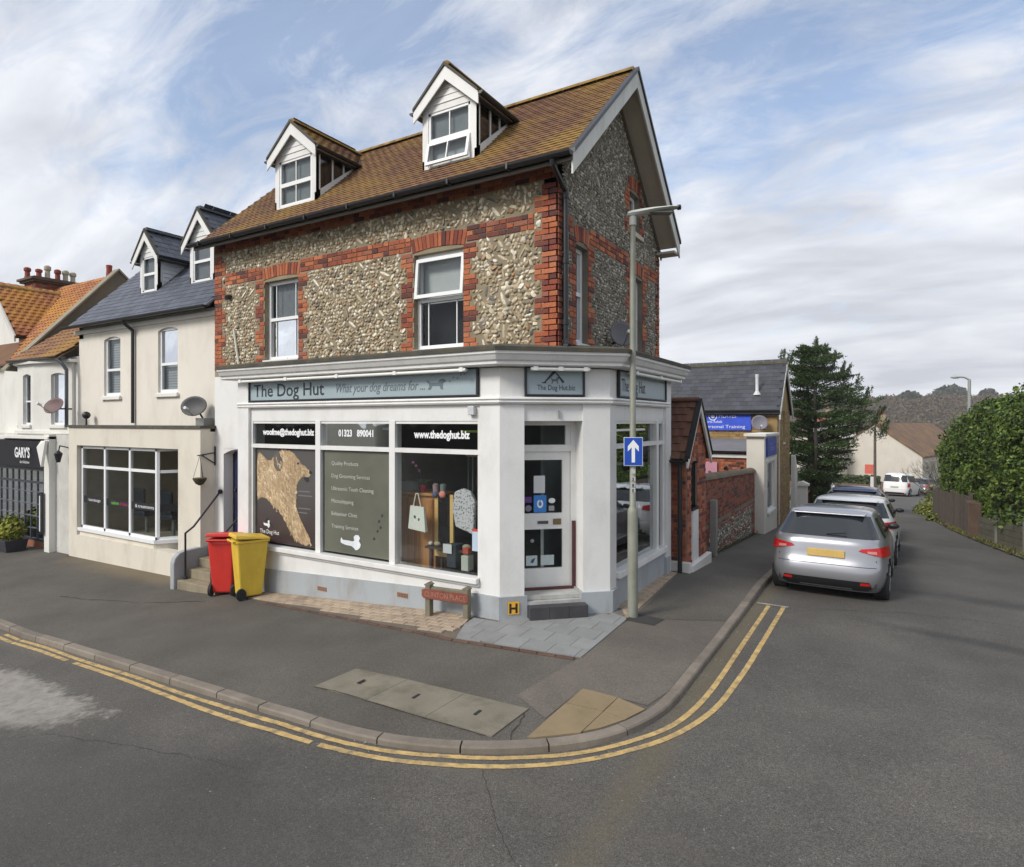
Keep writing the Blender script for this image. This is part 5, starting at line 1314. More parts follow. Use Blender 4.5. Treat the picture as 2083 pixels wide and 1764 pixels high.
# ---------------- shop interior ----------------
room = B()
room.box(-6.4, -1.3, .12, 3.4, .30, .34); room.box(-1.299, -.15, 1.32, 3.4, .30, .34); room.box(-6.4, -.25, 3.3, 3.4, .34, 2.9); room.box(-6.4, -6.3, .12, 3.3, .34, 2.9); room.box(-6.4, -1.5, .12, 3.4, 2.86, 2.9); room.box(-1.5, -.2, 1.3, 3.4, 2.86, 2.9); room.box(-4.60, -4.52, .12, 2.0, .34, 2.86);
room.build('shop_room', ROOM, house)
b = B(); S0.box(b, 1.27, 2.2, -1.2, -1.15, .4, 2.8); b.build('partition', plain('pale_partition', (.22, .24, .24), .8), house)
PINE = NT('varnished_pine'); pn = PINE.noise(14, 5, .6, stretch=(1, 1, .08), dist=.5); PINE.set(PINE.ramp(pn, [(.3, (.32, .13, .04)), (.7, (.60, .29, .10))]), .4); PINE = PINE.m
def shopthing(name, label, cat, x, y, z): return thing(name, label, cat, (x, y, z))
cab = shopthing('wooden_cupboard', 'tall varnished wooden cupboard standing behind the right shop window pane', 'cupboard', -2.45, .7, .34)
b = B(); b.box(-2.90, -2.10, .62, 1.0, .36, 1.62); b.build('carcass', PINE, cab, bevel=.01)
b = B(); b.box(-2.95, -2.05, .58, 1.02, 1.62, 1.66); b.build('top', PINE, cab, bevel=.008)
b = B(); b.box(-2.86, -2.50, .598, .62, .42, 1.58); b.box(-2.47, -2.14, .598, .62, .42, 1.58); b.build('door', PINE, cab, bevel=.008)
m_ = shopthing('mirror_stand', 'pine framed standing mirror in the middle of the right shop window', 'mirror', -2.0, .5, .7)
b = B(); b.box(-2.14, -2.08, .44, .47, .74, 1.58); b.box(-1.86, -1.80, .44, .47, .74, 1.58); b.box(-2.14, -1.80, .44, .47, .66, .74); b.build('frame', plain('pale_pine', (.75, .48, .17), .5, var=.12), m_)
b = B(); b.box(-2.08, -1.86, .455, .46, .74, 1.58); b.build('glass', plain('mirror_dark', (.01, .01, .012), .1), m_)
bag = shopthing('tote_bag', 'cream cotton tote bag with small print hanging in the right shop window', 'bag', -2.42, .28, 1.1)
b = B(); b.v = [F0.pt(*q) for q in ((-2.62, -.24, 1.0), (-2.30, -.24, .97), (-2.33, -.24, 1.33), (-2.58, -.24, 1.34), (-2.62, -.30, 1.0), (-2.30, -.30, .97), (-2.33, -.27, 1.33), (-2.58, -.27, 1.34))]; b.f = [(0, 1, 2, 3), (7, 6, 5, 4), (0, 4, 5, 1), (1, 5, 6, 2), (2, 6, 7, 3), (3, 7, 4, 0)]
b.build('body', plain('cream_cotton', (.80, .80, .70), .9, var=.05), bag); b = B(); b.path([(-2.53, .25, 1.33), (-2.48, .25, 1.52), (-2.44, .25, 1.52), (-2.39, .25, 1.33)], .008, 6); b.build('handle', plain('cream_cotton', (.55, .56, .48), .9), bag)
b = B(); paw(b, F0, -2.49, 1.17, .03, -.235, .2); paw(b, F0, -2.42, 1.14, .025, -.235, -.2); b.build('print', DKTXT, bag, fix=False)
ct = shopthing('dog_coat', 'grey patterned fleece coat hung up at the right of the shop window', 'coat', -1.68, .4, 1.3)
cm = NT('patterned_fleece'); vz = cm.n.new('ShaderNodeTexVoronoi'); vz.inputs['Scale'].default_value = 28; cm.l.new(cm.pos, vz.inputs[0]); cm.set(cm.ramp(vz.outputs['Distance'], [(.2, (.18, .18, .19)), (.5, (.62, .60, .60))]), .9)
b = B(); q = [(-1.86, 1.64), (-1.72, 1.70), (-1.58, 1.66), (-1.50, 1.52), (-1.53, 1.05), (-1.62, 1.08), (-1.84, 1.14), (-1.90, 1.40)]; b.prism([(x, .34, z) for x, z in q], (0, .07, 0)); b.build('body', cm.m, ct, bevel=.02)
tb = shopthing('display_table', 'dark display table low in the right shop window carrying toys and boxes', 'table', -1.9, .4, .6)
b = B(); b.box(-2.35, -1.50, .22, .58, .78, .81); b.build('tabletop', plain('dark_oak', (.05, .028, .018), .6), tb)
for lx in (-2.30, -1.57):
    for ly in (.26, .52): b = B(); b.box(lx, lx + .04, ly, ly + .04, .345, .78); b.build('leg', plain('dark_oak', (.05, .028, .018), .6), tb)
def sbox(name, label, cat, x0, x1, y0, y1, z0, z1, col, bev=.01):
    b = B(); b.box(x0, x1, y0, y1, z0, z1); return tag(b.build(name, plain(name + '_%d' % int(abs(x0) * 100), col, .7, var=.1), None, bevel=bev), label, cat)
sbox('cardboard_box', 'grey storage tin with white label on the floor of the right shop window', 'box', -1.78, -1.62, .16, .34, .60, .92, (.02, .03, .04))
nl = thing('price_card', 'white price card in front of the dark tin in the right shop window', 'card', (-1.72, .14, .85)); sheet_on(F0, -1.80, -1.65, .80, .93, -.135, PAPER, 'card', nl)
sbox('white_box', 'pale boxed toy near the bottom right corner of the shop window', 'box', -1.58, -1.46, .12, .26, .59, .80, (.42, .43, .36))
sbox('red_box', 'orange red packet above the pale boxed toy in the shop window', 'box', -1.60, -1.50, .14, .24, .82, .90, (.42, .06, .03))
nt = thing('notice', 'white notice with red heading stuck low on the right shop window glass', 'notice', F0.pt(-1.52, gd, 1.0)); sheet_on(F0, -1.60, -1.46, .90, 1.20, gd, plain('blue_white_paper', (.45, .55, .66), .6), 'sheet', nt); sheet_on(F0, -1.60, -1.46, 1.165, 1.201, gd + .002, REDP, 'heading', nt)
for k, (x, z, r_, c, lb) in enumerate(((-2.30, .84, .035, (.6, .6, .55), 'white ball toy on the dark display table'), (-2.18, .845, .04, (.35, .33, .2), 'mustard soft toy on the display table beside the white ball'), (-1.98, .84, .045, (.03, .14, .13), 'teal ball toy on the display table'), (-1.66, .85, .05, (.30, .27, .2), 'beige soft toy heap at the right of the display table'))):
    b = B(); b.ball((x, .30, z), r_, 10, 8, (1.4 if k % 2 else 1, 1, .85)); tag(b.build('dog_toy', plain('toy_%d' % k, c, .8), None, smooth='all'), lb, 'toy', 'toys on the display table')
hat = shopthing('toy_rosette', 'pink and blue soft toys pinned above the standing mirror in the shop window', 'toy', -2.0, .42, 1.6)
b = B(); b.ball((-1.98, .42, 1.58), .06, 10, 8, (1, .6, .9)); b.build('pink_head', plain('pink_toy', (.8, .28, .22), .8), hat, smooth='all'); b = B(); b.ball((-2.12, .42, 1.57), .05, 10, 8, (1, .6, .9)); b.build('blue_body', plain('blue_toy', (.08, .12, .22), .8), hat, smooth='all')
LEAFD = plain('indoor_leaf', (.05, .10, .03), .6)
pt = shopthing('orchid_pot', 'orchid with purple flowers in a red pot on top of the wooden cupboard', 'plant', -2.45, .75, 1.66)
b = B(); b.lathe((-2.45, .75, 1.66), [(.04, 0), (.06, .11), (.055, .11), (.0, .1)], 12); b.build('pot', plain('crimson_pot', (.45, .02, .06), .4), pt, smooth=True)
b = B(); b.path([(-2.45, .75, 1.77), (-2.5, .74, 1.95), (-2.62, .73, 2.10)], .005, 5)
for k in range(7):
    a = k * 2.4; b.add([(-2.45, .75, 1.77), (-2.45 + .10 * math.cos(a), .75 + .06 * math.sin(a), 1.86), (-2.45 + .17 * math.cos(a), .75 + .1 * math.sin(a), 1.84), (-2.45 + .09 * math.cos(a + .3), .75 + .06 * math.sin(a + .3), 1.82)], [(0, 1, 2, 3)])
b.build('leaf', LEAFD, pt, fix=False)
b = B()
for q in ((-2.62, .72, 2.10), (-2.56, .72, 2.05), (-2.50, .72, 1.98)): b.ball(q, .022, 8, 6, (1.3, .5, 1))
b.build('flower', plain('orchid_purple', (.30, .05, .22), .6), pt, smooth='all')
sbox('planter_box', 'grey rectangular planter on the left end of the cupboard top', 'planter', -2.92, -2.68, .66, .84, 1.66, 1.80, (.25, .27, .26))
for k, (x, c, lb) in enumerate(((-2.22, (.4, .28, .3), 'pink tub on the right end of the cupboard top'), (-2.08, (.2, .26, .25), 'green grey jar beside the pink tub on the cupboard top'))):
    b = B(); b.lathe((x, .74, 1.66), [(.045, 0), (.05, .12), (.03, .14)], 12); tag(b.build('jar', plain('jar_%d' % k, c, .4), None, smooth=True), lb, 'jar')
sh = shopthing('leads_rack', 'dark rack of hanging dog leads at the back of the right window', 'rack', -1.8, 1.2, 1.7)
b = B(); b.box(-2.1, -1.5, 1.18, 1.22, 2.1, 2.14); b.build('rail', PINE, sh)
for k in range(7): b = B(); x = -2.05 + k * .085; b.box(x, x + .018, 1.16, 1.18, 1.45 + .1 * (k % 3), 2.1); b.build('lead', plain('lead_%d' % (k % 3), ((.12, .16, .17), (.2, .2, .2), (.15, .05, .03))[k % 3], .7), sh)
b = B(); F0.box(b, -1.95, -1.46, -.30, -.27, 2.50, 2.53); tag(b.build('shelf_edge_light', plain('lime_strip', (.32, .5, .05), .5), None), 'lime green strip seen behind the right top light', 'strip')
b = B(); F0.box(b, -3.42, -3.14, -.30, -.27, 2.52, 2.56); tag(b.build('shelf_edge_strip', plain('pale_blue_strip', (.3, .42, .47), .5), None), 'pale blue strip seen behind the middle top light', 'strip')
# interior things behind the side window
pb = shopthing('display_unit', 'pale display unit with shelves behind the side street window', 'shelf', -.35, 2.0, .4)
for z in (.9, 1.3, 1.68, 2.0): b = B(); b.box(-.55, -.2, 1.4, 2.2, z, z + .03); b.build('shelf', plain('shelf_white', (.35, .36, .36), .6), pb)
b = B(); b.box(-.58, -.55, 1.4, 2.2, .4, 2.05); b.build('back_panel', plain('shelf_grey', (.10, .10, .11), .7), pb)
for k, (y_, z, s_, c, lb) in enumerate(((1.6, 1.33, .14, (.3, .29, .28), 'grey cushion on the middle shelf behind the side window'), (1.9, .93, .16, (.04, .03, .03), 'dark basket on the lowest shelf behind the side window'), (1.75, 1.71, .10, (.28, .28, .25), 'pale bag on the top shelf behind the side window'))):
    b = B(); b.ball((-.36, y_, z + s_ * .6), s_, 12, 8, (.9, 1.2, .65)); tag(b.build('shelf_item', plain('shelf_item_%d' % k, c, .9), None, smooth='all'), lb, 'goods')
ps = thing('window_poster', 'dark green half height poster at the far end of the side window', 'poster', S0.pt(3.0, gd, .6))
sheet_on(S0, 2.35, 3.06, .60, 1.62, gd - .012, plain('dark_green_vinyl', (.045, .055, .045), .4), 'sheet', ps)
text('Groom\nShop\nTrain', .17, S0, 2.45, gd - .008, 1.35, plain('faded_green_text', (.12, .15, .13), .5), ps, width=.5)

for base_, dx_, dy_, dz_ in (('wooden_cupboard', -.43, -.17, -.08), ('mirror_stand', -.40, 0, 0), ('tote_bag', -.2, -.07, .08), ('dog_coat', -.25, 0, 0), ('display_table', -.2, 0, .03), ('dog_toy', -.2, 0, .03), ('cardboard_box', -.33, 0, 0), ('price_card', -.35, 0, 0), ('white_box', -.25, 0, 0), ('red_box', -.22, 0, 0), ('toy_rosette', -.4, 0, 0), ('orchid_pot', -.4, -.2, -.08), ('planter_box', -.35, -.17, -.08), ('jar', -.4, -.17, -.08), ('leads_rack', -.4, 0, 0)):
    for o_ in list(bpy.data.objects):
        if o_.name.split('.')[0] == base_ and o_.parent is None: o_.location += Vector((dx_, dy_, dz_))
# air bricks in the plinth
TERRA = plain('air_brick_terracotta', (.30, .16, .10), .85, var=.15)
for (x, z) in ((-4.52, -.02), (-2.86, .12)):
    b = B(); F0.box(b, x, x + .20, .001, .030, z, z + .065); o = b.build('air_brick', TERRA, house)
    c = B()
    for i in range(6):
        for j in range(2): F0.box(c, x + .015 + i * .03, x + .03 + i * .03, .0305, .0315, z + .012 + j * .026, z + .026 + j * .026)
    c.build('vent_slot', DARK, o)

# ---------------- passage door, steps and railings at the left of the shop ----------------
DX0, DX1 = -7.50, -6.62; DFL = .30
b = B(); wall(b, FF, XL, -6.50, -.75, 3.5, .2, [(DX0, DX1, DFL, 2.14)])
o = b.build('lower_wall', WHITE, house)
b = B(); p = FF.pt      # segmental arch soffit filler
n = 8
for i in range(n):
    ua, ub = DX0 + (DX1 - DX0) * i / n, DX0 + (DX1 - DX0) * (i + 1) / n
    h = lambda u: 2.14 + .0 - .10 * ((u - (DX0 + DX1) / 2) / ((DX1 - DX0) / 2)) ** 2
    b.hexa([p(ua, 0, h(ua) - .002), p(ub, 0, h(ub) - .002), p(ub, -.2, h(ub) - .002), p(ua, -.2, h(ua) - .002), p(ua, 0, 2.145), p(ub, 0, 2.145), p(ub, -.2, 2.145), p(ua, -.2, 2.145)])
b.build('door_arch', WHITE, house)
b = B(); wall(b, FRONT(FY + .2), DX0 - .1, DX1 + .1, DFL - .3, 2.4, .02, []); b.build('passage_back', DARK, house)
b = B(); FF.box(b, DX0 + .001, DX0 + .09, -.56, -.2, DFL, 2.14); FF.box(b, DX0, DX1, -.62, -.0, DFL - .05, DFL); b.build('door_frame', WHITE, house)
NAVY = plain('navy_door_paint', (.012, .016, .06), .35)
b = B(); FF.box(b, DX0 + .09, DX1, -.195, -.165, DFL, 2.14); dr2 = b.build('passage_door', NAVY, house)
b = B(); FF.box(b, DX0 + .20, DX1 - .1, -.166, -.155, DFL + .15, DFL + .85); b.build('door_panel', NAVY, dr2, bevel=.01)
b = B(); b.ball(FF.pt(DX0 + .17, -.13, 1.35), .03, 10, 8); b.build('door_knob', BLACKM, dr2, smooth='all')
STP = plain('worn_step_stone', (.26, .22, .15), .9, var=.15, scale=3, fine=50, bump=.3, dirt=(.13, .11, .07), dirtamt=.7)
st = thing('steps', 'worn stone steps climbing to the navy passage door beside the bins', 'steps', (-7.2, 0, -.4))
for i in range(4):
    z = -.20 + i * .165; y0 = -.42 + i * .20
    b = B(); b.box(-7.72, -6.60, y0, .345, z - .165 - (.4 if i == 0 else 0), z); b.build('step', STP, st, bevel=.012)
gp = plain('grey_wall_paint', (.33, .35, .36), .7, var=.08, dirt=(.2, .19, .16), dirtamt=.5)
b = B(); prof = [(-.47, -.75), (-.47, .10), (-.44, .20), (-.36, .27), (-.24, .30), (.34, .32), (.34, -.75)]
b.prism([(-7.86, y, z) for y, z in prof], (.125, 0, 0)); tag(b.build('parapet_wall', gp, None, bevel=.02), 'low grey painted wall with rounded top beside the stone steps', 'wall')
def rail(name, label, pts, knob=True, r_=.018):
    t = thing(name, label, 'handrail', pts[0]); b = B(); b.path(pts, r_, 8); b.build('rail', BLACKM, t, smooth=True)
    if knob: b = B(); b.ball(pts[-1], .045, 10, 8); b.build('wall_fixing', BLACKM, t, smooth='all')
    b = B(); b.lathe(pts[0], [(.04, 0), (.04, .03), (.02, .05)], 10); b.build('foot', BLACKM, t, smooth=True)
rail('handrail', 'dark iron handrail rising from the wall end to a ball fixing beside the passage arch', [(-7.66, -.30, -.20), (-7.66, -.30, .63), (-7.60, -.18, .74), (-7.56, .32, 1.33)])
rail('handrail', 'second iron handrail partly hidden behind the red bin', [(-6.85, -.32, -.2), (-6.85, -.32, .45), (-6.80, .33, 1.05)], False)

# hanging basket on its wall bracket
hb = thing('hanging_basket', 'empty wire hanging basket on a wrought iron wall bracket left of the passage arch', 'basket', (-7.72, .30, 1.5))
b = B(); b.path([(-7.74, .33, 2.18), (-7.74, .33, 1.82)], .012, 6); b.path([(-7.74, .32, 2.06), (-7.74, -.02, 2.02)], .010, 6); b.path([(-7.74, .32, 1.86), (-7.74, .06, 2.03)], .010, 6); b.build('bracket', BLACKM, hb, smooth=True)
b = B()
for k in range(3): a = k * 2.094; b.tube((-7.70, 0, 2.02), (-7.70 + .11 * math.cos(a), 0 + .11 * math.sin(a), 1.60), .0035, n=4)
b.build('chain', BLACKM, hb); b = B(); b.lathe((-7.70, 0, 1.60), [(.02, -.13), (.07, -.10), (.115, -.03), (.125, 0), (.11, .01), (.0, .0)], 14); b.build('bowl', plain('mossy_liner', (.09, .075, .04), .95, var=.3, fine=40, bump=.4), hb, smooth=True)

# ---------------- wheelie bins ----------------
def bin_(name, label, col, x, y, rz, sc=1.0):
    t = thing(name, label, 'bin', (x, y, PV(x, y)), 'wheelie bins at the foot of the steps'); t.rotation_euler = (0, 0, rz); t.scale = (sc, sc, 1.0); OFF[t.name] = Vector((0, 0, 0))
    m = plain(name + '_plastic', col, .45, var=.06, scale=4, dirt=tuple(c * .6 for c in col), dirtamt=.4)
    b = B(); a0, b0, a1, b1 = .19, .22, .255, .325; z0, z1 = .05, .93     # tapering body
    b.hexa([(-a0, -b0, z0), (a0, -b0, z0), (a0, b0, z0), (-a0, b0, z0), (-a1, -b1, z1), (a1, -b1, z1), (a1, b1 - .03, z1), (-a1, b1 - .03, z1)]); bd = b.build('body', m, t, bevel=.03)
    b = B(); b.box(-a1 - .02, a1 + .02, -b1 - .02, b1 - .02, z1 - .005, z1 + .035); b.build('rim', m, bd, bevel=.01)
    b = B(); b.hexa([(-a1 - .03, -b1 - .04, z1 + .03), (a1 + .03, -b1 - .04, z1 + .03), (a1 + .03, b1 + .01, z1 + .08), (-a1 - .03, b1 + .01, z1 + .08), (-a1 - .01, -b1 - .02, z1 + .065), (a1 + .01, -b1 - .02, z1 + .065), (a1 + .0, b1 - .0, z1 + .145), (-a1 - .0, b1, z1 + .145)]); ld = b.build('lid', m, t, bevel=.015)
    b = B(); b.tube((-a1 + .03, b1 + .035, z1 + .03), (a1 - .03, b1 + .035, z1 + .03), .016, n=8); b.box(-a1 + .03, -a1 + .07, b1 - .03, b1 + .04, z1, z1 + .04); b.box(a1 - .07, a1 - .03, b1 - .03, b1 + .04, z1, z1 + .04); b.build('handle', m, t)
    for s_ in (-1, 1): b = B(); b.lathe((s_ * (a0 + .025), b0 - .01, .10), [(.10, -.025), (.10, .025)], 18, 'x'); w_ = b.build('wheel', RUBBER, t, smooth=True); c = B(); c.lathe((s_ * (a0 + .025), b0 - .01, .10), [(.05, -.03), (.05, .03)], 12, 'x'); c.build('hub', BLACKP, w_)
    b = B(); b.tube((-a0, b0 - .01, .10), (a0, b0 - .01, .10), .012, n=6); b.build('axle', BLACKM, t); return t
bin_('red_wheelie_bin', 'red wheelie bin standing against the steps behind the yellow one', (.62, .035, .025), -6.50, -.26, R(-148), .87)
bin_('yellow_wheelie_bin', 'yellow wheelie bin in front of the left shop pilaster', (.68, .47, .05), -5.80, -.34, R(160), .79)

# ---------------- low wooden street name sign ----------------
ss = thing('street_sign', 'low weathered wooden bench-like street sign with red lettering in front of the shop plinth', 'sign', (-1.85, -.22, 0))
OAKW = plain('weathered_oak', (.19, .17, .12), .9, var=.15, scale=5, fine=50, bump=.3, dirt=(.10, .09, .05), dirtamt=.5)
rz = math.atan2(.09, .62) * .2
Fs = Fr((-2.16, -.24), (1, .12), (.12, -1)); zb = lambda u: PV(*Fs.pt(u, 0, 0).xy) - .02
for u in (0.02, .60):
    b = B(); Fs.box(b, u, u + .075, -.05, .05, zb(u), .44); b.build('post', OAKW, ss, bevel=.008); b = B(); Fs.box(b, u - .008, u + .083, -.058, .058, .44, .455); b.prism([Fs.pt(u, -.05, .456), Fs.pt(u + .075, -.05, .456), Fs.pt(u + .0375, -.05, .48)], Fs.n * .10); b.build('post_cap', OAKW, ss)
b = B(); Fs.box(b, .095, .60, -.03, .03, .25, .42); b.build('board', OAKW, ss, bevel=.006)
RB = plain('faded_red_board', (.22, .06, .04), .85, var=.2, scale=8, dirt=(.16, .12, .08), dirtamt=.6)
q = [(-.02, .38), (.01, .395), (.66, .395), (.69, .38), (.69, .30), (.66, .27), (.01, .27), (-.02, .30)]
b = B(); b.prism([Fs.pt(u, .055, z) for u, z in q], Fs.n * .014); b.build('name_plate', RB, ss)
text('CLINTON PLACE', .10, Fs, .03, .072, .298, plain('worn_red_lettering', (.38, .17, .12), .8, var=.3, fine=60), ss, width=.62)

# ---------------- satellite dish on the side wall, cable ----------------
def dish(name, label, pos, aim, w, h, col, arm_to, armlen=.35):
    t = thing(name, label, 'satellite dish', pos); aim = Vector(aim).normalized(); rt = aim.cross(Vector((0, 0, 1))).normalized(); up = rt.cross(aim)
    b = B(); c = Vector(pos); n = 20; m = 5
    b.v.append(c - aim * .06)
    for j in range(1, m + 1):
        for i in range(n): a = 2 * math.pi * i / n; k = j / m; b.v.append(c + rt * (w * k * math.cos(a)) + up * (h * k * math.sin(a)) + aim * (.06 * k * k - .06))
    b.f += [(0, 1 + i, 1 + (i + 1) % n) for i in range(n)]
    for j in range(m - 1):
        for i in range(n): b.f.append((1 + j * n + i, 1 + (j + 1) * n + i, 1 + (j + 1) * n + (i + 1) % n, 1 + j * n + (i + 1) % n))
    o = b.build('reflector', plain(name + '_mesh_%d' % int(col[0] * 1000 + col[1] * 100), col, .6, var=.08), t, smooth='all', fix=False); md = o.modifiers.new('solid', 'SOLIDIFY'); md.thickness = .012
    lnb = c + aim * armlen - up * h * .55
    b = B(); b.tube(c - up * h * .9, lnb, .010, n=6); b.build('feed_arm', GALV, t); b = B(); b.tube(lnb, lnb - aim * .10, .03, .025, n=10); b.build('receiver', plain('receiver_white', (.6, .6, .6), .5), t)
    b = B(); b.path([tuple(c - aim * .05), tuple(c - aim * .12 - up * .02), tuple(arm_to)], .018, 8); b.build('wall_bracket', BLACKM, t); return t
dish('satellite_dish', 'grey satellite dish on the flint side wall just above the shop cornice', (-.18, 1.95, 3.97), (.62, -.75, .35), .19, .21, (.13, .13, .14), (-.45, 2.2, 3.85), .30)

# ---------------- lamp post with one way sign ----------------
LX, LY = .31, 1.06
lp = thing('street_lamp', 'grey steel street lamp post standing at the pavement corner of the shop', 'street lamp', (LX, LY, PV(LX, LY)))
b = B(); b.lathe((LX, LY, PV(LX, LY) - .02), [(.068, 0), (.068, 1.42), (.060, 1.46), (.040, 1.50), (.040, 4.1), (.036, 5.34)], 18); b.build('column', plain('lamp_column_paint', (.27, .28, .23), .55, var=.06, metal=.2, dirt=(.13, .12, .08), dirtamt=.55), lp, smooth=True)
b = B(); b.lathe((LX, LY, PV(LX, LY) + 5.22), [(.048, 0), (.048, .12), (.03, .13)], 14); b.build('collar', plain('collar_grey', (.42, .44, .40), .5), lp, smooth=True)
dx = Vector((1, .62, 0)).normalized()
fl = Fr((LX, LY), (dx.x, dx.y), (dx.y, -dx.x)); b = B(); Z = PV(LX, LY) + 5.34
prof = [(-.06, -.02, .055), (-.06, .05, .055), (.12, .075, .09), (.34, .085, .085), (.56, .085, .05), (.60, .07, .03)]
def lum(b, st):
    k = 8; st_ = []
    for (u, z, w, h) in st:
        for i in range(k):
            a = 2 * math.pi * i / k; b.v.append(fl.pt(u, w * math.cos(a), Z + z + h * math.sin(a)))
    for j in range(len(st) - 1):
        for i in range(k): b.f.append((j * k + i, j * k + (i + 1) % k, (j + 1) * k + (i + 1) % k, (j + 1) * k + i))
    b.f.append(tuple(reversed(range(k)))); b.f.append(tuple((len(st) - 1) * k + i for i in range(k)))
lum(b, [(-.07, .03, .045, .03), (-.03, .035, .065, .045), (.10, .05, .09, .05), (.28, .085, .095, .035), (.50, .115, .09, .022), (.60, .125, .06, .015)])
b.build('lamp_head', plain('lamp_head_paint', (.55, .57, .52), .5, var=.04), lp, smooth=True)
b = B(); fl.box(b, .12, .52, -.065, .065, Z + .04, Z + .058); b.build('lamp_lens', plain('lens_grey', (.10, .11, .09), .3), lp)
b = B(); b.tube(fl.pt(.60, 0, Z + .125), fl.pt(.64, 0, Z + .13), .035, n=10); b.build('photocell', BLACKP, lp)
for i, (z, w) in enumerate(((1.96, .045), (1.86, .045), (1.78, .045), (1.71, .045))):
    b = B(); fsg = Fr((LX, LY), (math.cos(R(31)), math.sin(R(31))), (math.sin(R(31)), -math.cos(R(31)))); fsg.box(b, -.028, .026, .0385, .0425, z, z + .06); b.build('number_tab', plain('pale_tab', (.5, .5, .48), .6), lp)
text('3', .06, fsg, -.018, .0435, 1.865, DKTXT, lp, 'number', bold=.002); text('8', .06, fsg, -.018, .0435, 1.785, DKTXT, lp, 'number', bold=.002); text('0', .06, fsg, -.018, .0435, 1.715, DKTXT, lp, 'number', bold=.002)
ow = thing('one_way_sign', 'blue rectangular one way sign with white arrow strapped to the lamp post', 'sign', (LX, LY, 2.07))
fw_ = Fr((LX, LY), (math.cos(R(27)), math.sin(R(27))), (math.sin(R(27)), -math.cos(R(27))))
q = [(-.125, 2.07), (.125, 2.07), (.125, 2.445), (-.125, 2.445)]
b = B(); fw_.box(b, -.125, .125, .055, .060, 2.065, 2.445); b.build('plate', plain('sign_edge_white', (.62, .66, .72), .5), ow, bevel=.002)
SB = plain('sign_blue', (.010, .07, .42), .4, var=.04)
b = B(); fw_.box(b, -.117, .117, .060, .0615, 2.073, 2.437); b.build('blue_face', SB, ow)
b = B(); ar = [(-.022, 2.11), (.022, 2.11), (.022, 2.31), (.072, 2.255), (.072, 2.325), (0, 2.41), (-.072, 2.325), (-.072, 2.255), (-.022, 2.31)]
b.add([fw_.pt(u, .0635, z) for u, z in ar], [(0, 1, 2, 8), (8, 2, 3, 4, 5, 6, 7)]); b.build('arrow', WTXT, ow, fix=False)
b = B(); b.lathe((LX, LY, 2.15), [(.046, 0), (.046, .03)], 12); b.lathe((LX, LY, 2.34), [(.046, 0), (.046, .03)], 12); fw_.box(b, -.04, .04, .03, .056, 2.15, 2.18); fw_.box(b, -.04, .04, .03, .056, 2.34, 2.37); b.build('clip', GALV, ow)
# ---------------- cream rendered shop next door ----------------
ch = thing('cream_house', 'cream rendered terrace house with slate roof and a large shop bay below', 'building', (-10.4, 1.0, -.4))
UY = .42; FU = FRONT(UY); LB = .05; FL = FRONT(LB)
C1 = (-12.02, -11.32, 3.23, 4.56); C2 = (-9.83, -9.12, 3.25, 4.60)
b = B(); wall(b, FU, -13.16, -7.79, 2.3, 4.86, .25, [C1, C2]); b.build('wall', RENDER, ch)
def arch_fill(fr, W, mat, parent, rise=.06, d=0.0):
    b = B(); p = fr.pt; n = 8; m = (W[0] + W[1]) / 2; h = (W[1] - W[0]) / 2
    for i in range(n):
        ua, ub = W[0] + (W[1] - W[0]) * i / n, W[0] + (W[1] - W[0]) * (i + 1) / n; f = lambda u: W[3] - rise * ((u - m) / h) ** 2 - .002
        b.hexa([p(ua, d, f(ua)), p(ub, d, f(ub)), p(ub, d - .04, f(ub)), p(ua, d - .04, f(ua)), p(ua, d, W[3] + .001), p(ub, d, W[3] + .001), p(ub, d - .04, W[3] + .001), p(ua, d - .04, W[3] + .001)])
    b.build('window_arch', mat, parent)
slat = NT('venetian_blind'); zz = slat.n.new('ShaderNodeSeparateXYZ'); slat.l.new(slat.pos, zz.inputs[0]); fr_ = slat.math('FRACT', slat.math('MULTIPLY', zz.outputs[2], 18)); slat.set(slat.ramp(fr_, [(0, (.35, .37, .38)), (.25, (.75, .77, .78)), (.8, (.62, .64, .65)), (1, (.32, .34, .35))]), .6)
for W in (C1, C2):
    sash(ch, FU, W, rec=.045, bars=False, blind=(.0, 1, slat.m), mid=.44); arch_fill(FU, W, RENDER, ch)
    b = B(); FU.box(b, W[0] - .06, W[1] + .06, .0, .06, W[2] - .085, W[2] - .02); b.build('sill', RENDER3, ch)
b = B(); FU.box(b, -13.3, -7.79, .002, .05, 4.70, 4.79); b.build('eaves_board', RENDER3, ch)
CRZ = lambda y: 4.86 + (min(y, 4.2 - y) - .22) * 1.0
b = B()
for (y0, y1) in ((.22, 2.1), (3.98, 2.1)):
    b.hexa([(-13.32, y0, CRZ(y0) - .04), (-7.79, y0, CRZ(y0) - .04), (-7.79, y1, CRZ(y1) - .04), (-13.32, y1, CRZ(y1) - .04), (-13.32, y0, CRZ(y0)), (-7.79, y0, CRZ(y0)), (-7.79, y1, CRZ(y1)), (-13.32, y1, CRZ(y1))])
b.build('roof', plain('slate_bed', (.03, .033, .04), .8), ch)
b = B(); b.box(-13.1, -7.9, 3.6, 3.8, -.6, 4.8); b.v; b.build('rear_wall', RENDER, ch)
b = B(); b.prism([(-13.16, UY, 4.6), (-13.16, 3.8, 4.6), (-13.16, 3.8, 5.1), (-13.16, 2.1, 6.7), (-13.16, UY, 5.02)], (.2, 0, 0)); b.build('gable_wall', RENDER, ch)
sl = mesh_of(tile_mesh(.196, .26, .009), 'slate_shape', SLATE)
CS = Vector((0, 1, 1)).normalized(); CN = Vector((0, -1, 1)).normalized()
SLL = dict(items=[], w=.20, g=.16, mat=plain('slate_bed', (.03, .033, .04), .8), ridge=plain('grey_ridge', (.07, .075, .085), .7))
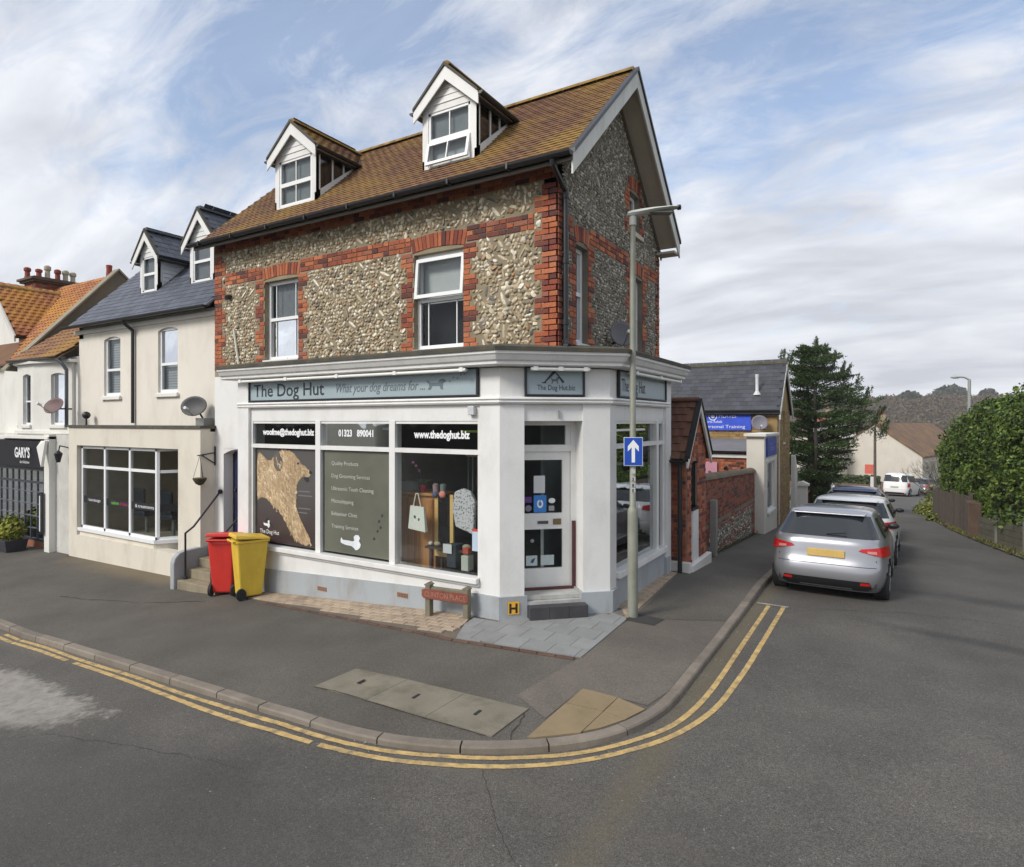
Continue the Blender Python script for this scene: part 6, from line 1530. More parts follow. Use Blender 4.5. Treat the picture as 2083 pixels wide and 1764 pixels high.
SLL['items'] += slope_tiles((-13.32, .20, CRZ(.20) + .0), (1, 0, 0), CS, CN, 5.53, 2.7, .20, .16, 1, jit=.001)
b = B(); gutter(b, (-13.36, .165, 4.86), (-7.8, .165, 4.86)); b.build('gutter', BLACKP, ch)
b = B(); b.path([(-10.72, .17, 4.80), (-10.72, .20, 4.74), (-10.72, UY - .05, 4.62), (-10.72, UY - .05, 2.62)], .034); b.build('downpipe', BLACKP, ch, smooth=True)
RC = lambda y: CRZ(min(y, 2.1)) + .012
for D in (dict(x0=-11.52, x1=-10.80, y=.95), dict(x0=-9.56, x1=-8.72, y=.95)):
    ez, ah = (6.50, 6.93) if D['x0'] < -11 else (6.56, 7.06)
    dm, W, fr = dormer(D, ch, RC, ah, ez, False, SLL, over=.16)
    W = (W[0], W[1], W[2], W[3]); w = B(); f = .035; u0, u1, z0, z1 = W; zm = (z0 + z1) / 2
    for q in ((u0, u0 + f, z0, z1), (u1 - f, u1, z0, z1), (u0, u1, z1 - f, z1), (u0, u1, z0, z0 + f), (u0 + f, u1 - f, zm - .03, zm + .03)): fr.box(w, q[0], q[1], -.06, -.012, q[2], q[3])
    w.build('window_frame', UPVC, dm); g = B(); g.quad(*[fr.pt(a, -.035, c) for a, c in ((u0, z0), (u1, z0), (u1, z1), (u0, z1))]); g.build('pane', GLASS, dm)
    k = B(); k.quad(*[fr.pt(a, -.10, c) for a, c in ((u0, z0), (u1, z0), (u1, z1), (u0, z1))]); k.build('blind', plain('grey_net', (.30, .32, .34), .8), dm)
pieces('slate', SLL['items'], [sl], SLATE, ch, 'slating')
# chimney behind with cowl
cst = thing('chimney', 'small yellow brick chimney with black cowl behind the slate dormers', 'chimney', (-11.0, 3.2, 6.3))
b = B(); b.box(-11.25, -10.8, 3.1, 3.6, 4.9, 6.98); b.build('stack', plain('yellow_brick', (.30, .25, .12), .9, var=.2, fine=20), cst); b = B(); b.tube((-11.02, 3.3, 6.98), (-11.02, 3.3, 7.28), .08, n=12); b.build('pot', plain('terracotta', (.25, .07, .04), .8), cst); b = B(); b.lathe((-11.02, 3.3, 7.28), [(.06, 0), (.13, .06), (.14, .09), (.02, .13)], 12); b.build('cowl', BLACKM, cst)
# lower bay: front wall with shop opening, recessed entrance, flat roof
b = B(); wall(b, FL, -12.81, -7.76, -1.0, 2.52, .22, [(-12.44, -8.48, .10, 2.12)]); wall(b, FRONT(LB), -8.48, -8.48, 0, 0, .1, []); b.build('front_wall', RENDER2, ch)
# entrance gap below the sill at the right of the bay
b = B(); b.box(-7.96, -7.76, LB + .22, UY - .002, -1.0, 2.52); b.build('side_wall', RENDER2, ch)
b = B(); b.box(-12.81, -7.76, LB + .20, UY, 2.46, 2.518); b.box(-12.84, -7.73, LB - .03, UY, 2.52, 2.575); b.build('flat_roof', LEAD, ch)
wv = [Vector((-12.40, .13)), Vector((-9.36, .13)), Vector((-9.02, .62))]
def mulwin(a, c, n, z0, z1, trans, endl=.06, endr=.06, sill=True):
    fr = Fr((a.x, a.y), (c - a), ((c - a).y, -(c - a).x)); L = (c - a).length; b = B()
    us = [L * i / n for i in range(n + 1)]
    for i, u in enumerate(us):
        w = .035 if 0 < i < n else .055; fr.box(b, max(0, u - w), min(L, u + w), -.06, .0, z0, z1)
    fr.box(b, 0, L, -.06, .0, z0, z0 + .05); fr.box(b, 0, L, -.06, .0, z1 - .05, z1); fr.box(b, 0, L, -.055, -.005, trans - .03, trans + .03)
    w = b.build('shop_window', UPVC, ch)
    for i in range(n):
        for za, zb in ((z0, trans), (trans, z1)):
            g = B(); g.quad(fr.pt(us[i], -.03, za), fr.pt(us[i + 1], -.03, za), fr.pt(us[i + 1], -.03, zb), fr.pt(us[i], -.03, zb)); g.build('pane', GLASSD, w)
    s = B(); fr.box(s, -.03, L + .03, -.08, .075, z0 - .07, z0); s.build('sill', UPVC, w)
    s = B(); fr.box(s, 0, L, -.027, -.024, .83, .98); s.build('black_vinyl_band', plain('black_vinyl', (.012, .012, .014), .4), w)
    return fr, w
fr1, w1 = mulwin(wv[0], wv[1], 3, .27, 2.10, 1.64)
fr2, w2 = mulwin(wv[1], wv[2], 1, .27, 2.10, 1.64)
text('hairdesign', .09, fr1, .28, -.022, .875, WTXT, w1, width=.5); text('salon', .10, fr1, 1.25, -.022, .87, plain('green_text', (.2, .6, .05), .5), w1, width=.3); text('& beauty', .10, fr1, 1.6, -.022, .87, plain('pink_text', (.45, .03, .12), .5), w1, width=.3); text('01323 890000', .10, fr1, 2.2, -.022, .87, WTXT, w1, width=.7) if False else text('& treatments', .10, fr1, 2.2, -.022, .87, WTXT, w1, width=.7)
b = B(); b.box(-12.44, -9.36, .10, .22, -1.0, .20); b.build('stall_riser', RENDER2, ch)
n_ = (wv[2] - wv[1]).normalized(); pn = Vector((n_.y, -n_.x))
b = B(); b.prism([(wv[1].x, .07, -1.0), (wv[1].x + .03, .10, -1.0), (wv[2].x + .05, wv[2].y, -1.0), (wv[2].x - .1, wv[2].y, -1.0), (wv[1].x - .12, .20, -1.0)], (0, 0, 1.2)); b.build('stall_riser', RENDER2, ch)
b = B(); b.box(-9.4, -7.97, .28, 2.2, -1.0, -.42); b.build('entrance_floor', STP, ch)
b = B(); b.box(-12.5, -7.96, 2.4, 2.5, -.6, 2.46); b.box(-12.5, -12.4, .25, 2.4, -.6, 2.46); b.box(-12.4, -8.0, .25, 2.4, 2.40, 2.455); b.box(-12.4, -9.4, .25, 2.4, .0, .05); b.box(-8.02, -7.962, UY, 2.4, -.6, 2.46); b.build('shop_room', plain('salon_wall', (.50, .44, .34), .9), ch)
# salon contents: chair shapes and a pale curtain
for k, x in enumerate((-11.7, -10.6)):
    t = thing('salon_chair', 'dark %s salon chair seen through the cream shop window' % ('left', 'right')[k], 'chair', (x, 1.2, .05)); b = B(); b.box(x - .25, x + .25, 1.0, 1.45, .45, .58); b.build('seat', plain('salon_leather', (.03, .035, .045), .4), t, bevel=.04); b = B(); b.box(x - .25, x + .25, .98, 1.05, .58, 1.1); b.build('backrest', plain('salon_leather', (.03, .035, .045), .4), t, bevel=.04); b = B(); b.tube((x, 1.2, .05), (x, 1.2, .45), .04); b.build('pedestal', GALV, t)
# vents, dish and small things on the flat roof
dish('satellite_dish', 'oval grey satellite dish standing on the flat roof beside the flint house', (-8.13, .15, 2.95), (.45, -.85, .25), .26, .20, (.075, .075, .075), (-7.98, .3, 2.62), .28)
b = B(); b.box(-8.12, -7.86, .18, .38, 2.577, 2.72); tag(b.build('dish_base', plain('concrete_block', (.2, .2, .19), .9), None), 'small grey block under the oval satellite dish on the flat roof', 'block')
b = B(); b.tube((-12.45, .25, 2.576), (-12.45, .25, 2.72), .02, n=8); b.ball((-12.45, .25, 2.80), .085, 12, 8); tag(b.build('vent_ball', BLACKP, None, smooth=True), 'black ball shaped vent on the flat roof at the left end', 'vent')
b = B(); b.path([(-12.83, -.02, -.5), (-12.70, -.02, -.42), (-12.60, -.02, -.5)], .03); tag(b.build('rusty_pipe', plain('rusty_iron', (.15, .07, .03), .9), None), 'short rusty pipe stub at the foot of the cream pier', 'pipe')

# ---------------- white bay fronted house and pub ----------------
wh = thing('white_bay_house', 'white rendered house with first floor bay window above a dark pub front', 'building', (-14.6, 1.0, -.5))
PX = -16.0
BRZ = lambda y: 4.10 + .77 * (y - .0)
b = B(); b.box(-17.2, -13.162, .40, 3.5, 2.3, 4.2); b.build('wall', RENDER3, wh)
BAY = [Vector((-16.05, .40)), Vector((-15.45, .05)), Vector((-14.6, .05)), Vector((-13.30, .33))]
wins = {0: (.22, .42), 1: (.30, .72), 2: (.62, 1.08)}
for k in range(3):
    a, c = BAY[k], BAY[k + 1]; L = (c - a).length; fr = Fr((a.x, a.y), (c - a), ((c - a).y, -(c - a).x)); w0, w1_ = wins[k]
    W = (w0, w1_, 2.58, 3.82)
    b = B(); wall(b, fr, 0, L, 2.3, 4.06, .12, [W]); b.build('bay_wall', RENDER3, wh)
    sash(wh, fr, W, rec=.06, bars=False, mid=.46, blind=(.0, 1, plain('green_net', (.12, .15, .15), .8)), fw=.04, depth=.3); arch_fill(fr, W, RENDER3, wh, .04)
    b = B(); fr.box(b, -.02, L + .02, .0, .05, 2.36, 2.43); fr.box(b, w0 - .06, w1_ + .06, .0, .05, 2.50, 2.56); b.build('moulding', RENDER3, wh)
b = B(); gutter(b, (-15.5, -.10, 4.17), (-13.25, .12, 4.17)); gutter(b, (-16.2, .30, 4.15), (-15.5, -.10, 4.17)); b.build('gutter', plain('grey_gutter', (.07, .08, .09), .5), wh)
b = B(); b.prism([(-16.2, .36, 4.06), (-15.48, -.04, 4.06), (-14.58, -.04, 4.06), (-13.2, .25, 4.06), (-13.2, .45, 4.06), (-16.2, .45, 4.06)], (0, 0, .07)); b.build('eaves_board', RENDER3, wh)
b = B(); b.hexa([(-16.0, .0, 4.12), (-13.3, .05, 4.12), (-13.3, 3.3, 6.62), (-16.0, 3.3, 6.62), (-16.0, .0, 4.16), (-13.3, .05, 4.16), (-13.3, 3.3, 6.66), (-16.0, 3.3, 6.66)]); b.build('roof', plain('tile_bed', (.12, .07, .04), .9), wh)
ot = mesh_of(tile_mesh(.20, .30, .02, .012), 'pantile_shape', TILE_O)
s2 = Vector((0, 1, .77)).normalized(); n2 = Vector((0, -.77, 1)).normalized()
it = slope_tiles((-16.0, .0, 4.165), (1, 0, 0), s2, n2, 2.75, 4.0, .20, .20, 1)
TILE_B = lichen_tile('brown_roof_tile', [(0, (0.22, 0.11, 0.055)), (.4, (0.17, 0.085, 0.05)), (.7, (0.26, 0.13, 0.06))], (0.36, 0.20, 0.04), .48, .64, .7)
ob = mesh_of(tile_mesh(.20, .30, .02, .012), 'tile_shape', TILE_B)
pieces('roof_tile', it, [ob], TILE_B, wh, 'roof_tiling')
PW = plain('grey_brown_render', (.125, .115, .085), .9, var=.15, scale=1.2, fine=50, dirt=(.19, .17, .12), dirtamt=.5)
b = B(); b.prism([(PX - .12, -.02, 3.95), (PX - .12, 2.66, 7.02), (PX - .12, 3.9, 5.9), (PX - .12, 3.9, 3.95)], (.22, 0, 0)); pwall = b.build('party_wall', PW, wh)
b = B()
for p0, p1 in (((-.05, 3.93), (2.66, 7.04)), ((2.66, 7.04), (3.95, 5.88))): b.hexa([(PX - .16, p0[0], p0[1]), (PX + .15, p0[0], p0[1]), (PX + .15, p1[0], p1[1]), (PX - .16, p1[0], p1[1]), (PX - .16, p0[0], p0[1] + .06), (PX + .15, p0[0], p0[1] + .06), (PX + .15, p1[0], p1[1] + .06), (PX - .16, p1[0], p1[1] + .06)])
b.build('coping', plain('coping_stone', (.26, .23, .17), .9, var=.15), pwall)
b = B(); b.path([(-13.4, .05, 4.12), (-13.28, .12, 4.0), (-13.22, .18, 3.86), (-13.22, .18, 2.52)], .04); b.build('downpipe', plain('grey_gutter', (.07, .08, .09), .5), wh, smooth=True)
# ground floor: pub front
DKG = plain('pub_dark_paint', (.030, .036, .042), .45, var=.1); PGL = glass_mat('pub_glass', (.5, .55, .55), refl=2.2)
b = B(); b.box(-13.85, -13.60, -.02, .38, -1.0, 2.35); b.build('pier', RENDER3, wh)
b = B(); b.box(-13.60, -12.82, .12, .40, -1.0, 2.35); b.box(-18.5, -13.85, .395, .42, -1.0, 2.35); b.build('ground_floor_wall', plain('grey_white_render', (.55, .54, .50), .8, dirt=(.4, .38, .33), dirtamt=.4), wh)
b = B(); b.box(-17.2, -13.6, -.05, .4, 2.24, 2.30); b.build('canopy', RENDER3, wh)
sg = thing('pub_sign', 'black fascia sign with white crowned lettering over the pub window', 'sign', (-15.2, .0, 1.5))
b = B(); b.hexa([(-17.2, .08, 1.52), (-13.87, .08, 1.52), (-13.87, .2, 1.52), (-17.2, .2, 1.52), (-17.2, -.08, 2.19), (-13.87, -.08, 2.19), (-13.87, .2, 2.19), (-17.2, .2, 2.19)]); b.build('panel', plain('pub_sign_black', (.018, .018, .024), .35), sg)
Fp = FRONT(.0); text("GARY'S", .34, Fp, -15.32, .06, 1.78, WTXT, sg, width=.82, bold=.01); text('bar & kitchen', .10, Fp, -15.15, .012, 1.63, WTXT, sg, width=.5)
pw = thing('pub_window', 'dark small paned pub shopfront window with grey glazing bars', 'window', (-15.5, .1, -.3)); Fq = FRONT(.15)
x0, x1, z0, z1 = -17.1, -14.33, -.28, 1.50
b = B(); Fq.box(b, x0, x1, -.06, 0, z1 - .06, z1); Fq.box(b, x0, x1, -.06, 0, z0, z0 + .06); Fq.box(b, x0, x1, -.055, -.005, 1.13, 1.19); b.build('frame', DKG, pw)
GB = plain('grey_glazing', (.085, .10, .115), .5)
b = B(); nx = 8
for i in range(nx + 1): u = x0 + (x1 - x0) * i / nx; Fq.box(b, u - .014, u + .014, -.045, -.008, z0, z1)
for z in (.02, .32, .62, .92): Fq.box(b, x0, x1, -.043, -.010, z - .014, z + .014)
b.build('glazing_bars', GB, pw); g = B(); g.quad(Fq.pt(x0, -.03, z0), Fq.pt(x1, -.03, z0), Fq.pt(x1, -.03, z1), Fq.pt(x0, -.03, z1)); g.build('pane', PGL, pw)
b = B(); Fq.box(b, x0 - .3, -13.86, -.9, -.85, -.8, 2.2); b.build('room_backing', plain('pub_room', (.16, .15, .13), .9), pw)
b = B(); Fq.box(b, x0, x1, -.10, .0, -.78, z0 - .001); b.build('stall_riser', plain('terracotta_tiling', (.30, .11, .06), .6, var=.15, fine=12), pw)
pdr = thing('pub_door', 'dark half glazed pub door beside the white pier', 'door', (-14.1, .2, -.6))
b = B(); wall(b, Fq, -14.30, -13.88, -.72, 1.50, .05, [(-14.22, -13.96, .1, 1.15)]); b.build('leaf', DKG, pdr); g = B(); g.quad(Fq.pt(-14.22, -.02, .1), Fq.pt(-13.96, -.02, .1), Fq.pt(-13.96, -.02, 1.15), Fq.pt(-14.22, -.02, 1.15)); g.build('pane', PGL, pdr)
mb = thing('menu_board', 'white menu board in a black frame on the pub pier', 'board', (-13.8, -.04, .3)); b = B(); b.box(-13.93, -13.80, -.09, -.05, .0, .98); b.build('frame', BLACKP, mb); b = B(); b.box(-13.915, -13.865, -.095, -.091, .06, .90); b.build('sheet', PAPER, mb)
b = B(); b.prism([(-13.83, -.03, 2.2), (-13.62, -.03, 2.2), (-13.62, -.12, 1.6), (-13.83, -.12, 2.05)], (0, -.06, 0)); b.build('scroll_bracket', RENDER3, wh)
lamp = thing('wall_lantern', 'black wall lantern between the pub pier and the cream house', 'lantern', (-13.0, -.1, 1.8)); b = B(); b.path([(-13.0, .12, 2.05), (-13.0, -.05, 2.1), (-13.0, -.08, 1.95)], .014, 6); b.build('arm', BLACKM, lamp); b = B(); b.lathe((-13.0, -.08, 1.72), [(.04, 0), (.085, .18), (.09, .20), (.02, .27)], 8); b.build('cage', BLACKM, lamp)
# planters outside the pub
def leafball(b, c, r, n, size, rnd, squash=1.0, up=.3):
    for _ in range(n):
        d = Vector((rnd.gauss(0, 1), rnd.gauss(0, 1), rnd.gauss(0, 1))).normalized(); p = Vector(c) + Vector((d.x * r, d.y * r, d.z * r * squash)) * (rnd.random() ** .35)
        a = (d + Vector((rnd.gauss(0, .6), rnd.gauss(0, .6), rnd.gauss(0, .6) + up))).normalized(); t = a.orthogonal().normalized(); t.rotate(__import__('mathutils').Quaternion(a, rnd.uniform(0, 6.28)))
        s = size * rnd.uniform(.6, 1.3); q = a.cross(t); b.v += [p - t * s * .5, p + q * s * .9, p + t * s * .5, p - q * s * .2]; k = len(b.v); b.f.append((k - 4, k - 3, k - 2, k - 1))
def leaf_material(name, cols, trans=.0):
    t = NT(name); c = t.ramp(t.rnd(), cols); n = t.noise(1.6, 3); c = t.scale(c, t.val(n, .7, 1.3, .3, .7)); t.set(c, .55, spec=.3); return t.m
BUSHM = leaf_material('bright_bush_leaf', [(0, (.10, .14, .01)), (.5, (.20, .22, .015)), (1, (.32, .30, .03))])
rnd = random.Random(4)
for k, (x, y, lb) in enumerate(((-14.72, -.32, 'yellow green bushy shrub in a dark square planter outside the pub'), (-15.95, -.25, 'small shrub in a dark planter at the far left edge outside the pub'))):
    t = thing('planter', lb, 'plant', (x, y, PV(x, y))); z = PV(x, y); s_ = .24 if k == 0 else .26
    b = B(); b.hexa([(x - s_ * .8, y - s_ * .8, z), (x + s_ * .8, y - s_ * .8, z), (x + s_ * .8, y + s_ * .8, z), (x - s_ * .8, y + s_ * .8, z), (x - s_, y - s_, z + .28), (x + s_, y - s_, z + .28), (x + s_, y + s_, z + .28), (x - s_, y + s_, z + .28)]); b.build('pot', plain('planter_charcoal', (.03, .03, .036), .6), t, bevel=.01)
    b = B(); leafball(b, (x, y, z + .50), .28, 420, .085, rnd, 1.0, .6); leafball(b, (x - .08, y, z + .68), .17, 160, .08, rnd); b.build('foliage', BUSHM, t, fix=False)
dish('satellite_dish', 'reddish brown oval satellite dish in front of the white bay window', (-13.18, -.1, 3.02), (.2, -.95, .45), .30, .20, (.13, .075, .07), (-13.25, .3, 2.95), .35)

# ---------------- house with the orange tiled roof ----------------
oh = thing('orange_roof_house', 'white house with orange tiled gabled roof and tall chimney stack at the left edge', 'building', (-19, 2, -.5))
b = B(); b.box(-26, -16.2, .50, 4.6, -1.0, 4.2); b.box(-20.4, -17.75, .93, 1.4, 4.2, 5.15); b.prism([(-17.8, .93, 5.15), (-19.0, .93, 6.5), (-20.2, .93, 5.15)], (0, .2, 0)); b.build('wall', RENDER3, oh)
OB = plain('tile_bed_orange', (.16, .08, .04), .9)
b = B(); b.hexa([(-26, .30, 4.15), (PX - .12, .30, 4.15), (PX - .12, 2.75, 6.84), (-26, 2.75, 6.84), (-26, .30, 4.2), (PX - .12, .30, 4.2), (PX - .12, 2.75, 6.9), (-26, 2.75, 6.9)]); b.hexa([(-26, 5.2, 4.2), (PX - .12, 5.2, 4.2), (PX - .12, 2.75, 6.84), (-26, 2.75, 6.84), (-26, 5.2, 4.25), (PX - .12, 5.2, 4.25), (PX - .12, 2.75, 6.9), (-26, 2.75, 6.9)])
for sg_ in (1, -1): b.hexa([(-19 + sg_ * 1.5, .75, 4.98), (-19, .75, 6.58), (-19, 2.75, 6.58), (-19 + sg_ * 1.5, 1.6, 4.98), (-19 + sg_ * 1.5, .75, 5.03), (-19, .75, 6.63), (-19, 2.75, 6.63), (-19 + sg_ * 1.5, 1.6, 5.03)])
b.build('roof', OB, oh)
ORM = lichen_tile('orange_pantile', [(0, (0.36, 0.14, 0.06)), (.3, (0.30, 0.11, 0.05)), (.6, (0.42, 0.18, 0.07)), (.85, (0.26, 0.12, 0.06))], (0.50, 0.25, 0.03), .47, .64, .75)
om = mesh_of(tile_mesh(.18, .22, .022, .02), 'pantile_shape', ORM)
su = Vector((-1.5, 0, 1.6)).normalized(); nu = Vector((1.6, 0, 1.5)).normalized()
it = slope_tiles((-17.5, .72, 5.05), (0, 1, 0), su, nu, 2, 2.2, .18, .15, 1, umax=lambda s: .95 + s * .52)
sm_ = Vector((0, 2.45, 2.69)).normalized(); nm_ = Vector((0, -2.69, 2.45)).normalized()
it += [q for q in slope_tiles((-21.5, .30, 4.21), (1, 0, 0), sm_, nm_, 5.4, 3.65, .18, .15, 1) if q[0].translation.x > -19 + (6.6 - q[0].translation.z) * .93 or q[0].translation.z > 6.62]
pieces('roof_tile', it, [om], ORM, oh, 'roof_tiling')
b = B(); rg2 = half_round(1, .10)
for i in range(8): b.add([Vector((-19 - v.y, .72 + .26 * i + .25 * v.x, 6.60 + v.z)) for v in rg2.v], rg2.f)
b.build('ridge', RIDGE, oh)
b = B(); b.hexa([(-17.42, .70, 4.86), (-17.42, .74, 4.86), (-19, .74, 6.50), (-19, .70, 6.50), (-17.42, .70, 5.04), (-17.42, .74, 5.04), (-19, .74, 6.66), (-19, .70, 6.66)]); b.build('barge_board', BARGE, oh)
b = B(); gutter(b, (-17.42, .72, 5.02), (-17.42, 1.6, 5.02), outward=Vector((1, 0, 0))); b.build('gutter', BLACKP, oh)
b = B(); b.box(-20.75, -20.0, 2.2, 3.45, 5.4, 7.12); stk = b.build('chimney', BRICKD, oh)
its = []
fc_ = SIDE(-20.0); ff_ = FRONT(2.2)
cm_ = [mesh_of(brick_mesh(.212, BH), 'brick_stretcher', BRICKD), mesh_of(brick_mesh(.102, BH), 'brick_header', BRICKD)]
for k in range(17): brick_row(its, fc_, 2.21, 3.44, 5.9 + k * CP, k); brick_row(its, ff_, -20.74, -20.01, 5.9 + k * CP, k + 1)
join_pieces('chimney_brickwork', its, cm_, BRICKD, oh)
b = B(); b.box(-20.86, -19.89, 2.1, 3.55, 7.12, 7.18); b.box(-20.92, -19.83, 2.04, 3.61, 7.18, 7.25); b.box(-20.8, -19.95, 2.15, 3.5, 7.25, 7.30); b.build('chimney_cap', plain('dark_cap_brick', (.10, .07, .05), .9, var=.2), oh)
for k, (x, y, h, c) in enumerate(((-20.6, 2.22, .36, 0), (-20.25, 2.40, .30, 0), (-20.2, 2.62, .45, 1), (-20.3, 2.95, .40, 0), (-20.3, 3.18, .42, 1), (-20.3, 3.40, .40, 1))):
    b = B(); b.lathe((x, y, 7.29), [(.095, 0), (.075, .06), (.07, h * .6), (.10, h * .68), (.10, h * .9), (.05, h)], 14); b.build('chimney_pot', plain('pot_red' if c == 0 else 'pot_buff', (.24, .05, .03) if c == 0 else (.42, .38, .28), .8, var=.12), oh, smooth=True)
b = B(); b.lathe((-16.6, 2.75, 6.88), [(.09, 0), (.075, .3), (.085, .42), (.06, .43)], 14); b.build('chimney_pot', plain('pot_red', (.24, .05, .03), .8), oh, smooth=True)
# ---------------- brick porch on the side street ----------------
def RDz(x, y): return PV(x, y)
po = thing('brick_porch', 'small red brick porch with tiled gabled roof and arched window beyond the shop', 'porch', (0, 4.6, 0))
PXp = .25; FPg = SIDE(PXp); FPn = FRONT(3.92)
AW = (4.18, 4.58, 1.12, 1.94)
b = B(); roofp = lambda y: 2.0 + 1.0 * (1 - abs(y - 4.53) / .82)
wall(b, FPg, 3.92, 5.20, -.3, 3.0, .2, [AW], top=lambda u: roofp(u) - .03); wall(b, FPn, -.44, PXp - .201, -.3, 2.25, .2, []); b.box(-.4, PXp - .201, 5.0, 5.20, -.3, 2.2); b.build('wall', plain('red_mortar', (.26, .19, .15), .95, var=.15), po)
its = []; k = 0; z = -.05
while z < 2.95:
    um = (3.925, 5.195)
    if z > 2.0: h = .82 * (1 - (z + .04 - 2.0) / 1.0); um = (max(3.925, 4.53 - h), min(5.195, 4.53 + h))
    if AW[2] - .9 < z < AW[3] + .1: brick_row(its, FPg, um[0], AW[0] - .01, z, k); brick_row(its, FPg, AW[1] + .01, um[1], z, k + 1)
    elif um[1] > um[0] + .1: brick_row(its, FPg, um[0], um[1], z, k)
    if z < 2.2: brick_row(its, FPn, -.43, PXp - .005, z, k)
    z += CP; k += 1
for i in range(9): t = math.pi * (i + .5) / 9; its.append((FPg.mat(4.38 + .27 * math.cos(t), .008, AW[3] - .12 + .27 * math.sin(t)) @ Matrix.Rotation(-t, 4, 'Y') @ Matrix.Diagonal((.6, 1, 1, 1)), 0))
pieces('brick', its, BM, BRICK, po, 'brickwork')
b = B(); FPg.box(b, AW[0], AW[1], -.12, -.06, AW[2], AW[3]); b.build('window', plain('dark_blue_frame', (.03, .045, .06), .3), po)
b = B(); 
for u in (AW[0], 4.40, AW[1] - .03): FPg.box(b, u, u + .03, -.059, -.03, AW[2], AW[3])
FPg.box(b, AW[0] - .02, AW[1] + .02, -.06, .04, AW[2] - .05, AW[2]); b.build('window_frame', BLACKP, po)
b = B(); FPg.box(b, AW[0] + .02, AW[1] - .02, .001, .035, -.1, AW[2] - .051); b.build('white_panel', WHITE, po)
b = B(); b.box(-.4, PXp + .08, 3.82, 3.919, -.4, .22); b.box(PXp + .001, PXp + .10, 3.92, 5.28, -.45, .16); b.build('plinth', RENDER3, po, bevel=.015)
for y0, y1 in ((3.70, 4.53), (5.36, 4.53)):
    b = B(); zf = lambda y: 3.03 - abs(y - 4.53) * 1.22
    b.hexa([(-.45, y0, zf(y0) - .05), (PXp + .08, y0, zf(y0) - .05), (PXp + .08, y1, zf(y1) - .05), (-.45, y1, zf(y1) - .05), (-.45, y0, zf(y0)), (PXp + .08, y0, zf(y0)), (PXp + .08, y1, zf(y1)), (-.45, y1, zf(y1))]); b.build('roof', plain('tile_bed', (.12, .07, .04), .9), po)
    b = B(); b.hexa([(PXp + .05, y0, zf(y0) - .16), (PXp + .085, y0, zf(y0) - .16), (PXp + .085, y1, zf(y1) - .16), (PXp + .05, y1, zf(y1) - .16), (PXp + .05, y0, zf(y0) + .0), (PXp + .085, y0, zf(y0) + .0), (PXp + .085, y1, zf(y1) + .0), (PXp + .05, y1, zf(y1) + .0)]); b.build('barge_board', WHITE, po)
    b = B(); b.hexa([(PXp + .02, y0, zf(y0) + .001), (PXp + .11, y0, zf(y0) + .001), (PXp + .11, y1, zf(y1) + .001), (PXp + .02, y1, zf(y1) + .001), (PXp + .02, y0, zf(y0) + .045), (PXp + .11, y0, zf(y0) + .045), (PXp + .11, y1, zf(y1) + .045), (PXp + .02, y1, zf(y1) + .045)]); b.build('verge_trim', BLACKP, po)
tr = mesh_of(tile_mesh(.20, .26, .022, .012), 'tile_shape', TILE_R)
it = slope_tiles((-.45, 3.68, 1.998), (1, 0, 0), Vector((0, 1, 1.22)), Vector((0, -1.22, 1)), .70, 1.34, .15, .165, 1)
pieces('roof_tile', it, [tr], TILE_R, po, 'roof_tiling')
b = B(); rg2 = half_round(1, .09)
for i in range(3): b.add([Vector((-.45 + .25 * i + .245 * v.x, 4.53 + v.y, 3.03 + v.z)) for v in rg2.v], rg2.f)
b.build('ridge', TILE_R, po)
b = B(); b.tube((.17, 3.76, -.0), (.17, 3.76, 1.93), .038); b.box(.10, .24, 3.70, 3.84, 1.90, 2.02); gutter(b, (-.44, 3.66, 2.0), (PXp + .05, 3.66, 2.0)); b.tube((.17, 3.76, .72), (.17, 3.76, .80), .05); b.build('downpipe', BLACKP, po, smooth=True)

# ---------------- garden wall, brick lean-to, cream shop wing, tan building ----------------
gw = thing('garden_wall', 'old brick and flint garden wall with rounded coping beside the pavement', 'wall', (.1, 8, -.2))
top = lambda y: 1.52 - (y - 5.5) * .04; GX = .12; SG_ = SIDE(GX)
b = B(); wall(b, SG_, 5.45, 11.15, -.9, 1.6, .22, top=top); b.build('core', MORTAR_S, gw)
its = []; z = -.5; k = 0
while z < 1.46:
    band_ = (z > .55) or (k % 6 in (0, 1))
    for (a, c) in (((5.5, 6.0), (8.2, 8.5), (10.7, 11.1)) if not band_ else ((5.5, 11.1),)): brick_row(its, SG_, a, c, z - .04 * ((a + c) / 2 - 8), k)
    z += CP; k += 1
its = [q for q in its if q[0].translation.z < top(q[0].translation.y) - .03]
pieces('brick', its, [mesh_of(brick_mesh(.212, BH), 'brick_stretcher', BRICKD), mesh_of(brick_mesh(.102, BH), 'brick_header', BRICKD)], BRICKD, gw, 'brickwork')
brick_zones.append(('G', 0, 0, 0, 0)); fl_ = flints(SG_, 'G', 6.0, 10.7, -.5, .5, .075, .075, FM2, topf=lambda u: top(u) - .2)
pieces('flint', fl_, FM2, FLINT_S, gw, 'flintwork', lim=200, smooth=True)
b = B(); n = 6
for i in range(n + 1):
    t = math.pi * i / n
    for y in (5.42, 11.18): b.v.append(Vector((GX - .11 + .15 * math.cos(t), y, top(y) - .03 + .12 * math.sin(t))))
for i in range(n): b.f.append((2 * i, 2 * i + 1, 2 * i + 3, 2 * i + 2))
b.build('coping', plain('mossy_coping', (.16, .12, .085), .95, var=.2, fine=30, dirt=(.07, .08, .03), dirtamt=.6), gw, smooth='all')
b = B(); b.box(.13, .25, 6.05, 6.20, -.3, 1.05); tag(b.build('concrete_post', plain('post_concrete', (.28, .27, .25), .9), None), 'pale concrete post standing against the garden wall next to the porch', 'post')
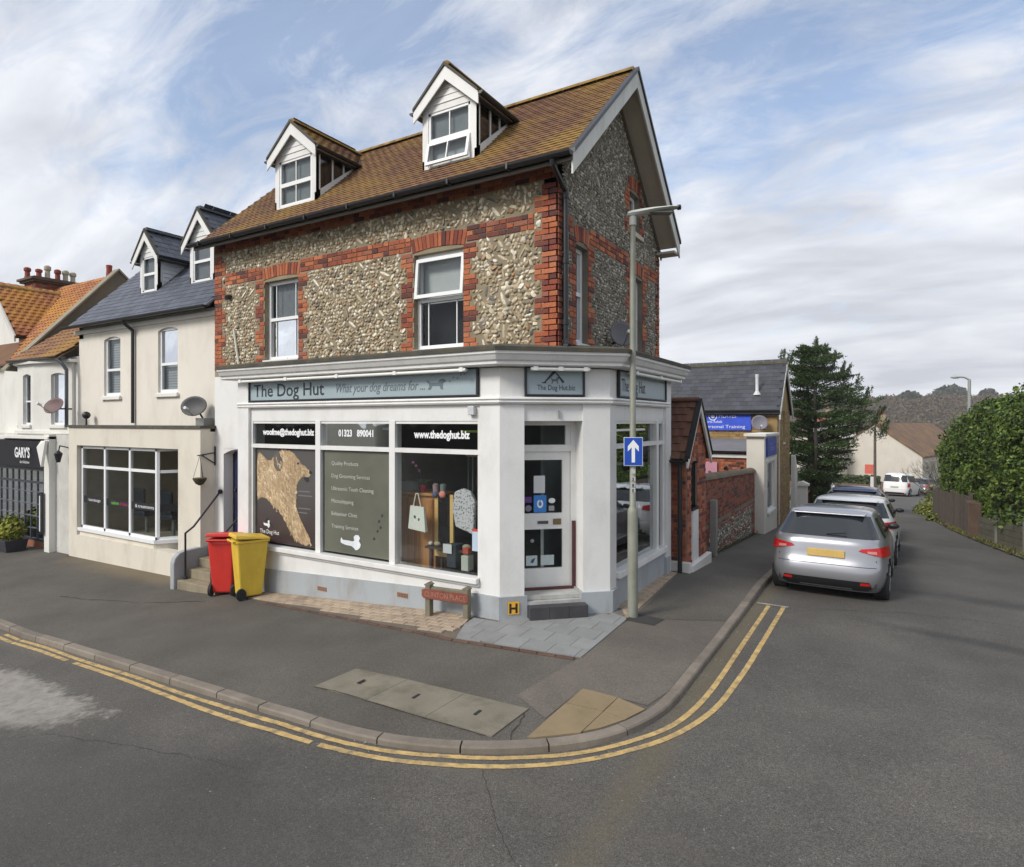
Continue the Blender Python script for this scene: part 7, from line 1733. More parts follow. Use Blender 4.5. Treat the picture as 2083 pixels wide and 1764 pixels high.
# lean-to
le = thing('brick_outbuilding', 'low red brick outbuilding with grey felt roof behind the garden wall', 'building', (-1.5, 12.5, 0))
FLn = FRONT(12.0)
b = B(); wall(b, FLn, -4.5, -.02, -1.2, 1.68, .2, []); b.build('wall', plain('red_mortar', (.26, .19, .15), .95), le)
its = []; z = -.2; k = 0
while z < 1.64: brick_row(its, FLn, -3.2, -.06, z, k); z += CP; k += 1
pieces('brick', its, BM, BRICK, le, 'brickwork')
b = B(); b.hexa([(-4.5, 11.85, 1.76), (-.02, 11.85, 1.76), (-.02, 14.29, 2.06), (-4.5, 14.29, 2.06), (-4.5, 11.85, 1.80), (-.02, 11.85, 1.80), (-.02, 14.29, 2.10), (-4.5, 14.29, 2.10)]); b.build('roof', plain('grey_felt', (.17, .165, .18), .85, var=.1), le)
b = B(); b.box(-4.5, -.02, 11.93, 11.98, 1.60, 1.70); b.build('fascia_board', WHITE, le); b = B(); gutter(b, (-4.5, 11.87, 1.80), (-.02, 11.87, 1.80), .06); b.build('gutter', BLACKP, le)
pk = thing('pink_sign', 'pink square sign with dark dog emblem on the brick outbuilding', 'sign', (-1.2, 11.9, 1.2))
Fl2 = FRONT(11.95); b = B(); Fl2.box(b, -1.50, -1.06, .0, .03, .98, 1.46); b.build('panel', plain('sign_pink', (.62, .30, .38), .6, var=.04), pk); b = B(); paw(b, Fl2, -1.27, 1.12, .07, .033); b.build('emblem', DKTXT, pk, fix=False)
for k, x in enumerate((-.82, -.36)): b = B(); b.tube((x, 11.99, 1.30), (x, 11.85, 1.28), .045, n=10); tag(b.build('wall_lamp', BLACKP, None, smooth=True), ('left', 'right')[k] + ' small dark round fitting on the red brick wall of the outbuilding', 'lamp')
# cream wing with shop window
cw = thing('cream_wing', 'narrow cream shop wing with flat cap and side window beyond the garden wall', 'building', (.1, 12, -.3))
FCn = FRONT(11.2); SCw = SIDE(.36); WW = (11.75, 13.0, .10, 1.50)
b = B(); wall(b, FCn, -.10, .16, -1.2, 2.24, .2, []); wall(b, SCw, 11.2, 13.5, -1.2, 2.24, .2, [WW]); b.box(-.1, .1, 11.401, 13.5, -1.2, 2.0); b.build('wall', RENDER, cw)
b = B(); b.box(-.16, .42, 11.1, 13.55, 2.241, 2.32); b.build('cap', RENDER3, cw, bevel=.01)
sash(cw, SCw, WW, rec=.05, bars=False, mid=None, fw=.05, depth=.12, sillw=.06)
b = B(); SCw.box(b, 11.5, 13.2, .001, .02, 1.52, 1.60); b.build('moulding', RENDER3, cw)
hs = thing('blue_fascia_sign', 'small blue sign with white symbol high on the cream shop wing', 'sign', (.38, 12.2, 1.7)); b = B(); SCw.box(b, 11.45, 13.15, .002, .05, 1.68, 2.20); b.build('panel', plain('navy_sign', (.03, .06, .33), .5), hs)
text('the\nSTUDIO', .15, SCw, 11.9, .053, 1.98, plain('pale_sign_text', (.3, .4, .6), .5), hs, width=.7)
b = B()
for k in range(5): SCw.box(b, 11.95, 12.05, -.055, -.05, .25 + k * .24, .40 + k * .24)
b.build('window_lettering', plain('navy_letter', (.03, .04, .12), .5), cw)
# tan building
tb_ = thing('tan_brick_house', 'yellow brick building with slate roof and blue sign behind the cream wing', 'building', (-2, 15.5, -.5))
TAN = plain('tan_brick_wall', (.31, .21, .085), .9, var=.16, scale=2, fine=26, bump=.3, dirt=(.18, .13, .06), dirtamt=.5)
FT = FRONT(14.3); ST = SIDE(.26)
tz = lambda y: 3.08 + (1.45 - abs(y - 15.75)) / 1.45 * 1.55
b = B(); wall(b, FT, -7, .06, -1.3, 3.08, .2, []); wall(b, ST, 14.3, 17.2, -1.3, 4.7, .2, [(15.55, 15.95, 1.95, 3.0)], top=lambda u: tz(u) - .03); b.box(-7, .05, 17.0, 17.2, -1.3, 3.05); b.build('wall', TAN, tb_)
its = []; k = 0; z = -.9
tm1 = [mesh_of(brick_mesh(.212, BH), 'brick_stretcher', TAN), mesh_of(brick_mesh(.102, BH), 'brick_header', TAN)]
TBM = brick_material('tan_brick', [(0, (.34, .22, .09)), (.3, (.28, .18, .07)), (.55, (.38, .26, .11)), (.8, (.22, .14, .06))], (.12, .08, .04))
for m in tm1: m.materials.clear(); m.materials.append(TBM)
z = 1.9
while z < 3.05: brick_row(its, FT, -2.2, .05, z, k); z += CP; k += 1
z = -.9
while z < 3.0:
    brick_row(its, ST, 14.31, 15.54 if z > 1.92 else 17.18, z, k)
    if z > 1.92: brick_row(its, ST, 15.96, 17.18, z, k)
    z += CP; k += 1
pieces('brick', its, tm1, TBM, tb_, 'brickwork', lim=200)
sash(tb_, ST, (15.55, 15.95, 1.95, 3.0), bars=False, sill=True)
b = B()
for y0, y1 in ((14.15, 15.75), (17.35, 15.75)): b.hexa([(-7, y0, tz(y0) - .05), (.36, y0, tz(y0) - .05), (.36, y1, tz(y1) - .05), (-7, y1, tz(y1) - .05), (-7, y0, tz(y0)), (.36, y0, tz(y0)), (.36, y1, tz(y1)), (-7, y1, tz(y1))])
b.build('roof', plain('slate_bed', (.03, .033, .04), .8), tb_)
sl2 = mesh_of(tile_mesh(.246, .30, .009), 'slate_shape', SLATE2)
it = slope_tiles((-5.2, 14.12, tz(14.12) + .005), (1, 0, 0), Vector((0, 1, 1.069)), Vector((0, -1.069, 1)), 5.56, 2.38, .25, .19, 1, jit=.001)
pieces('slate', it, [sl2], SLATE2, tb_, 'slating')
b = B(); b.box(-7, .37, 15.68, 15.82, tz(15.75) - .02, tz(15.75) + .06); b.build('ridge', plain('mossy_ridge', (.10, .10, .06), .9, var=.3), tb_)
for y0, y1 in ((14.15, 15.75), (17.35, 15.75)):
    b = B(); b.hexa([(.34, y0, tz(y0) - .20), (.375, y0, tz(y0) - .20), (.375, y1, tz(y1) - .20), (.34, y1, tz(y1) - .20), (.34, y0, tz(y0)), (.375, y0, tz(y0)), (.375, y1, tz(y1)), (.34, y1, tz(y1))]); b.build('barge_board', BARGE, tb_)
b = B(); gutter(b, (-7, 14.09, 3.02), (.36, 14.09, 3.02), .06); b.build('gutter', BLACKP, tb_)
b = B(); b.lathe((-.42, 14.75, 3.55), [(.13, -.02), (.06, .10), (.05, .12), (.05, .52), (.06, .60), (.06, .66)], 12); b.build('flue', plain('flue_white', (.6, .6, .6), .5), tb_, smooth=True)
b = B(); b.box(.262, .30, 14.5, 14.58, -.8, 3.0); b.build('downpipe', RENDER, tb_)
bs_ = thing('blue_sign', 'large bright blue sign with white lettering and round logo on the tan brick wall', 'sign', (-1.3, 14.25, 2.4))
FB = FRONT(14.27); b = B(); FB.box(b, -3.2, -.52, .0, .04, 2.37, 2.99); b.build('panel', plain('bright_blue_sign', (.035, .09, .62), .5), bs_)
text('FIT', .17, FB, -2.16, .044, 2.78, WTXT, bs_, width=.28); text('PILATES', .17, FB, -1.52, .044, 2.78, WTXT, bs_, width=.55); text('Sports Rehab', .13, FB, -2.02, .044, 2.61, WTXT, bs_, width=.6); text('Pilates-Personal Training', .15, FB, -2.55, .044, 2.44, WTXT, bs_, width=1.85)
b = B()
for (ra, rb) in ((.14, .115), (.06, .0)):
    for i in range(18):
        a0, a1 = 2 * math.pi * i / 18, 2 * math.pi * (i + 1) / 18; c = (-1.72, 2.83)
        b.quad(FB.pt(c[0] + ra * math.cos(a0), .044, c[1] + ra * math.sin(a0)), FB.pt(c[0] + ra * math.cos(a1), .044, c[1] + ra * math.sin(a1)), FB.pt(c[0] + rb * math.cos(a1), .044, c[1] + rb * math.sin(a1)), FB.pt(c[0] + rb * math.cos(a0), .044, c[1] + rb * math.sin(a0)))
b.build('logo', WTXT, bs_, fix=False)
dish('satellite_dish', 'grey dish on a pole above the cream wing in front of the tan building', (-.2, 13.9, 2.62), (.4, -.9, .2), .26, .24, (.20, .19, .22), (-.1, 14.25, 2.4), .2)
b = B(); b.prism([(.30, 17.3, -1.3), (.30, 17.3, 1.45), (.30, 17.55, 1.45), (.30, 18.1, .9), (.30, 18.1, -1.3)], (.12, 0, 0)); tag(b.build('end_wall', RENDER3, None), 'narrow white end wall with sloping top beyond the tan building', 'wall')
gp_ = thing('gate_pier', 'white painted gate pier with square cap under the cypress tree', 'pier', (.45, 19.5, -1))
b = B(); b.box(.28, .62, 19.3, 19.64, -1.4, .18); b.build('shaft', RENDER3, gp_); b = B(); b.box(.22, .68, 19.24, 19.70, .181, .26); b.prism([(.24, 19.26, .261), (.66, 19.26, .261), (.45, 19.26, .36)], (0, .42, 0)); b.build('cap', RENDER3, gp_)
b = B(); b.box(.2, .4, 19.71, 24, -1.8, -.35); tag(b.build('low_wall', BRICKD, None), 'low dark brick wall under the cypress tree beyond the white pier', 'wall')

# ---------------- cars ----------------
def paint(name, col, metal=.0, rough=.28, spec=.6):
    t = NT(name); n = t.noise(1.5, 2); rgb = t.n.new('ShaderNodeRGB'); rgb.outputs[0].default_value = (*col, 1); t.set(t.scale(rgb.outputs[0], t.val(n, .95, 1.05)), rough, metal, spec); t.p.inputs['Coat Weight'].default_value = .7; t.p.inputs['Coat Roughness'].default_value = .06; return t.m
CARGL = plain('car_glass', (.014, .019, .023), .06, var=.02, spec=.8); LRED = plain('rear_light_red', (.50, .012, .012), .15, var=.05); LCLR = plain('lamp_clear', (.55, .22, .2), .2); ALLOY = plain('alloy', (.35, .36, .37), .35, metal=.7)
TRIM = plain('car_trim_black', (.012, .012, .013), .45); NPY = plain('plate_yellow', (.62, .42, .12), .5)
def interp(tab, z):
    if z <= tab[0][0]: return tab[0][1]
    for (a, va), (c, vc) in zip(tab, tab[1:]):
        if z <= c: t = (z - a) / (c - a); return va + (vc - va) * t
    return tab[-1][1]
def make_car(name, label, loc, rz, L, W, H, col, metal, rear, front, width, belt, roofb, lights, group, plate=NPY, spoiler=False, detail=True, tail_s=(.58, .985), wheel_r=.31, mats=None):
    t = thing(name, label, 'car', loc, group); t.rotation_euler = rz; OFF[t.name] = Vector((0, 0, 0))
    pm = paint(name + '_paint', col, metal)
    n_at = lambda z: 6.5 - 1.2 * max(0, min(1, (z - belt + .2) / .3))
    def geo(z): yr, yf = interp(rear, z), interp(front, z); return (yr + yf) / 2, (yf - yr) / 2, interp(width, z) * W / 2
    zs = [.17, .20, .26, .34, .42, .48, .54, .60, .66, .72, .78, .84, .90, belt - .02, belt, belt + .02] + [belt + .02 + (roofb - belt - .02) * k / 6 for k in range(1, 7)]
    zs = sorted(set(round(z, 4) for z in zs)); NA_ = 128; b = B()
    def ring(z, sc=1.0, zz=None):
        yc, l, w = geo(z); n = n_at(z)
        for i in range(NA_):
            a = 2 * math.pi * (i + .5) / NA_; c, s = math.cos(a), math.sin(a)
            # blend between even angle and superellipse so side faces stay fine
            b.v.append(Vector((sc * w * math.copysign(abs(c) ** (2 / n), c), yc + sc * l * math.copysign(abs(s) ** (2 / n), s), z if zz is None else zz)))
    # parametrise sides evenly along y instead: build ring from dense outline resampled
    def outline(z, sc=1.0, zz=None):
        yc, l, w = geo(z); n = n_at(z); pts = []
        M = 720
        for i in range(M):
            a = 2 * math.pi * i / M; c, s = math.cos(a), math.sin(a); pts.append(Vector((sc * w * math.copysign(abs(c) ** (2 / n), c), yc + sc * l * math.copysign(abs(s) ** (2 / n), s))))
        d = [0]
        for i in range(M): d.append(d[-1] + (pts[(i + 1) % M] - pts[i]).length)
        T = d[-1]; out = []; j = 0
        for i in range(NA_):
            tt = T * i / NA_
            while d[j + 1] < tt: j += 1
            f = (tt - d[j]) / max(1e-9, d[j + 1] - d[j]); p = pts[j % M].lerp(pts[(j + 1) % M], f); out.append(Vector((p.x, p.y, z if zz is None else zz)))
        return out
    rows = []
    for z in zs: rows.append(outline(z))
    for k, (sc, dz) in enumerate(((.97, .3), (.90, .55), (.75, .78), (.5, .93), (.2, 1.0))): rows.append(outline(zs[-1], sc, zs[-1] + (H - zs[-1]) * dz))
    for r_ in rows: b.v += r_
    wy = [interp(rear, .4) + .69, interp(front, .4) - .72]; 
    for j in range(len(rows) - 1):
        for i in range(NA_):
            q = (j * NA_ + i, j * NA_ + (i + 1) % NA_, (j + 1) * NA_ + (i + 1) % NA_, (j + 1) * NA_ + i)
            c = sum((b.v[k] for k in q), Vector()) / 4
            if abs(c.x) > W * .472 and any((c.y - y) ** 2 + (c.z - wheel_r) ** 2 < (wheel_r + .045) ** 2 for y in wy): continue
            b.f.append(q)
    b.f.append(tuple((len(rows) - 1) * NA_ + i for i in range(NA_)))
    body = b.build('body', pm, t, smooth='all')
    # wheel wells
    b = B(); b.box(-W * .40, W * .40, interp(rear, .4) + .12, interp(front, .4) - .15, .20, .66); b.build('underbody', TRIM, t)
    def RP(s, z, o=.006): yc, l, w = geo(z); n = n_at(z); s_ = max(-.999, min(.999, s)); return Vector((s_ * w * (1 + o / w), yc - l * (1 - abs(s_) ** n) ** (1 / n) - o, z))
    def SP(sd, y, z, o=.006): yc, l, w = geo(z); n = n_at(z); tt = max(-.999, min(.999, (y - yc) / l)); return Vector((sd * (w * (1 - abs(tt) ** n) ** (1 / n) + o), y, z))
    def FP(s, z, o=.006): yc, l, w = geo(z); n = n_at(z); s_ = max(-.999, min(.999, s)); return Vector((s_ * w, yc + l * (1 - abs(s_) ** n) ** (1 / n) + o, z))
    def patch(f, c00, c10, c11, c01, nu=14, nv=5, mat=TRIM, nm='patch', o=.006, parent=None):
        b = B()
        for j in range(nv + 1):
            for i in range(nu + 1):
                a, c = i / nu, j / nv; u = (1 - a) * (1 - c) * c00[0] + a * (1 - c) * c10[0] + a * c * c11[0] + (1 - a) * c * c01[0]; v = (1 - a) * (1 - c) * c00[1] + a * (1 - c) * c10[1] + a * c * c11[1] + (1 - a) * c * c01[1]
                b.v.append(f(u, v, o))
        for j in range(nv):
            for i in range(nu): b.f.append((j * (nu + 1) + i, j * (nu + 1) + i + 1, (j + 1) * (nu + 1) + i + 1, (j + 1) * (nu + 1) + i))
        return b.build(nm, mat, parent or t, smooth='all')
    zb, zt = belt + .015, roofb - .012
    patch(RP, (-.90, zb), (.90, zb), (.90, zt), (-.90, zt), 18, 6, CARGL, 'rear_window', .008)
    patch(FP, (-.90, zb), (.90, zb), (.90, zt), (-.90, zt), 18, 6, CARGL, 'windscreen', .008)
    yr0, yf0 = interp(rear, zb), interp(front, zb); yr1, yf1 = interp(rear, zt), interp(front, zt)
    for sd in (-1, 1):
        f = lambda u, v, o, sd=sd: SP(sd, u, v, o)
        patch(f, (yr0 + .42, zb), (yf0 - .25, zb), (yf1 - .12, zt - .03), (yr1 + .20, zt - .03), 20, 5, CARGL, 'side_window', .007)
        m = (yr0 + yf0) / 2 + .15; patch(f, (m - .03, zb), (m + .03, zb), (m + .02, zt - .03), (m - .04, zt - .03), 2, 5, TRIM, 'door_pillar', .011)
        for yy in ((yr0 + yf0) / 2 - .45, (yr0 + yf0) / 2 + .95): patch(f, (yy, .30), (yy + .010, .30), (yy + .010, belt - .01), (yy, belt - .01), 1, 6, TRIM, 'door_gap', .002)
        # mirror
        mp_ = SP(sd, yf0 - .45, belt + .05, .0); b = B(); b.ball(mp_ + Vector((sd * .11, 0, .02)), .085, 12, 8, (1.1, .5, .62)); b.tube(mp_, mp_ + Vector((sd * .1, 0, .0)), .02); b.build('mirror', mats.get('mirror', TRIM) if mats else TRIM, t, smooth='all')
    for s in (-1, 1):
        c = lights; patch(RP, (s * c[0][0], c[0][1]), (s * c[1][0], c[1][1]), (s * c[2][0], c[2][1]), (s * c[3][0], c[3][1]), 10, 4, LRED, 'rear_light', .012)
        if len(c) > 4: patch(RP, (s * c[4][0], c[4][1]), (s * c[5][0], c[5][1]), (s * c[6][0], c[6][1]), (s * c[7][0], c[7][1]), 5, 2, LCLR, 'reversing_light', .016)
        yy = interp(rear, .85)
    # plate, bumper line, lower valance, reflectors
    zp = .60 if not detail else .665
    b = B(); p = RP(0, zp + .05, .018); b.box(-.26, .26, p.y - .012, p.y + .05, zp, zp + .11); b.build('number_plate', plate, t, bevel=.004)
    patch(RP, (-.80, .555), (.80, .555), (.80, .562), (-.80, .562), 16, 1, TRIM, 'boot_gap', .003)
    patch(RP, (-.80, .19), (.80, .19), (.70, .34), (-.70, .34), 16, 3, TRIM, 'rear_valance', .012)
    for s in (-1, 1): patch(RP, (s * .56, .285), (s * .72, .285), (s * .70, .325), (s * .56, .325), 4, 1, LRED, 'reflector', .018)
    patch(RP, (-.45, .205), (.45, .205), (.45, .222), (-.45, .222), 10, 1, ALLOY, 'diffuser_strip', .02)
    b = B(); p = RP(0, roofb - .02, .0); b.hexa([(-W * .30, p.y - .05, p.z + .01), (W * .30, p.y - .05, p.z + .01), (W * .31, p.y + .16, p.z + .035), (-W * .31, p.y + .16, p.z + .035), (-W * .30, p.y - .05, p.z + .03), (W * .30, p.y - .05, p.z + .03), (W * .31, p.y + .16, p.z + .05), (-W * .31, p.y + .16, p.z + .05)]); b.build('spoiler', pm, t, bevel=.01)
    b = B(); q = RP(0, belt + .05, .02); b.tube(q + Vector((0, 0, 0)), q + Vector((.28, -.005, .04)), .008, n=6); b.build('wiper', TRIM, t)
    # wheels
    for sd in (-1, 1):
        for y in wy:
            b = B(); xc = sd * (W / 2 - .125); b.lathe((xc, y, wheel_r), [(wheel_r - .09, -.10), (wheel_r - .02, -.105), (wheel_r, -.08), (wheel_r, .08), (wheel_r - .02, .105), (wheel_r - .09, .10)], 28, 'x'); w_ = b.build('wheel', RUBBER, t, smooth=True)
            b = B(); xo = xc + sd * .095; b.lathe((xo, y, wheel_r), [(wheel_r - .085, -.01), (wheel_r - .085, .01)], 24, 'x'); b.build('rim', TRIM, w_)
            b = B()
            for k in range(5): a = 2 * math.pi * k / 5; dv = Vector((0, math.cos(a), math.sin(a))); sv_ = Vector((0, -math.sin(a), math.cos(a))); c = Vector((xo + sd * .016, y, wheel_r)); q = [c + dv * .03 + sv_ * .03, c + dv * .03 - sv_ * .03, c + dv * (wheel_r - .09) - sv_ * .02, c + dv * (wheel_r - .09) + sv_ * .02]; b.prism(q, (sd * .01, 0, 0))
            b.lathe((xo + sd * .01, y, wheel_r), [(.055, -.01), (.05, .02)], 14, 'x'); b.build('spokes', ALLOY, w_)
    return t
G_ = 'cars parked along the side street kerb'
HB = dict(rear=[(.17, .14), (.26, .05), (.42, .0), (.56, .015), (.62, .05), (.90, .09), (.97, .14), (1.28, .50), (1.40, .75)], front=[(.17, 3.80), (.3, 3.93), (.5, 3.95), (.66, 3.88), (.78, 3.7), (.88, 3.3), (.955, 2.98), (1.28, 2.25), (1.4, 1.9)], width=[(.17, .90), (.3, .97), (.5, 1.0), (.72, 1.0), (.90, .965), (.96, .93), (1.30, .74), (1.4, .6)])
def car_rot(y, rzv=0): s = -(RD(2.4, y + 3) - RD(2.4, y)) / 3; return (-math.atan(s), 0, rzv)
LT = [(.60, .76), (.985, .725), (.985, .875), (.66, .845), (.70, .775), (.78, .77), (.78, .81), (.70, .81)]
make_car('silver_hatchback', 'silver hatchback parked at the end of the yellow lines with rear to the viewer', (2.40, 3.78, RD(2.44, 4.2) + .0), car_rot(4.4, R(-1.5)), 3.95, 1.70, 1.395, (.36, .365, .39), .55, HB['rear'], HB['front'], HB['width'], .955, 1.30, [(.52, .79), (.99, .70), (.99, .87), (.58, .825), (.66, .765), (.80, .755), (.80, .80), (.66, .80)], G_)
SU = dict(rear=[(.17, .12), (.28, .04), (.46, .0), (.60, .03), (.72, .04), (.93, .08), (1.0, .12), (1.30, .36), (1.42, .62)], front=[(.17, 4.05), (.3, 4.18), (.5, 4.2), (.7, 4.12), (.82, 3.9), (.93, 3.4), (1.0, 3.1), (1.3, 2.4), (1.42, 2.0)], width=[(.17, .92), (.3, .98), (.5, 1.0), (.75, 1.0), (.93, .97), (1.0, .93), (1.32, .78), (1.42, .64)])
make_car('white_hatchback', 'white car with dark tinted windows parked ahead of the silver hatchback', (2.50, 7.95, RD(2.5, 8.3)), car_rot(8, R(-2)), 4.2, 1.80, 1.43, (.78, .78, .77), .0, SU['rear'], SU['front'], SU['width'], 1.0, 1.33, [(.66, .82), (.985, .80), (.985, .95), (.70, .93)], G_, wheel_r=.33)
bl_ = make_car('blue_estate_car', 'dark blue car with roof rails parked ahead of the white car', (2.42, 12.6, RD(2.4, 13)), car_rot(12.6, R(-1)), 4.4, 1.82, 1.52, (.02, .035, .10), .4, SU['rear'], [(z, y + .2) for z, y in SU['front']], SU['width'], 1.02, 1.40, [(.74, .90), (.985, .88), (.985, 1.0), (.78, 1.0)], G_, wheel_r=.33)
for s in (-1, 1):
    b = B(); b.path([(s * .60, .8, 1.46), (s * .60, 1.0, 1.52), (s * .58, 2.6, 1.52), (s * .58, 2.8, 1.46)], .016, 6); b.build('roof_rail', ALLOY, bl_, smooth=True)
VN = dict(rear=[(.17, .10), (.3, .03), (.5, .0), (.9, .03), (1.1, .06), (1.6, .18), (1.75, .3)], front=[(.17, 4.1), (.4, 4.2), (.7, 4.15), (.95, 3.9), (1.08, 3.4), (1.6, 2.6), (1.75, 2.2)], width=[(.17, .92), (.5, 1.0), (.9, 1.0), (1.1, .97), (1.6, .86), (1.75, .7)])
make_car('white_van', 'small white van parked far down the side street in front of the cream gable', (3.75, 47.5, RD(4, 48)), (-.06, 0, R(-14)), 4.2, 1.80, 1.78, (.78, .78, .76), .0, VN['rear'], VN['front'], VN['width'], 1.10, 1.62, [(.88, .75), (.985, .75), (.985, 1.05), (.88, 1.05)], G_, plate=plain('plate_pale', (.4, .38, .3), .5), wheel_r=.32)
make_car('grey_hatchback', 'small grey car just beyond the distant white van', (5.3, 52.5, RD(5, 53)), (-.06, 0, R(-28)), 3.95, 1.70, 1.42, (.13, .125, .14), .4, HB['rear'], HB['front'], HB['width'], .955, 1.30, LT, G_)
# ---------------- hedge, fence and verge plants on the far side ----------------
from mathutils import Quaternion
HEDM = leaf_material('hedge_leaf', [(0, (.020, .040, .008)), (.35, (.045, .085, .012)), (.7, (.09, .145, .018)), (1, (.16, .20, .03))])
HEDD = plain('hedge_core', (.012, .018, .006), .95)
def leaf_at(b, p, nrm, size, rnd, spread=.7):
    a = (nrm + Vector((rnd.gauss(0, spread), rnd.gauss(0, spread), rnd.gauss(0, spread)))).normalized(); t = a.orthogonal().normalized(); t.rotate(Quaternion(a, rnd.uniform(0, 6.28)))
    s = size * rnd.uniform(.55, 1.35); q = a.cross(t); k = len(b.v); b.v += [p - t * s * .42, p + q * s * .75, p + t * s * .42, p - q * s * .55]; b.f.append((k, k + 1, k + 2, k + 3))
HP = [Vector((7.6, 5.5)), Vector((6.85, 8.5)), Vector((6.25, 12.4)), Vector((5.75, 16.2)), Vector((5.45, 20.0)), Vector((5.25, 24.0)), Vector((5.45, 27.5))]
def hp(t):
    f = t * (len(HP) - 1); i = min(int(f), len(HP) - 2); return HP[i].lerp(HP[i + 1], f - i)
def htop(t): return interp([(0, 3.8), (.33, 3.62), (.5, 3.4), (.83, 2.5), (1, 2.0)], t)
rnd = random.Random(21)
hedge = thing('hedge', 'tall thick evergreen hedge overhanging the fence on the far side of the street', 'hedge', (7, 15, -.5))
core = B(); N = 24
for i in range(N + 1):
    t = i / N; c = hp(t); d = (hp(min(1, t + .02)) - hp(max(0, t - .02))).normalized(); o = Vector((d.y, -d.x)); o = o if o.x > 0 else -o
    w = 2.6; zt = htop(t) - .35; zb = RD(c.x, c.y) + .55
    for (k, z) in ((.55, zb + .3), (.35, zb + 1.2), (.55, zt - .3), (1.1, zt), (w - .4, zt), (w, zb)): q = c + o * k; core.v.append(Vector((q.x, q.y, z)))
for i in range(N):
    for j in range(5): core.f.append((i * 6 + j, i * 6 + j + 1, (i + 1) * 6 + j + 1, (i + 1) * 6 + j))
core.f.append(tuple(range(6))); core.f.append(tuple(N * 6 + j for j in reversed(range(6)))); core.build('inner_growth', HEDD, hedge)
b = B()
cl = []
for _ in range(620):     # clumps over the hedge skin
    t = rnd.random() ** .85; c = hp(t); d = (hp(min(1, t + .02)) - hp(max(0, t - .02))).normalized(); o = Vector((d.y, -d.x)); o = o if o.x > 0 else -o
    zt = htop(t) + .25 * noise.noise(Vector((t * 9, 0, 3))) ; zb = RD(c.x, c.y) + .62
    if rnd.random() < .66: z = rnd.uniform(zb, zt - .2); q = c + o * (.25 + .2 * noise.noise(Vector((c.x, c.y, z))) + (.25 if z > zt - .7 else 0)); nr = Vector((-o.x, -o.y, .25))
    else: z = zt - .12; q = c + o * rnd.uniform(.4, 2.4); nr = Vector((-o.x * .2, -o.y * .2, 1))
    cl.append((Vector((q.x, q.y, z)), nr, rnd.uniform(.22, .45)))
for _ in range(60):      # far end cap
    z = rnd.uniform(RD(5.5, 27) + .4, 2.0); q = hp(1) + Vector((rnd.uniform(.1, 2), rnd.uniform(-.2, .5))); cl.append((Vector((q.x, q.y, z)), Vector((-.3, 1, .2)), .3))
for p, nr, r_ in cl:
    for _ in range(95):
        dd_ = Vector((rnd.gauss(0, 1), rnd.gauss(0, 1), rnd.gauss(0, 1))).normalized()
        if dd_.dot(nr) < -.25: dd_ = -dd_
        leaf_at(b, p + Vector((dd_.x, dd_.y, dd_.z * .8)) * r_ * rnd.uniform(.75, 1.1), dd_ * .7 + nr * .3, .085, rnd)
o = b.build('foliage', HEDM, hedge, fix=False); o['kind'] = 'stuff'
# low fence of concrete gravel boards and posts, then taller boarded fence
FEN = plain('weathered_board', (.105, .095, .065), .95, var=.16, scale=4, fine=30, bump=.3, dirt=(.06, .065, .035), dirtamt=.7, island=.12)
FENB = plain('brown_fence_board', (.085, .065, .05), .9, var=.15, scale=5, fine=30, bump=.3, island=.2)
CONP = plain('concrete_post_grey', (.20, .195, .17), .95, var=.12, fine=40, dirt=(.1, .1, .07), dirtamt=.6)
fc = thing('low_fence', 'low weathered board fence with concrete posts under the hedge', 'fence', (6.3, 12, -.5))
fa = [Vector((7.35, 6.0)), Vector((6.80, 8.6)), Vector((6.50, 10.6)), Vector((6.18, 12.9)), Vector((5.86, 14.9)), Vector((5.62, 16.6))]
for a, c in zip(fa, fa[1:]):
    L = (c - a).length; fr = Fr((a.x, a.y), (c - a), (-(c - a).y, (c - a).x)); z0, z1 = RD(a.x, a.y), RD(c.x, c.y)
    for k in range(4):
        b = B(); h = .165; fr.box(b, .05, L - .05, -.02, .02, z0 + .03 + k * h, z0 + .03 + (k + 1) * h - .008, z0b=z1 + .03 + k * h, z1b=z1 + .03 + (k + 1) * h - .008); b.build('board', FEN, fc)
    b = B(); fr.box(b, -.05, .05, -.05, .05, z0 - .1, z0 + .82); b.build('post', CONP, fc)
fb = thing('board_fence', 'taller brown vertical board fence at the far end of the hedge', 'fence', (5.3, 20, -.9))
fa = [Vector((5.50, 17.6)), Vector((5.25, 20.0)), Vector((5.0, 22.6)), Vector((4.92, 25.0))]
for a, c in zip(fa, fa[1:]):
    L = (c - a).length; fr = Fr((a.x, a.y), (c - a), (-(c - a).y, (c - a).x)); n = int(L / .15)
    for k in range(n):
        u = L * k / n; z = RD(*fr.pt(u, 0, 0).xy); b = B(); fr.box(b, u + .003, u + L / n - .003, -.012 - (k % 2) * .006, .008 - (k % 2) * .006, z + .02, z + 1.25 + rnd.uniform(-.02, .02)); b.build('board', FENB, fb)
    z = RD(a.x, a.y); b = B(); fr.box(b, -.05, .05, -.07, .03, z - .1, z + 1.36); b.build('post', FENB, fb)
b = B(); b.box(5.38, 5.72, 16.75, 17.5, -1.2, .15); tag(b.build('brick_pier', plain('dark_pier_brick', (.10, .065, .045), .95, var=.25, fine=20), None, bevel=.02), 'squat dark brick pier between the low fence and the tall boards', 'pier')
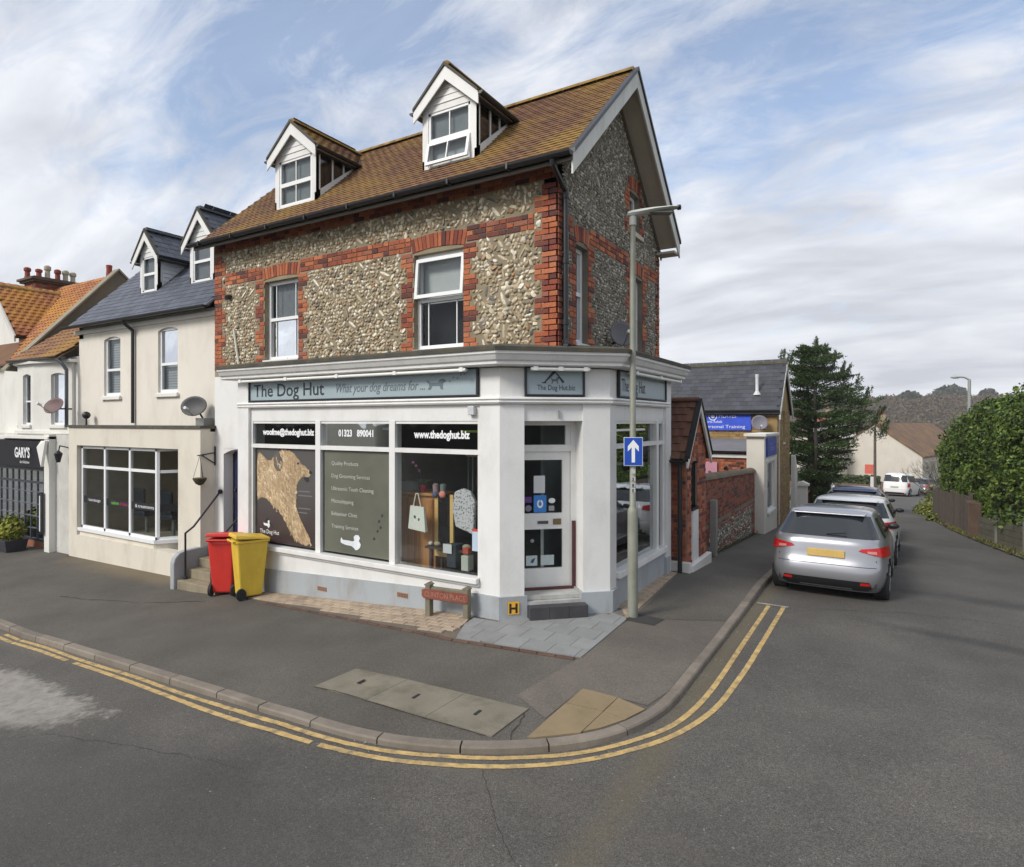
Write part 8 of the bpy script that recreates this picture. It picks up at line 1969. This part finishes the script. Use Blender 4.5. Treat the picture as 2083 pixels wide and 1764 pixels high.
# verge weeds and grass tufts
GRM = leaf_material('grass_blade', [(0, (.05, .06, .015)), (.5, (.12, .12, .03)), (1, (.20, .19, .06))])
b = B(); vr2 = [p for p in vr if 5 < p.y < 34]
for _ in range(5200):
    p = rnd.choice(vr2); q = Vector((p.x + abs(rnd.gauss(0.02, .22)), p.y + rnd.uniform(-.5, .5))); z = RD(q.x, q.y) + .03
    h = rnd.uniform(.03, .12); a = rnd.uniform(0, 6.28); w = rnd.uniform(.006, .018); dx_, dy_ = math.cos(a), math.sin(a); k = len(b.v)
    b.v += [Vector((q.x - dy_ * w, q.y + dx_ * w, z)), Vector((q.x + dy_ * w, q.y - dx_ * w, z)), Vector((q.x + dx_ * h * .7, q.y + dy_ * h * .7, z + h))]; b.f.append((k, k + 1, k + 2))
for _ in range(900):
    y = rnd.uniform(5.4, 11.2); q = Vector((.13 + abs(rnd.gauss(0, .05)), y)); z = PV(q.x, q.y); h = rnd.uniform(.03, .13); a = rnd.uniform(-1, 1); w = .012; k = len(b.v)
    b.v += [Vector((q.x, q.y - w, z)), Vector((q.x, q.y + w, z)), Vector((q.x + h * .5 * math.cos(a), q.y + h * .5 * math.sin(a), z + h))]; b.f.append((k, k + 1, k + 2))
o = b.build('grass', GRM, None, fix=False); tag(o, 'tufts of grass and weeds along the verge and the foot of the garden wall', 'grass'); o['kind'] = 'stuff'
IVM = leaf_material('ivy_leaf', [(0, (.07, .11, .02)), (.6, (.17, .20, .03)), (1, (.28, .26, .06))])
for k, (x, y, h, r_, lb) in enumerate(((4.95, 26.2, 1.4, .55, 'yellow green ivy mound at the far end of the board fence'), (4.85, 23.2, .35, .32, 'low green weed clump at the foot of the board fence'), (4.75, 27.6, .5, .5, 'bright weed clump where the verge narrows'))):
    t = thing('verge_plant', lb, 'plant', (x, y, RD(x, y))); b = B(); z = RD(x, y)
    for _ in range(int(700 * r_)):
        d_ = Vector((rnd.gauss(0, 1), rnd.gauss(0, 1), abs(rnd.gauss(0, 1)))).normalized(); leaf_at(b, Vector((x, y, z)) + Vector((d_.x * r_, d_.y * r_, d_.z * h)) * rnd.uniform(.6, 1), d_, .10, rnd)
    b.build('leaves', IVM, t, fix=False)

# ---------------- trees ----------------
BARK = plain('dark_bark', (.030, .025, .02), .95, var=.25, fine=20, bump=.5)
def limb(b, pts, r0, r1):
    n = len(pts) - 1
    for i in range(n): b.tube(pts[i], pts[i + 1], r0 + (r1 - r0) * i / n, r0 + (r1 - r0) * (i + 1) / n, 7)
CYM = leaf_material('cypress_spray', [(0, (.010, .024, .007)), (.4, (.024, .050, .012)), (.75, (.050, .088, .018)), (1, (.085, .125, .028))])
cy = thing('cypress_tree', 'large dark wind shaped cypress tree rising behind the tan building', 'tree', (.3, 23, -1.2))
bx, by, bz = .45, 23.1, RD(.4, 23) - .1
b = B()
for (ox, oy, tx, ty, tz_, r_) in ((-.35, -.1, -1.2, 22.6, 3.6, .16), (.1, .1, .2, 23.2, 5.0, .22), (.5, 0, 1.4, 23.6, 4.0, .15), (.25, -.3, .6, 22.4, 4.2, .12)):
    p0 = Vector((bx + ox, by + oy, bz)); p3 = Vector((tx, ty, tz_)); limb(b, [p0, p0.lerp(p3, .3) + Vector((0, 0, .25)), p0.lerp(p3, .65) + Vector((0, 0, .15)), p3], r_, .04)
b.build('trunk', BARK, cy, smooth='all')
# sprays: direction-following plates swept up to the upper right as the wind set them
rt_ = Vector((math.cos(R(31)), math.sin(R(31)), 0)); cen = Vector((.55, 23.1, 0)); fwd_ = Vector((-rt_.y, rt_.x, 0))
crown = B(); limbs = B()
def outline_half(z):      # horizontal reach left, right at height z
    tabL = [(-.9, .2), (-.2, .5), (.4, 1.5), (1.6, 1.6), (3.2, 1.5), (4.4, 1.55), (5.3, 1.3), (6.0, .8), (6.5, .0)]; tabR = [(-.9, .2), (-.2, 1.2), (.3, 1.6), (.9, 1.8), (1.8, 2.5), (2.8, 2.95), (3.4, 3.0), (4.0, 2.2), (4.6, 1.8), (5.4, 1.3), (6.0, .7), (6.5, .2)]
    return interp(tabL, z), interp(tabR, z)
rr = random.Random(8)
for g in range(78):      # boughs, each a flat fan of sprays with gaps between the tiers
    zg = .40 * (g % 17) - .65 + rr.gauss(0, .07); l_, r_ = outline_half(zg); sd = 1 if rr.random() < .62 else -1
    rg = (r_ if sd > 0 else l_) * rr.uniform(.72, 1.04) if g % 5 else .6 * (r_ if sd > 0 else l_); dg_ = rr.uniform(-1.2, 1.1) * (1 - max(zg, 0) / 9)
    bp = cen + fwd_ * dg_ * .35 + Vector((0, 0, zg - .25 - .10 * rg)); limbs.tube(bp, cen + rt_ * (sd * rg * .8) + fwd_ * dg_ + Vector((0, 0, zg)), .035, .01, 5)
    for k in range(10):
        f = .35 + .065 * k + rr.uniform(-.05, .05); reach = rg * f; dep = dg_ + rr.gauss(0, .26) * f
        tip = cen + rt_ * (sd * reach) + fwd_ * dep + Vector((0, 0, zg + rr.gauss(.05, .06) + .05 * reach)); base = cen + rt_ * (sd * (reach - .75)) + fwd_ * (dep * .7) + Vector((0, 0, zg - .16 + rr.gauss(0, .05)))
        ax = (tip - base); L = ax.length; axn = ax.normalized()
        for _ in range(int(150 * L)):
            t = rr.random() ** .8; w = .36 * (1 - t * .75); p = base + ax * t + Vector((rr.gauss(0, w * .6), rr.gauss(0, w * .6), rr.gauss(0, w * .17) + .04))
            d_ = (axn + Vector((rr.gauss(0, .35), rr.gauss(0, .35), rr.gauss(.34, .3)))).normalized(); sz = rr.uniform(.07, .17); u = d_.cross(Vector((rr.gauss(0, 1), rr.gauss(0, 1), rr.gauss(0, 1)))).normalized()
            q = len(crown.v); crown.v += [p - u * sz * .2, p + d_ * sz * .5 + u * sz * .1, p + d_ * sz * 1.15, p + u * sz * .2]; crown.f.append((q, q + 1, q + 2, q + 3))
# upright leading shoots that make the jagged skyline
for (dx_, z0, z1_, lean) in ((-1.45, 4.9, 5.95, .25), (-1.15, 5.0, 5.7, .2), (.1, 5.2, 6.45, .12), (.35, 5.0, 6.2, .3), (.75, 4.7, 5.85, .4), (1.25, 4.2, 5.2, .5), (1.7, 3.7, 4.85, .6), (2.1, 3.4, 4.2, .7), (2.6, 2.6, 3.35, .75), (-.6, 4.7, 5.6, .15), (1.0, 4.4, 5.4, .5), (2.9, 2.4, 2.9, .5)):
    for j in range(3):
        base = cen + rt_ * (dx_ - .15 + rr.uniform(-.1, .1)) + fwd_ * rr.uniform(-.3, .3) + Vector((0, 0, z0 - .5)); tip = cen + rt_ * (dx_ + lean * .5 + rr.uniform(-.12, .12)) + Vector((0, 0, z1_ - rr.uniform(0, .3)))
        ax = tip - base; axn = ax.normalized()
        for _ in range(240):
            t = rr.random() ** .8; w = .26 * (1 - t * .85); p = base + ax * t + Vector((rr.gauss(0, w * .5), rr.gauss(0, w * .5), rr.gauss(0, w * .4)))
            d_ = (axn + Vector((rr.gauss(0, .35), rr.gauss(0, .35), rr.gauss(.1, .3)))).normalized(); sz = rr.uniform(.06, .14); u = d_.cross(Vector((rr.gauss(0, 1), rr.gauss(0, 1), rr.gauss(0, 1)))).normalized()
            q = len(crown.v); crown.v += [p - u * sz * .22, p + d_ * sz * .5 + u * sz * .1, p + d_ * sz * 1.1, p + u * sz * .22]; crown.f.append((q, q + 1, q + 2, q + 3))
limbs.build('branches', BARK, cy); crown.build('crown', CYM, cy, fix=False)

# bare shrub and young twigs at the hedge end
TWG = plain('twig_grey', (.16, .14, .11), .9)
bs2 = thing('bare_shrub', 'leafless twiggy shrub beyond the far end of the hedge', 'shrub', (5.4, 30, RD(5, 30)))
b = B()
def grow(b, p, d, L, r_, dep, rnd):
    e = p + d * L; b.tube(p, e, r_, r_ * .65, 4, cap=False)
    if dep == 0: return
    for _ in range(3): grow(b, e, (d + Vector((rnd.gauss(0, .45), rnd.gauss(0, .45), rnd.gauss(.15, .3)))).normalized(), L * .72, r_ * .6, dep - 1, rnd)
for k in range(6): grow(b, Vector((5.35 + rnd.uniform(-.3, .3), 29.8 + rnd.uniform(-.4, .4), RD(5, 30))), Vector((rnd.gauss(-.15, .25), rnd.gauss(0, .25), 1)).normalized(), .95, .03, 4, rnd)
b.build('branches', TWG, bs2)

# ---------------- distant houses ----------------
HWALL = plain('far_cream_wall', (.60, .56, .48), .85, var=.05, scale=.6, dirt=(.45, .42, .36), dirtamt=.3); HROOF = lichen_tile('far_brown_roof', [(0, (.16, .09, .055)), (.5, (.13, .075, .05))], (.28, .16, .05), .46, .62, .7); HROOF2 = plain('far_red_roof', (.30, .09, .05), .9, var=.2); HWHITE = plain('far_white_wall', (.62, .62, .60), .85, var=.06)
def far_house(name, label, c, rot, w, d, eave, ridge, base, wallm, roofm, wins=(), chim=None, over=.25):
    """gable ends on the local -y / +y sides; ridge runs along local y"""
    t = thing(name, label, 'house', (c[0], c[1], base)); ca, sa = math.cos(rot), math.sin(rot)
    def W(x, y, z): return Vector((c[0] + x * ca - y * sa, c[1] + x * sa + y * ca, z))
    b = B(); x = w / 2; y = d / 2
    prof = [(-x, base - 1), (x, base - 1), (x, eave), (0, ridge), (-x, eave)]
    b.v = [W(px_, -y, z) for px_, z in prof] + [W(px_, y, z) for px_, z in prof]; b.f = [(0, 1, 2, 3, 4), (9, 8, 7, 6, 5)] + [(i, i + 5, (i + 1) % 5 + 5, (i + 1) % 5) for i in range(5)]
    b.build('wall', wallm, t)
    for s in (-1, 1):
        k = (ridge - eave) / x; xe = s * (x + over); ze = eave - over * k; b = B()
        p = [W(xe, -y - .2, ze), W(0, -y - .2, ridge), W(0, y + .2, ridge), W(xe, y + .2, ze)]; b.v = p + [q + Vector((0, 0, .18)) for q in p]; b.f = [(0, 1, 2, 3), (7, 6, 5, 4)] + [(i, i + 4, (i + 1) % 4 + 4, (i + 1) % 4) for i in range(4)]; b.build('roof', roofm, t)
    for (side, u, z0, z1, ww) in wins:
        b = B(); g = B()
        if side in ('x+', 'x-'):
            sx = 1 if side == 'x+' else -1; q = [(sx * (x + .02), u - ww / 2), (sx * (x + .02), u + ww / 2)]; q2 = [(sx * (x + .06), u - ww / 2 + .1), (sx * (x + .06), u + ww / 2 - .1)]
        else: q = [(u - ww / 2, -y - .02), (u + ww / 2, -y - .02)]; q2 = [(u - ww / 2 + .1, -y - .06), (u + ww / 2 - .1, -y - .06)]
        def slab_(bb, qq, za, zb_, dp):
            a, e = W(*qq[0], 0), W(*qq[1], 0); dv = (e - a).normalized(); nn = Vector((dv.y, -dv.x, 0)) * dp
            if (a - W(0, 0, 0)).dot(nn) > 0: nn = -nn
            bb.hexa([a + Vector((0, 0, za)), e + Vector((0, 0, za)), e + nn + Vector((0, 0, za)), a + nn + Vector((0, 0, za)), a + Vector((0, 0, zb_)), e + Vector((0, 0, zb_)), e + nn + Vector((0, 0, zb_)), a + nn + Vector((0, 0, zb_))])
        slab_(b, q, z0, z1, .06); f_ = b.build('window', UPVC, t); slab_(g, q2, z0 + .1, z1 - .1, .05); g.build('pane', CARGL, f_)
    for (cx_, cy_, h) in (chim or []):
        b = B(); p = W(cx_, cy_, 0); b.box(p.x - .45, p.x + .45, p.y - .35, p.y + .35, eave, ridge + h); st_ = b.build('chimney', plain('far_chimney', (.28, .23, .14), .9, var=.2), t)
        for k in (-.22, .22): b = B(); b.lathe((p.x + k, p.y, ridge + h), [(.14, 0), (.11, .4)], 8); b.build('chimney_pot', plain('pot_red', (.24, .05, .03), .8), st_)
    return t
rr_ = R(31.1)
far_house('far_gable_house', 'cream gabled house with a lichened brown roof at the bend of the side street', (5.5, 96.9), R(-16), 10.6, 26, -1.55, 2.3, -5.0, HWALL, HROOF, wins=[('x+', u, -3.3, -2.2, 1.0) for u in (-11, -8.5, -6, -2, 1)] + [('x+', -9.8, -5.0, -3.8, .9)], chim=[(-.3, -9, 1.3)])
far_house('far_low_house', 'long low cream house partly hidden behind the cypress tree', (-5.5, 86), R(-8), 9, 7, -.4, .9, -4.6, HWALL, HROOF)
b = B(); b.box(1.0, 2.0, 80.9, 81.0, -3.75, -2.6); tag(b.build('red_sign', plain('red_board', (.62, .12, .08), .6), None), 'small square red sign low on the cream gable wall', 'sign')
far_house('hillside_house', 'small red roofed house half hidden by the cypress at the foot of the wooded hill', (-8, 150), R(20), 9, 8, 1.0, 4.2, -4, HWHITE, HROOF2, chim=[(0, 0, 1.2)])
far_house('hillside_house', 'pale house with brown roof above the far end of the hedge', (34, 175), R(10), 14, 9, 1.0, 5.0, -4, HWHITE, HROOF, chim=[(2, 0, 1.2)])
far_house('hillside_house', 'house with orange roof immediately left of the distant street lamp column', (27, 120), R(-25), 12, 8, -.5, 2.6, -4, HWALL, HROOF2, chim=[(0, 0, 1.0)])
# wall, clipped hedge and trees in the middle distance
b = B(); b.box(-9, 3.4, 63.5, 63.9, -5.8, -3.55); o = b.build('garden_boundary_wall', plain('far_brick', (.16, .10, .07), .9, var=.25, scale=1.5), None); tag(o, 'brick boundary wall across the bend of the side street', 'wall')
mh = thing('clipped_hedge', 'dark clipped hedge on top of the distant boundary wall', 'hedge', (-3, 65, -4)); b = B(); c_ = B(); c_.box(-9, 2.6, 64.1, 65.3, -4.5, -2.95); c_.build('inner_growth', HEDD, mh)
for _ in range(9000): p = Vector((rnd.uniform(-9.1, 2.7), rnd.uniform(63.95, 65.4), rnd.uniform(-3.9, -2.8))); leaf_at(b, p, Vector((0, -1, .5)), .22, rnd)
b.build('foliage', leaf_material('far_hedge_leaf', [(0, (.02, .035, .01)), (1, (.06, .085, .02))]), mh, fix=False)
# telegraph pole and second lamp
b = B(); b.tube((2.35, 59.8, -4.5), (2.35, 59.8, 2.2), .14, .10, 10); tag(b.build('telegraph_pole', plain('pole_timber', (.10, .08, .06), .9), None, smooth=True), 'dark timber telegraph pole in front of the cream gabled house', 'pole')
l2 = thing('street_lamp', 'distant grey street lamp rising above the end of the hedge', 'street lamp', (6.67, 30.28, RD(6.6, 30))); b = B(); b.tube((6.67, 30.28, -1.8), (6.67, 30.28, 4.70), .10, .07, 10); b.build('column', GALV, l2, smooth=True)
b = B(); b.path([(6.67, 30.28, 4.68), (6.45, 30.15, 4.80), (6.2, 30.0, 4.82)], .035, 6); b.build('bracket', GALV, l2); b = B(); b.ball((6.1, 29.94, 4.80), .13, 10, 8, (1.6, .8, .5)); b.build('lamp_head', GALV, l2, smooth='all')
for k, (x, y, lb) in enumerate(((2.2, 54.5, 'white gate post beside the distant white van'), (-.6, 52.0, 'white post by the brick wall behind the blue car'))):
    b = B(); b.box(x - .12, x + .12, y - .12, y + .12, RD(x, y) - .2, RD(x, y) + 1.3); tag(b.build('gate_post', HWHITE, None), lb, 'post')

# ---------------- wooded hill ----------------
def hill_h(x, y):
    # ridge across the end of the valley
    d = y + .12 * x; k = max(0, min(1, (d - 190) / 190)); base = -9 + 21.5 * k * k * (3 - 2 * k)
    return base + 2.4 * noise.noise(Vector((x * .012, y * .012, 1.3))) * k
b = B(); nx, ny = 60, 24; X0, X1, Y0, Y1 = -260, 420, 180, 620
for j in range(ny + 1):
    for i in range(nx + 1): x = X0 + (X1 - X0) * i / nx; y = Y0 + (Y1 - Y0) * j / ny; b.v.append(Vector((x, y, hill_h(x, y))))
for j in range(ny):
    for i in range(nx): q = j * (nx + 1) + i; b.f.append((q, q + 1, q + nx + 2, q + nx + 1))
b.build('hill', plain('hill_ground', (.075, .065, .045), .95, var=.2, scale=.02, fine=.4), None, smooth='all', kind='structure')
WDM = leaf_material('winter_wood', [(0, (.085, .058, .028)), (.45, (.105, .072, .036)), (.75, (.125, .082, .042)), (.9, (.070, .068, .025)), (1, (.055, .068, .022))])
b = B(); rw = random.Random(17)
def clump(b, c, r_, hgt, n, rnd):
    for _ in range(n):
        d_ = Vector((rnd.gauss(0, 1), rnd.gauss(0, 1), rnd.gauss(0, 1))).normalized()
        if d_.z < -.2: d_.z *= -1
        leaf_at(b, c + Vector((d_.x * r_, d_.y * r_, d_.z * hgt)) * rnd.uniform(.55, 1.02), d_, r_ * .26, rnd, .8)
for _ in range(3600):
    x = rw.uniform(-60, 300); y = 215 + 170 * rw.random() ** .8; 
    dirx = Vector((x - CAM.x, y - CAM.y, 0)); f_ = dirx.dot(CFWD); s_ = dirx.dot(Vector((CFWD.y, -CFWD.x, 0)))
    if not (.40 < s_ / f_ < .95): continue
    r_ = rw.uniform(1.8, 3.8); h_ = r_ * rw.uniform(.5, .85); clump(b, Vector((x, y, hill_h(x, y) + h_ * .7)), r_, h_, 46, rw)
o = b.build('woodland', WDM, None, fix=False); tag(o, 'bare winter woodland covering the distant hill', 'woodland'); o['kind'] = 'stuff'
PINE_M = leaf_material('pine_crown', [(0, (.014, .022, .010)), (1, (.038, .052, .02))])
for k, (u, v, Z, w, h, lb) in enumerate(((1935, 784, 330, 8.5, 6.5, 'broad dark pine crown standing proud on the woodland skyline'), (1850, 795, 300, 6, 5.5, 'smaller rounded dark pine left of the broad skyline pine'), (2010, 790, 340, 4.5, 4.5, 'flat dark pine crown right of the broad skyline pine'), (2075, 800, 320, 7, 4, 'dark green tree on the skyline at the right edge'))):
    x_ = (u - 1041.5) / 1260; p = CAM + CFWD * Z + Vector((CFWD.y, -CFWD.x, 0)) * (x_ * Z); z = 2.65 + (858 - v) / 1260 * Z
    t = thing('pine_tree', lb, 'tree', (p.x, p.y, hill_h(p.x, p.y))); b = B(); b.tube((p.x, p.y, hill_h(p.x, p.y) - 1), (p.x, p.y, z), .5, .3, 6); b.build('trunk', BARK, t)
    b = B(); clump(b, Vector((p.x, p.y, z - h * 1.0)), w, h, 700, rw); 
    b.build('crown', PINE_M, t, fix=False)
# thin haze over the valley
hz = B(); hz.box(-300, 520, -60, 640, -14, 60)
hm = bpy.data.materials.new('haze_air'); hm.use_nodes = True; nt_ = hm.node_tree; nt_.nodes.remove(nt_.nodes['Principled BSDF']); pv_ = nt_.nodes.new('ShaderNodeVolumePrincipled'); pv_.inputs['Density'].default_value = .0006; pv_.inputs['Color'].default_value = (.90, .90, .92, 1); nt_.links.new(pv_.outputs[0], nt_.nodes['Material Output'].inputs['Volume'])
HZ = hz.build('haze', hm, None); tag(HZ, 'thin pale haze in the air over the street and the valley', 'haze'); HZ['kind'] = 'stuff'
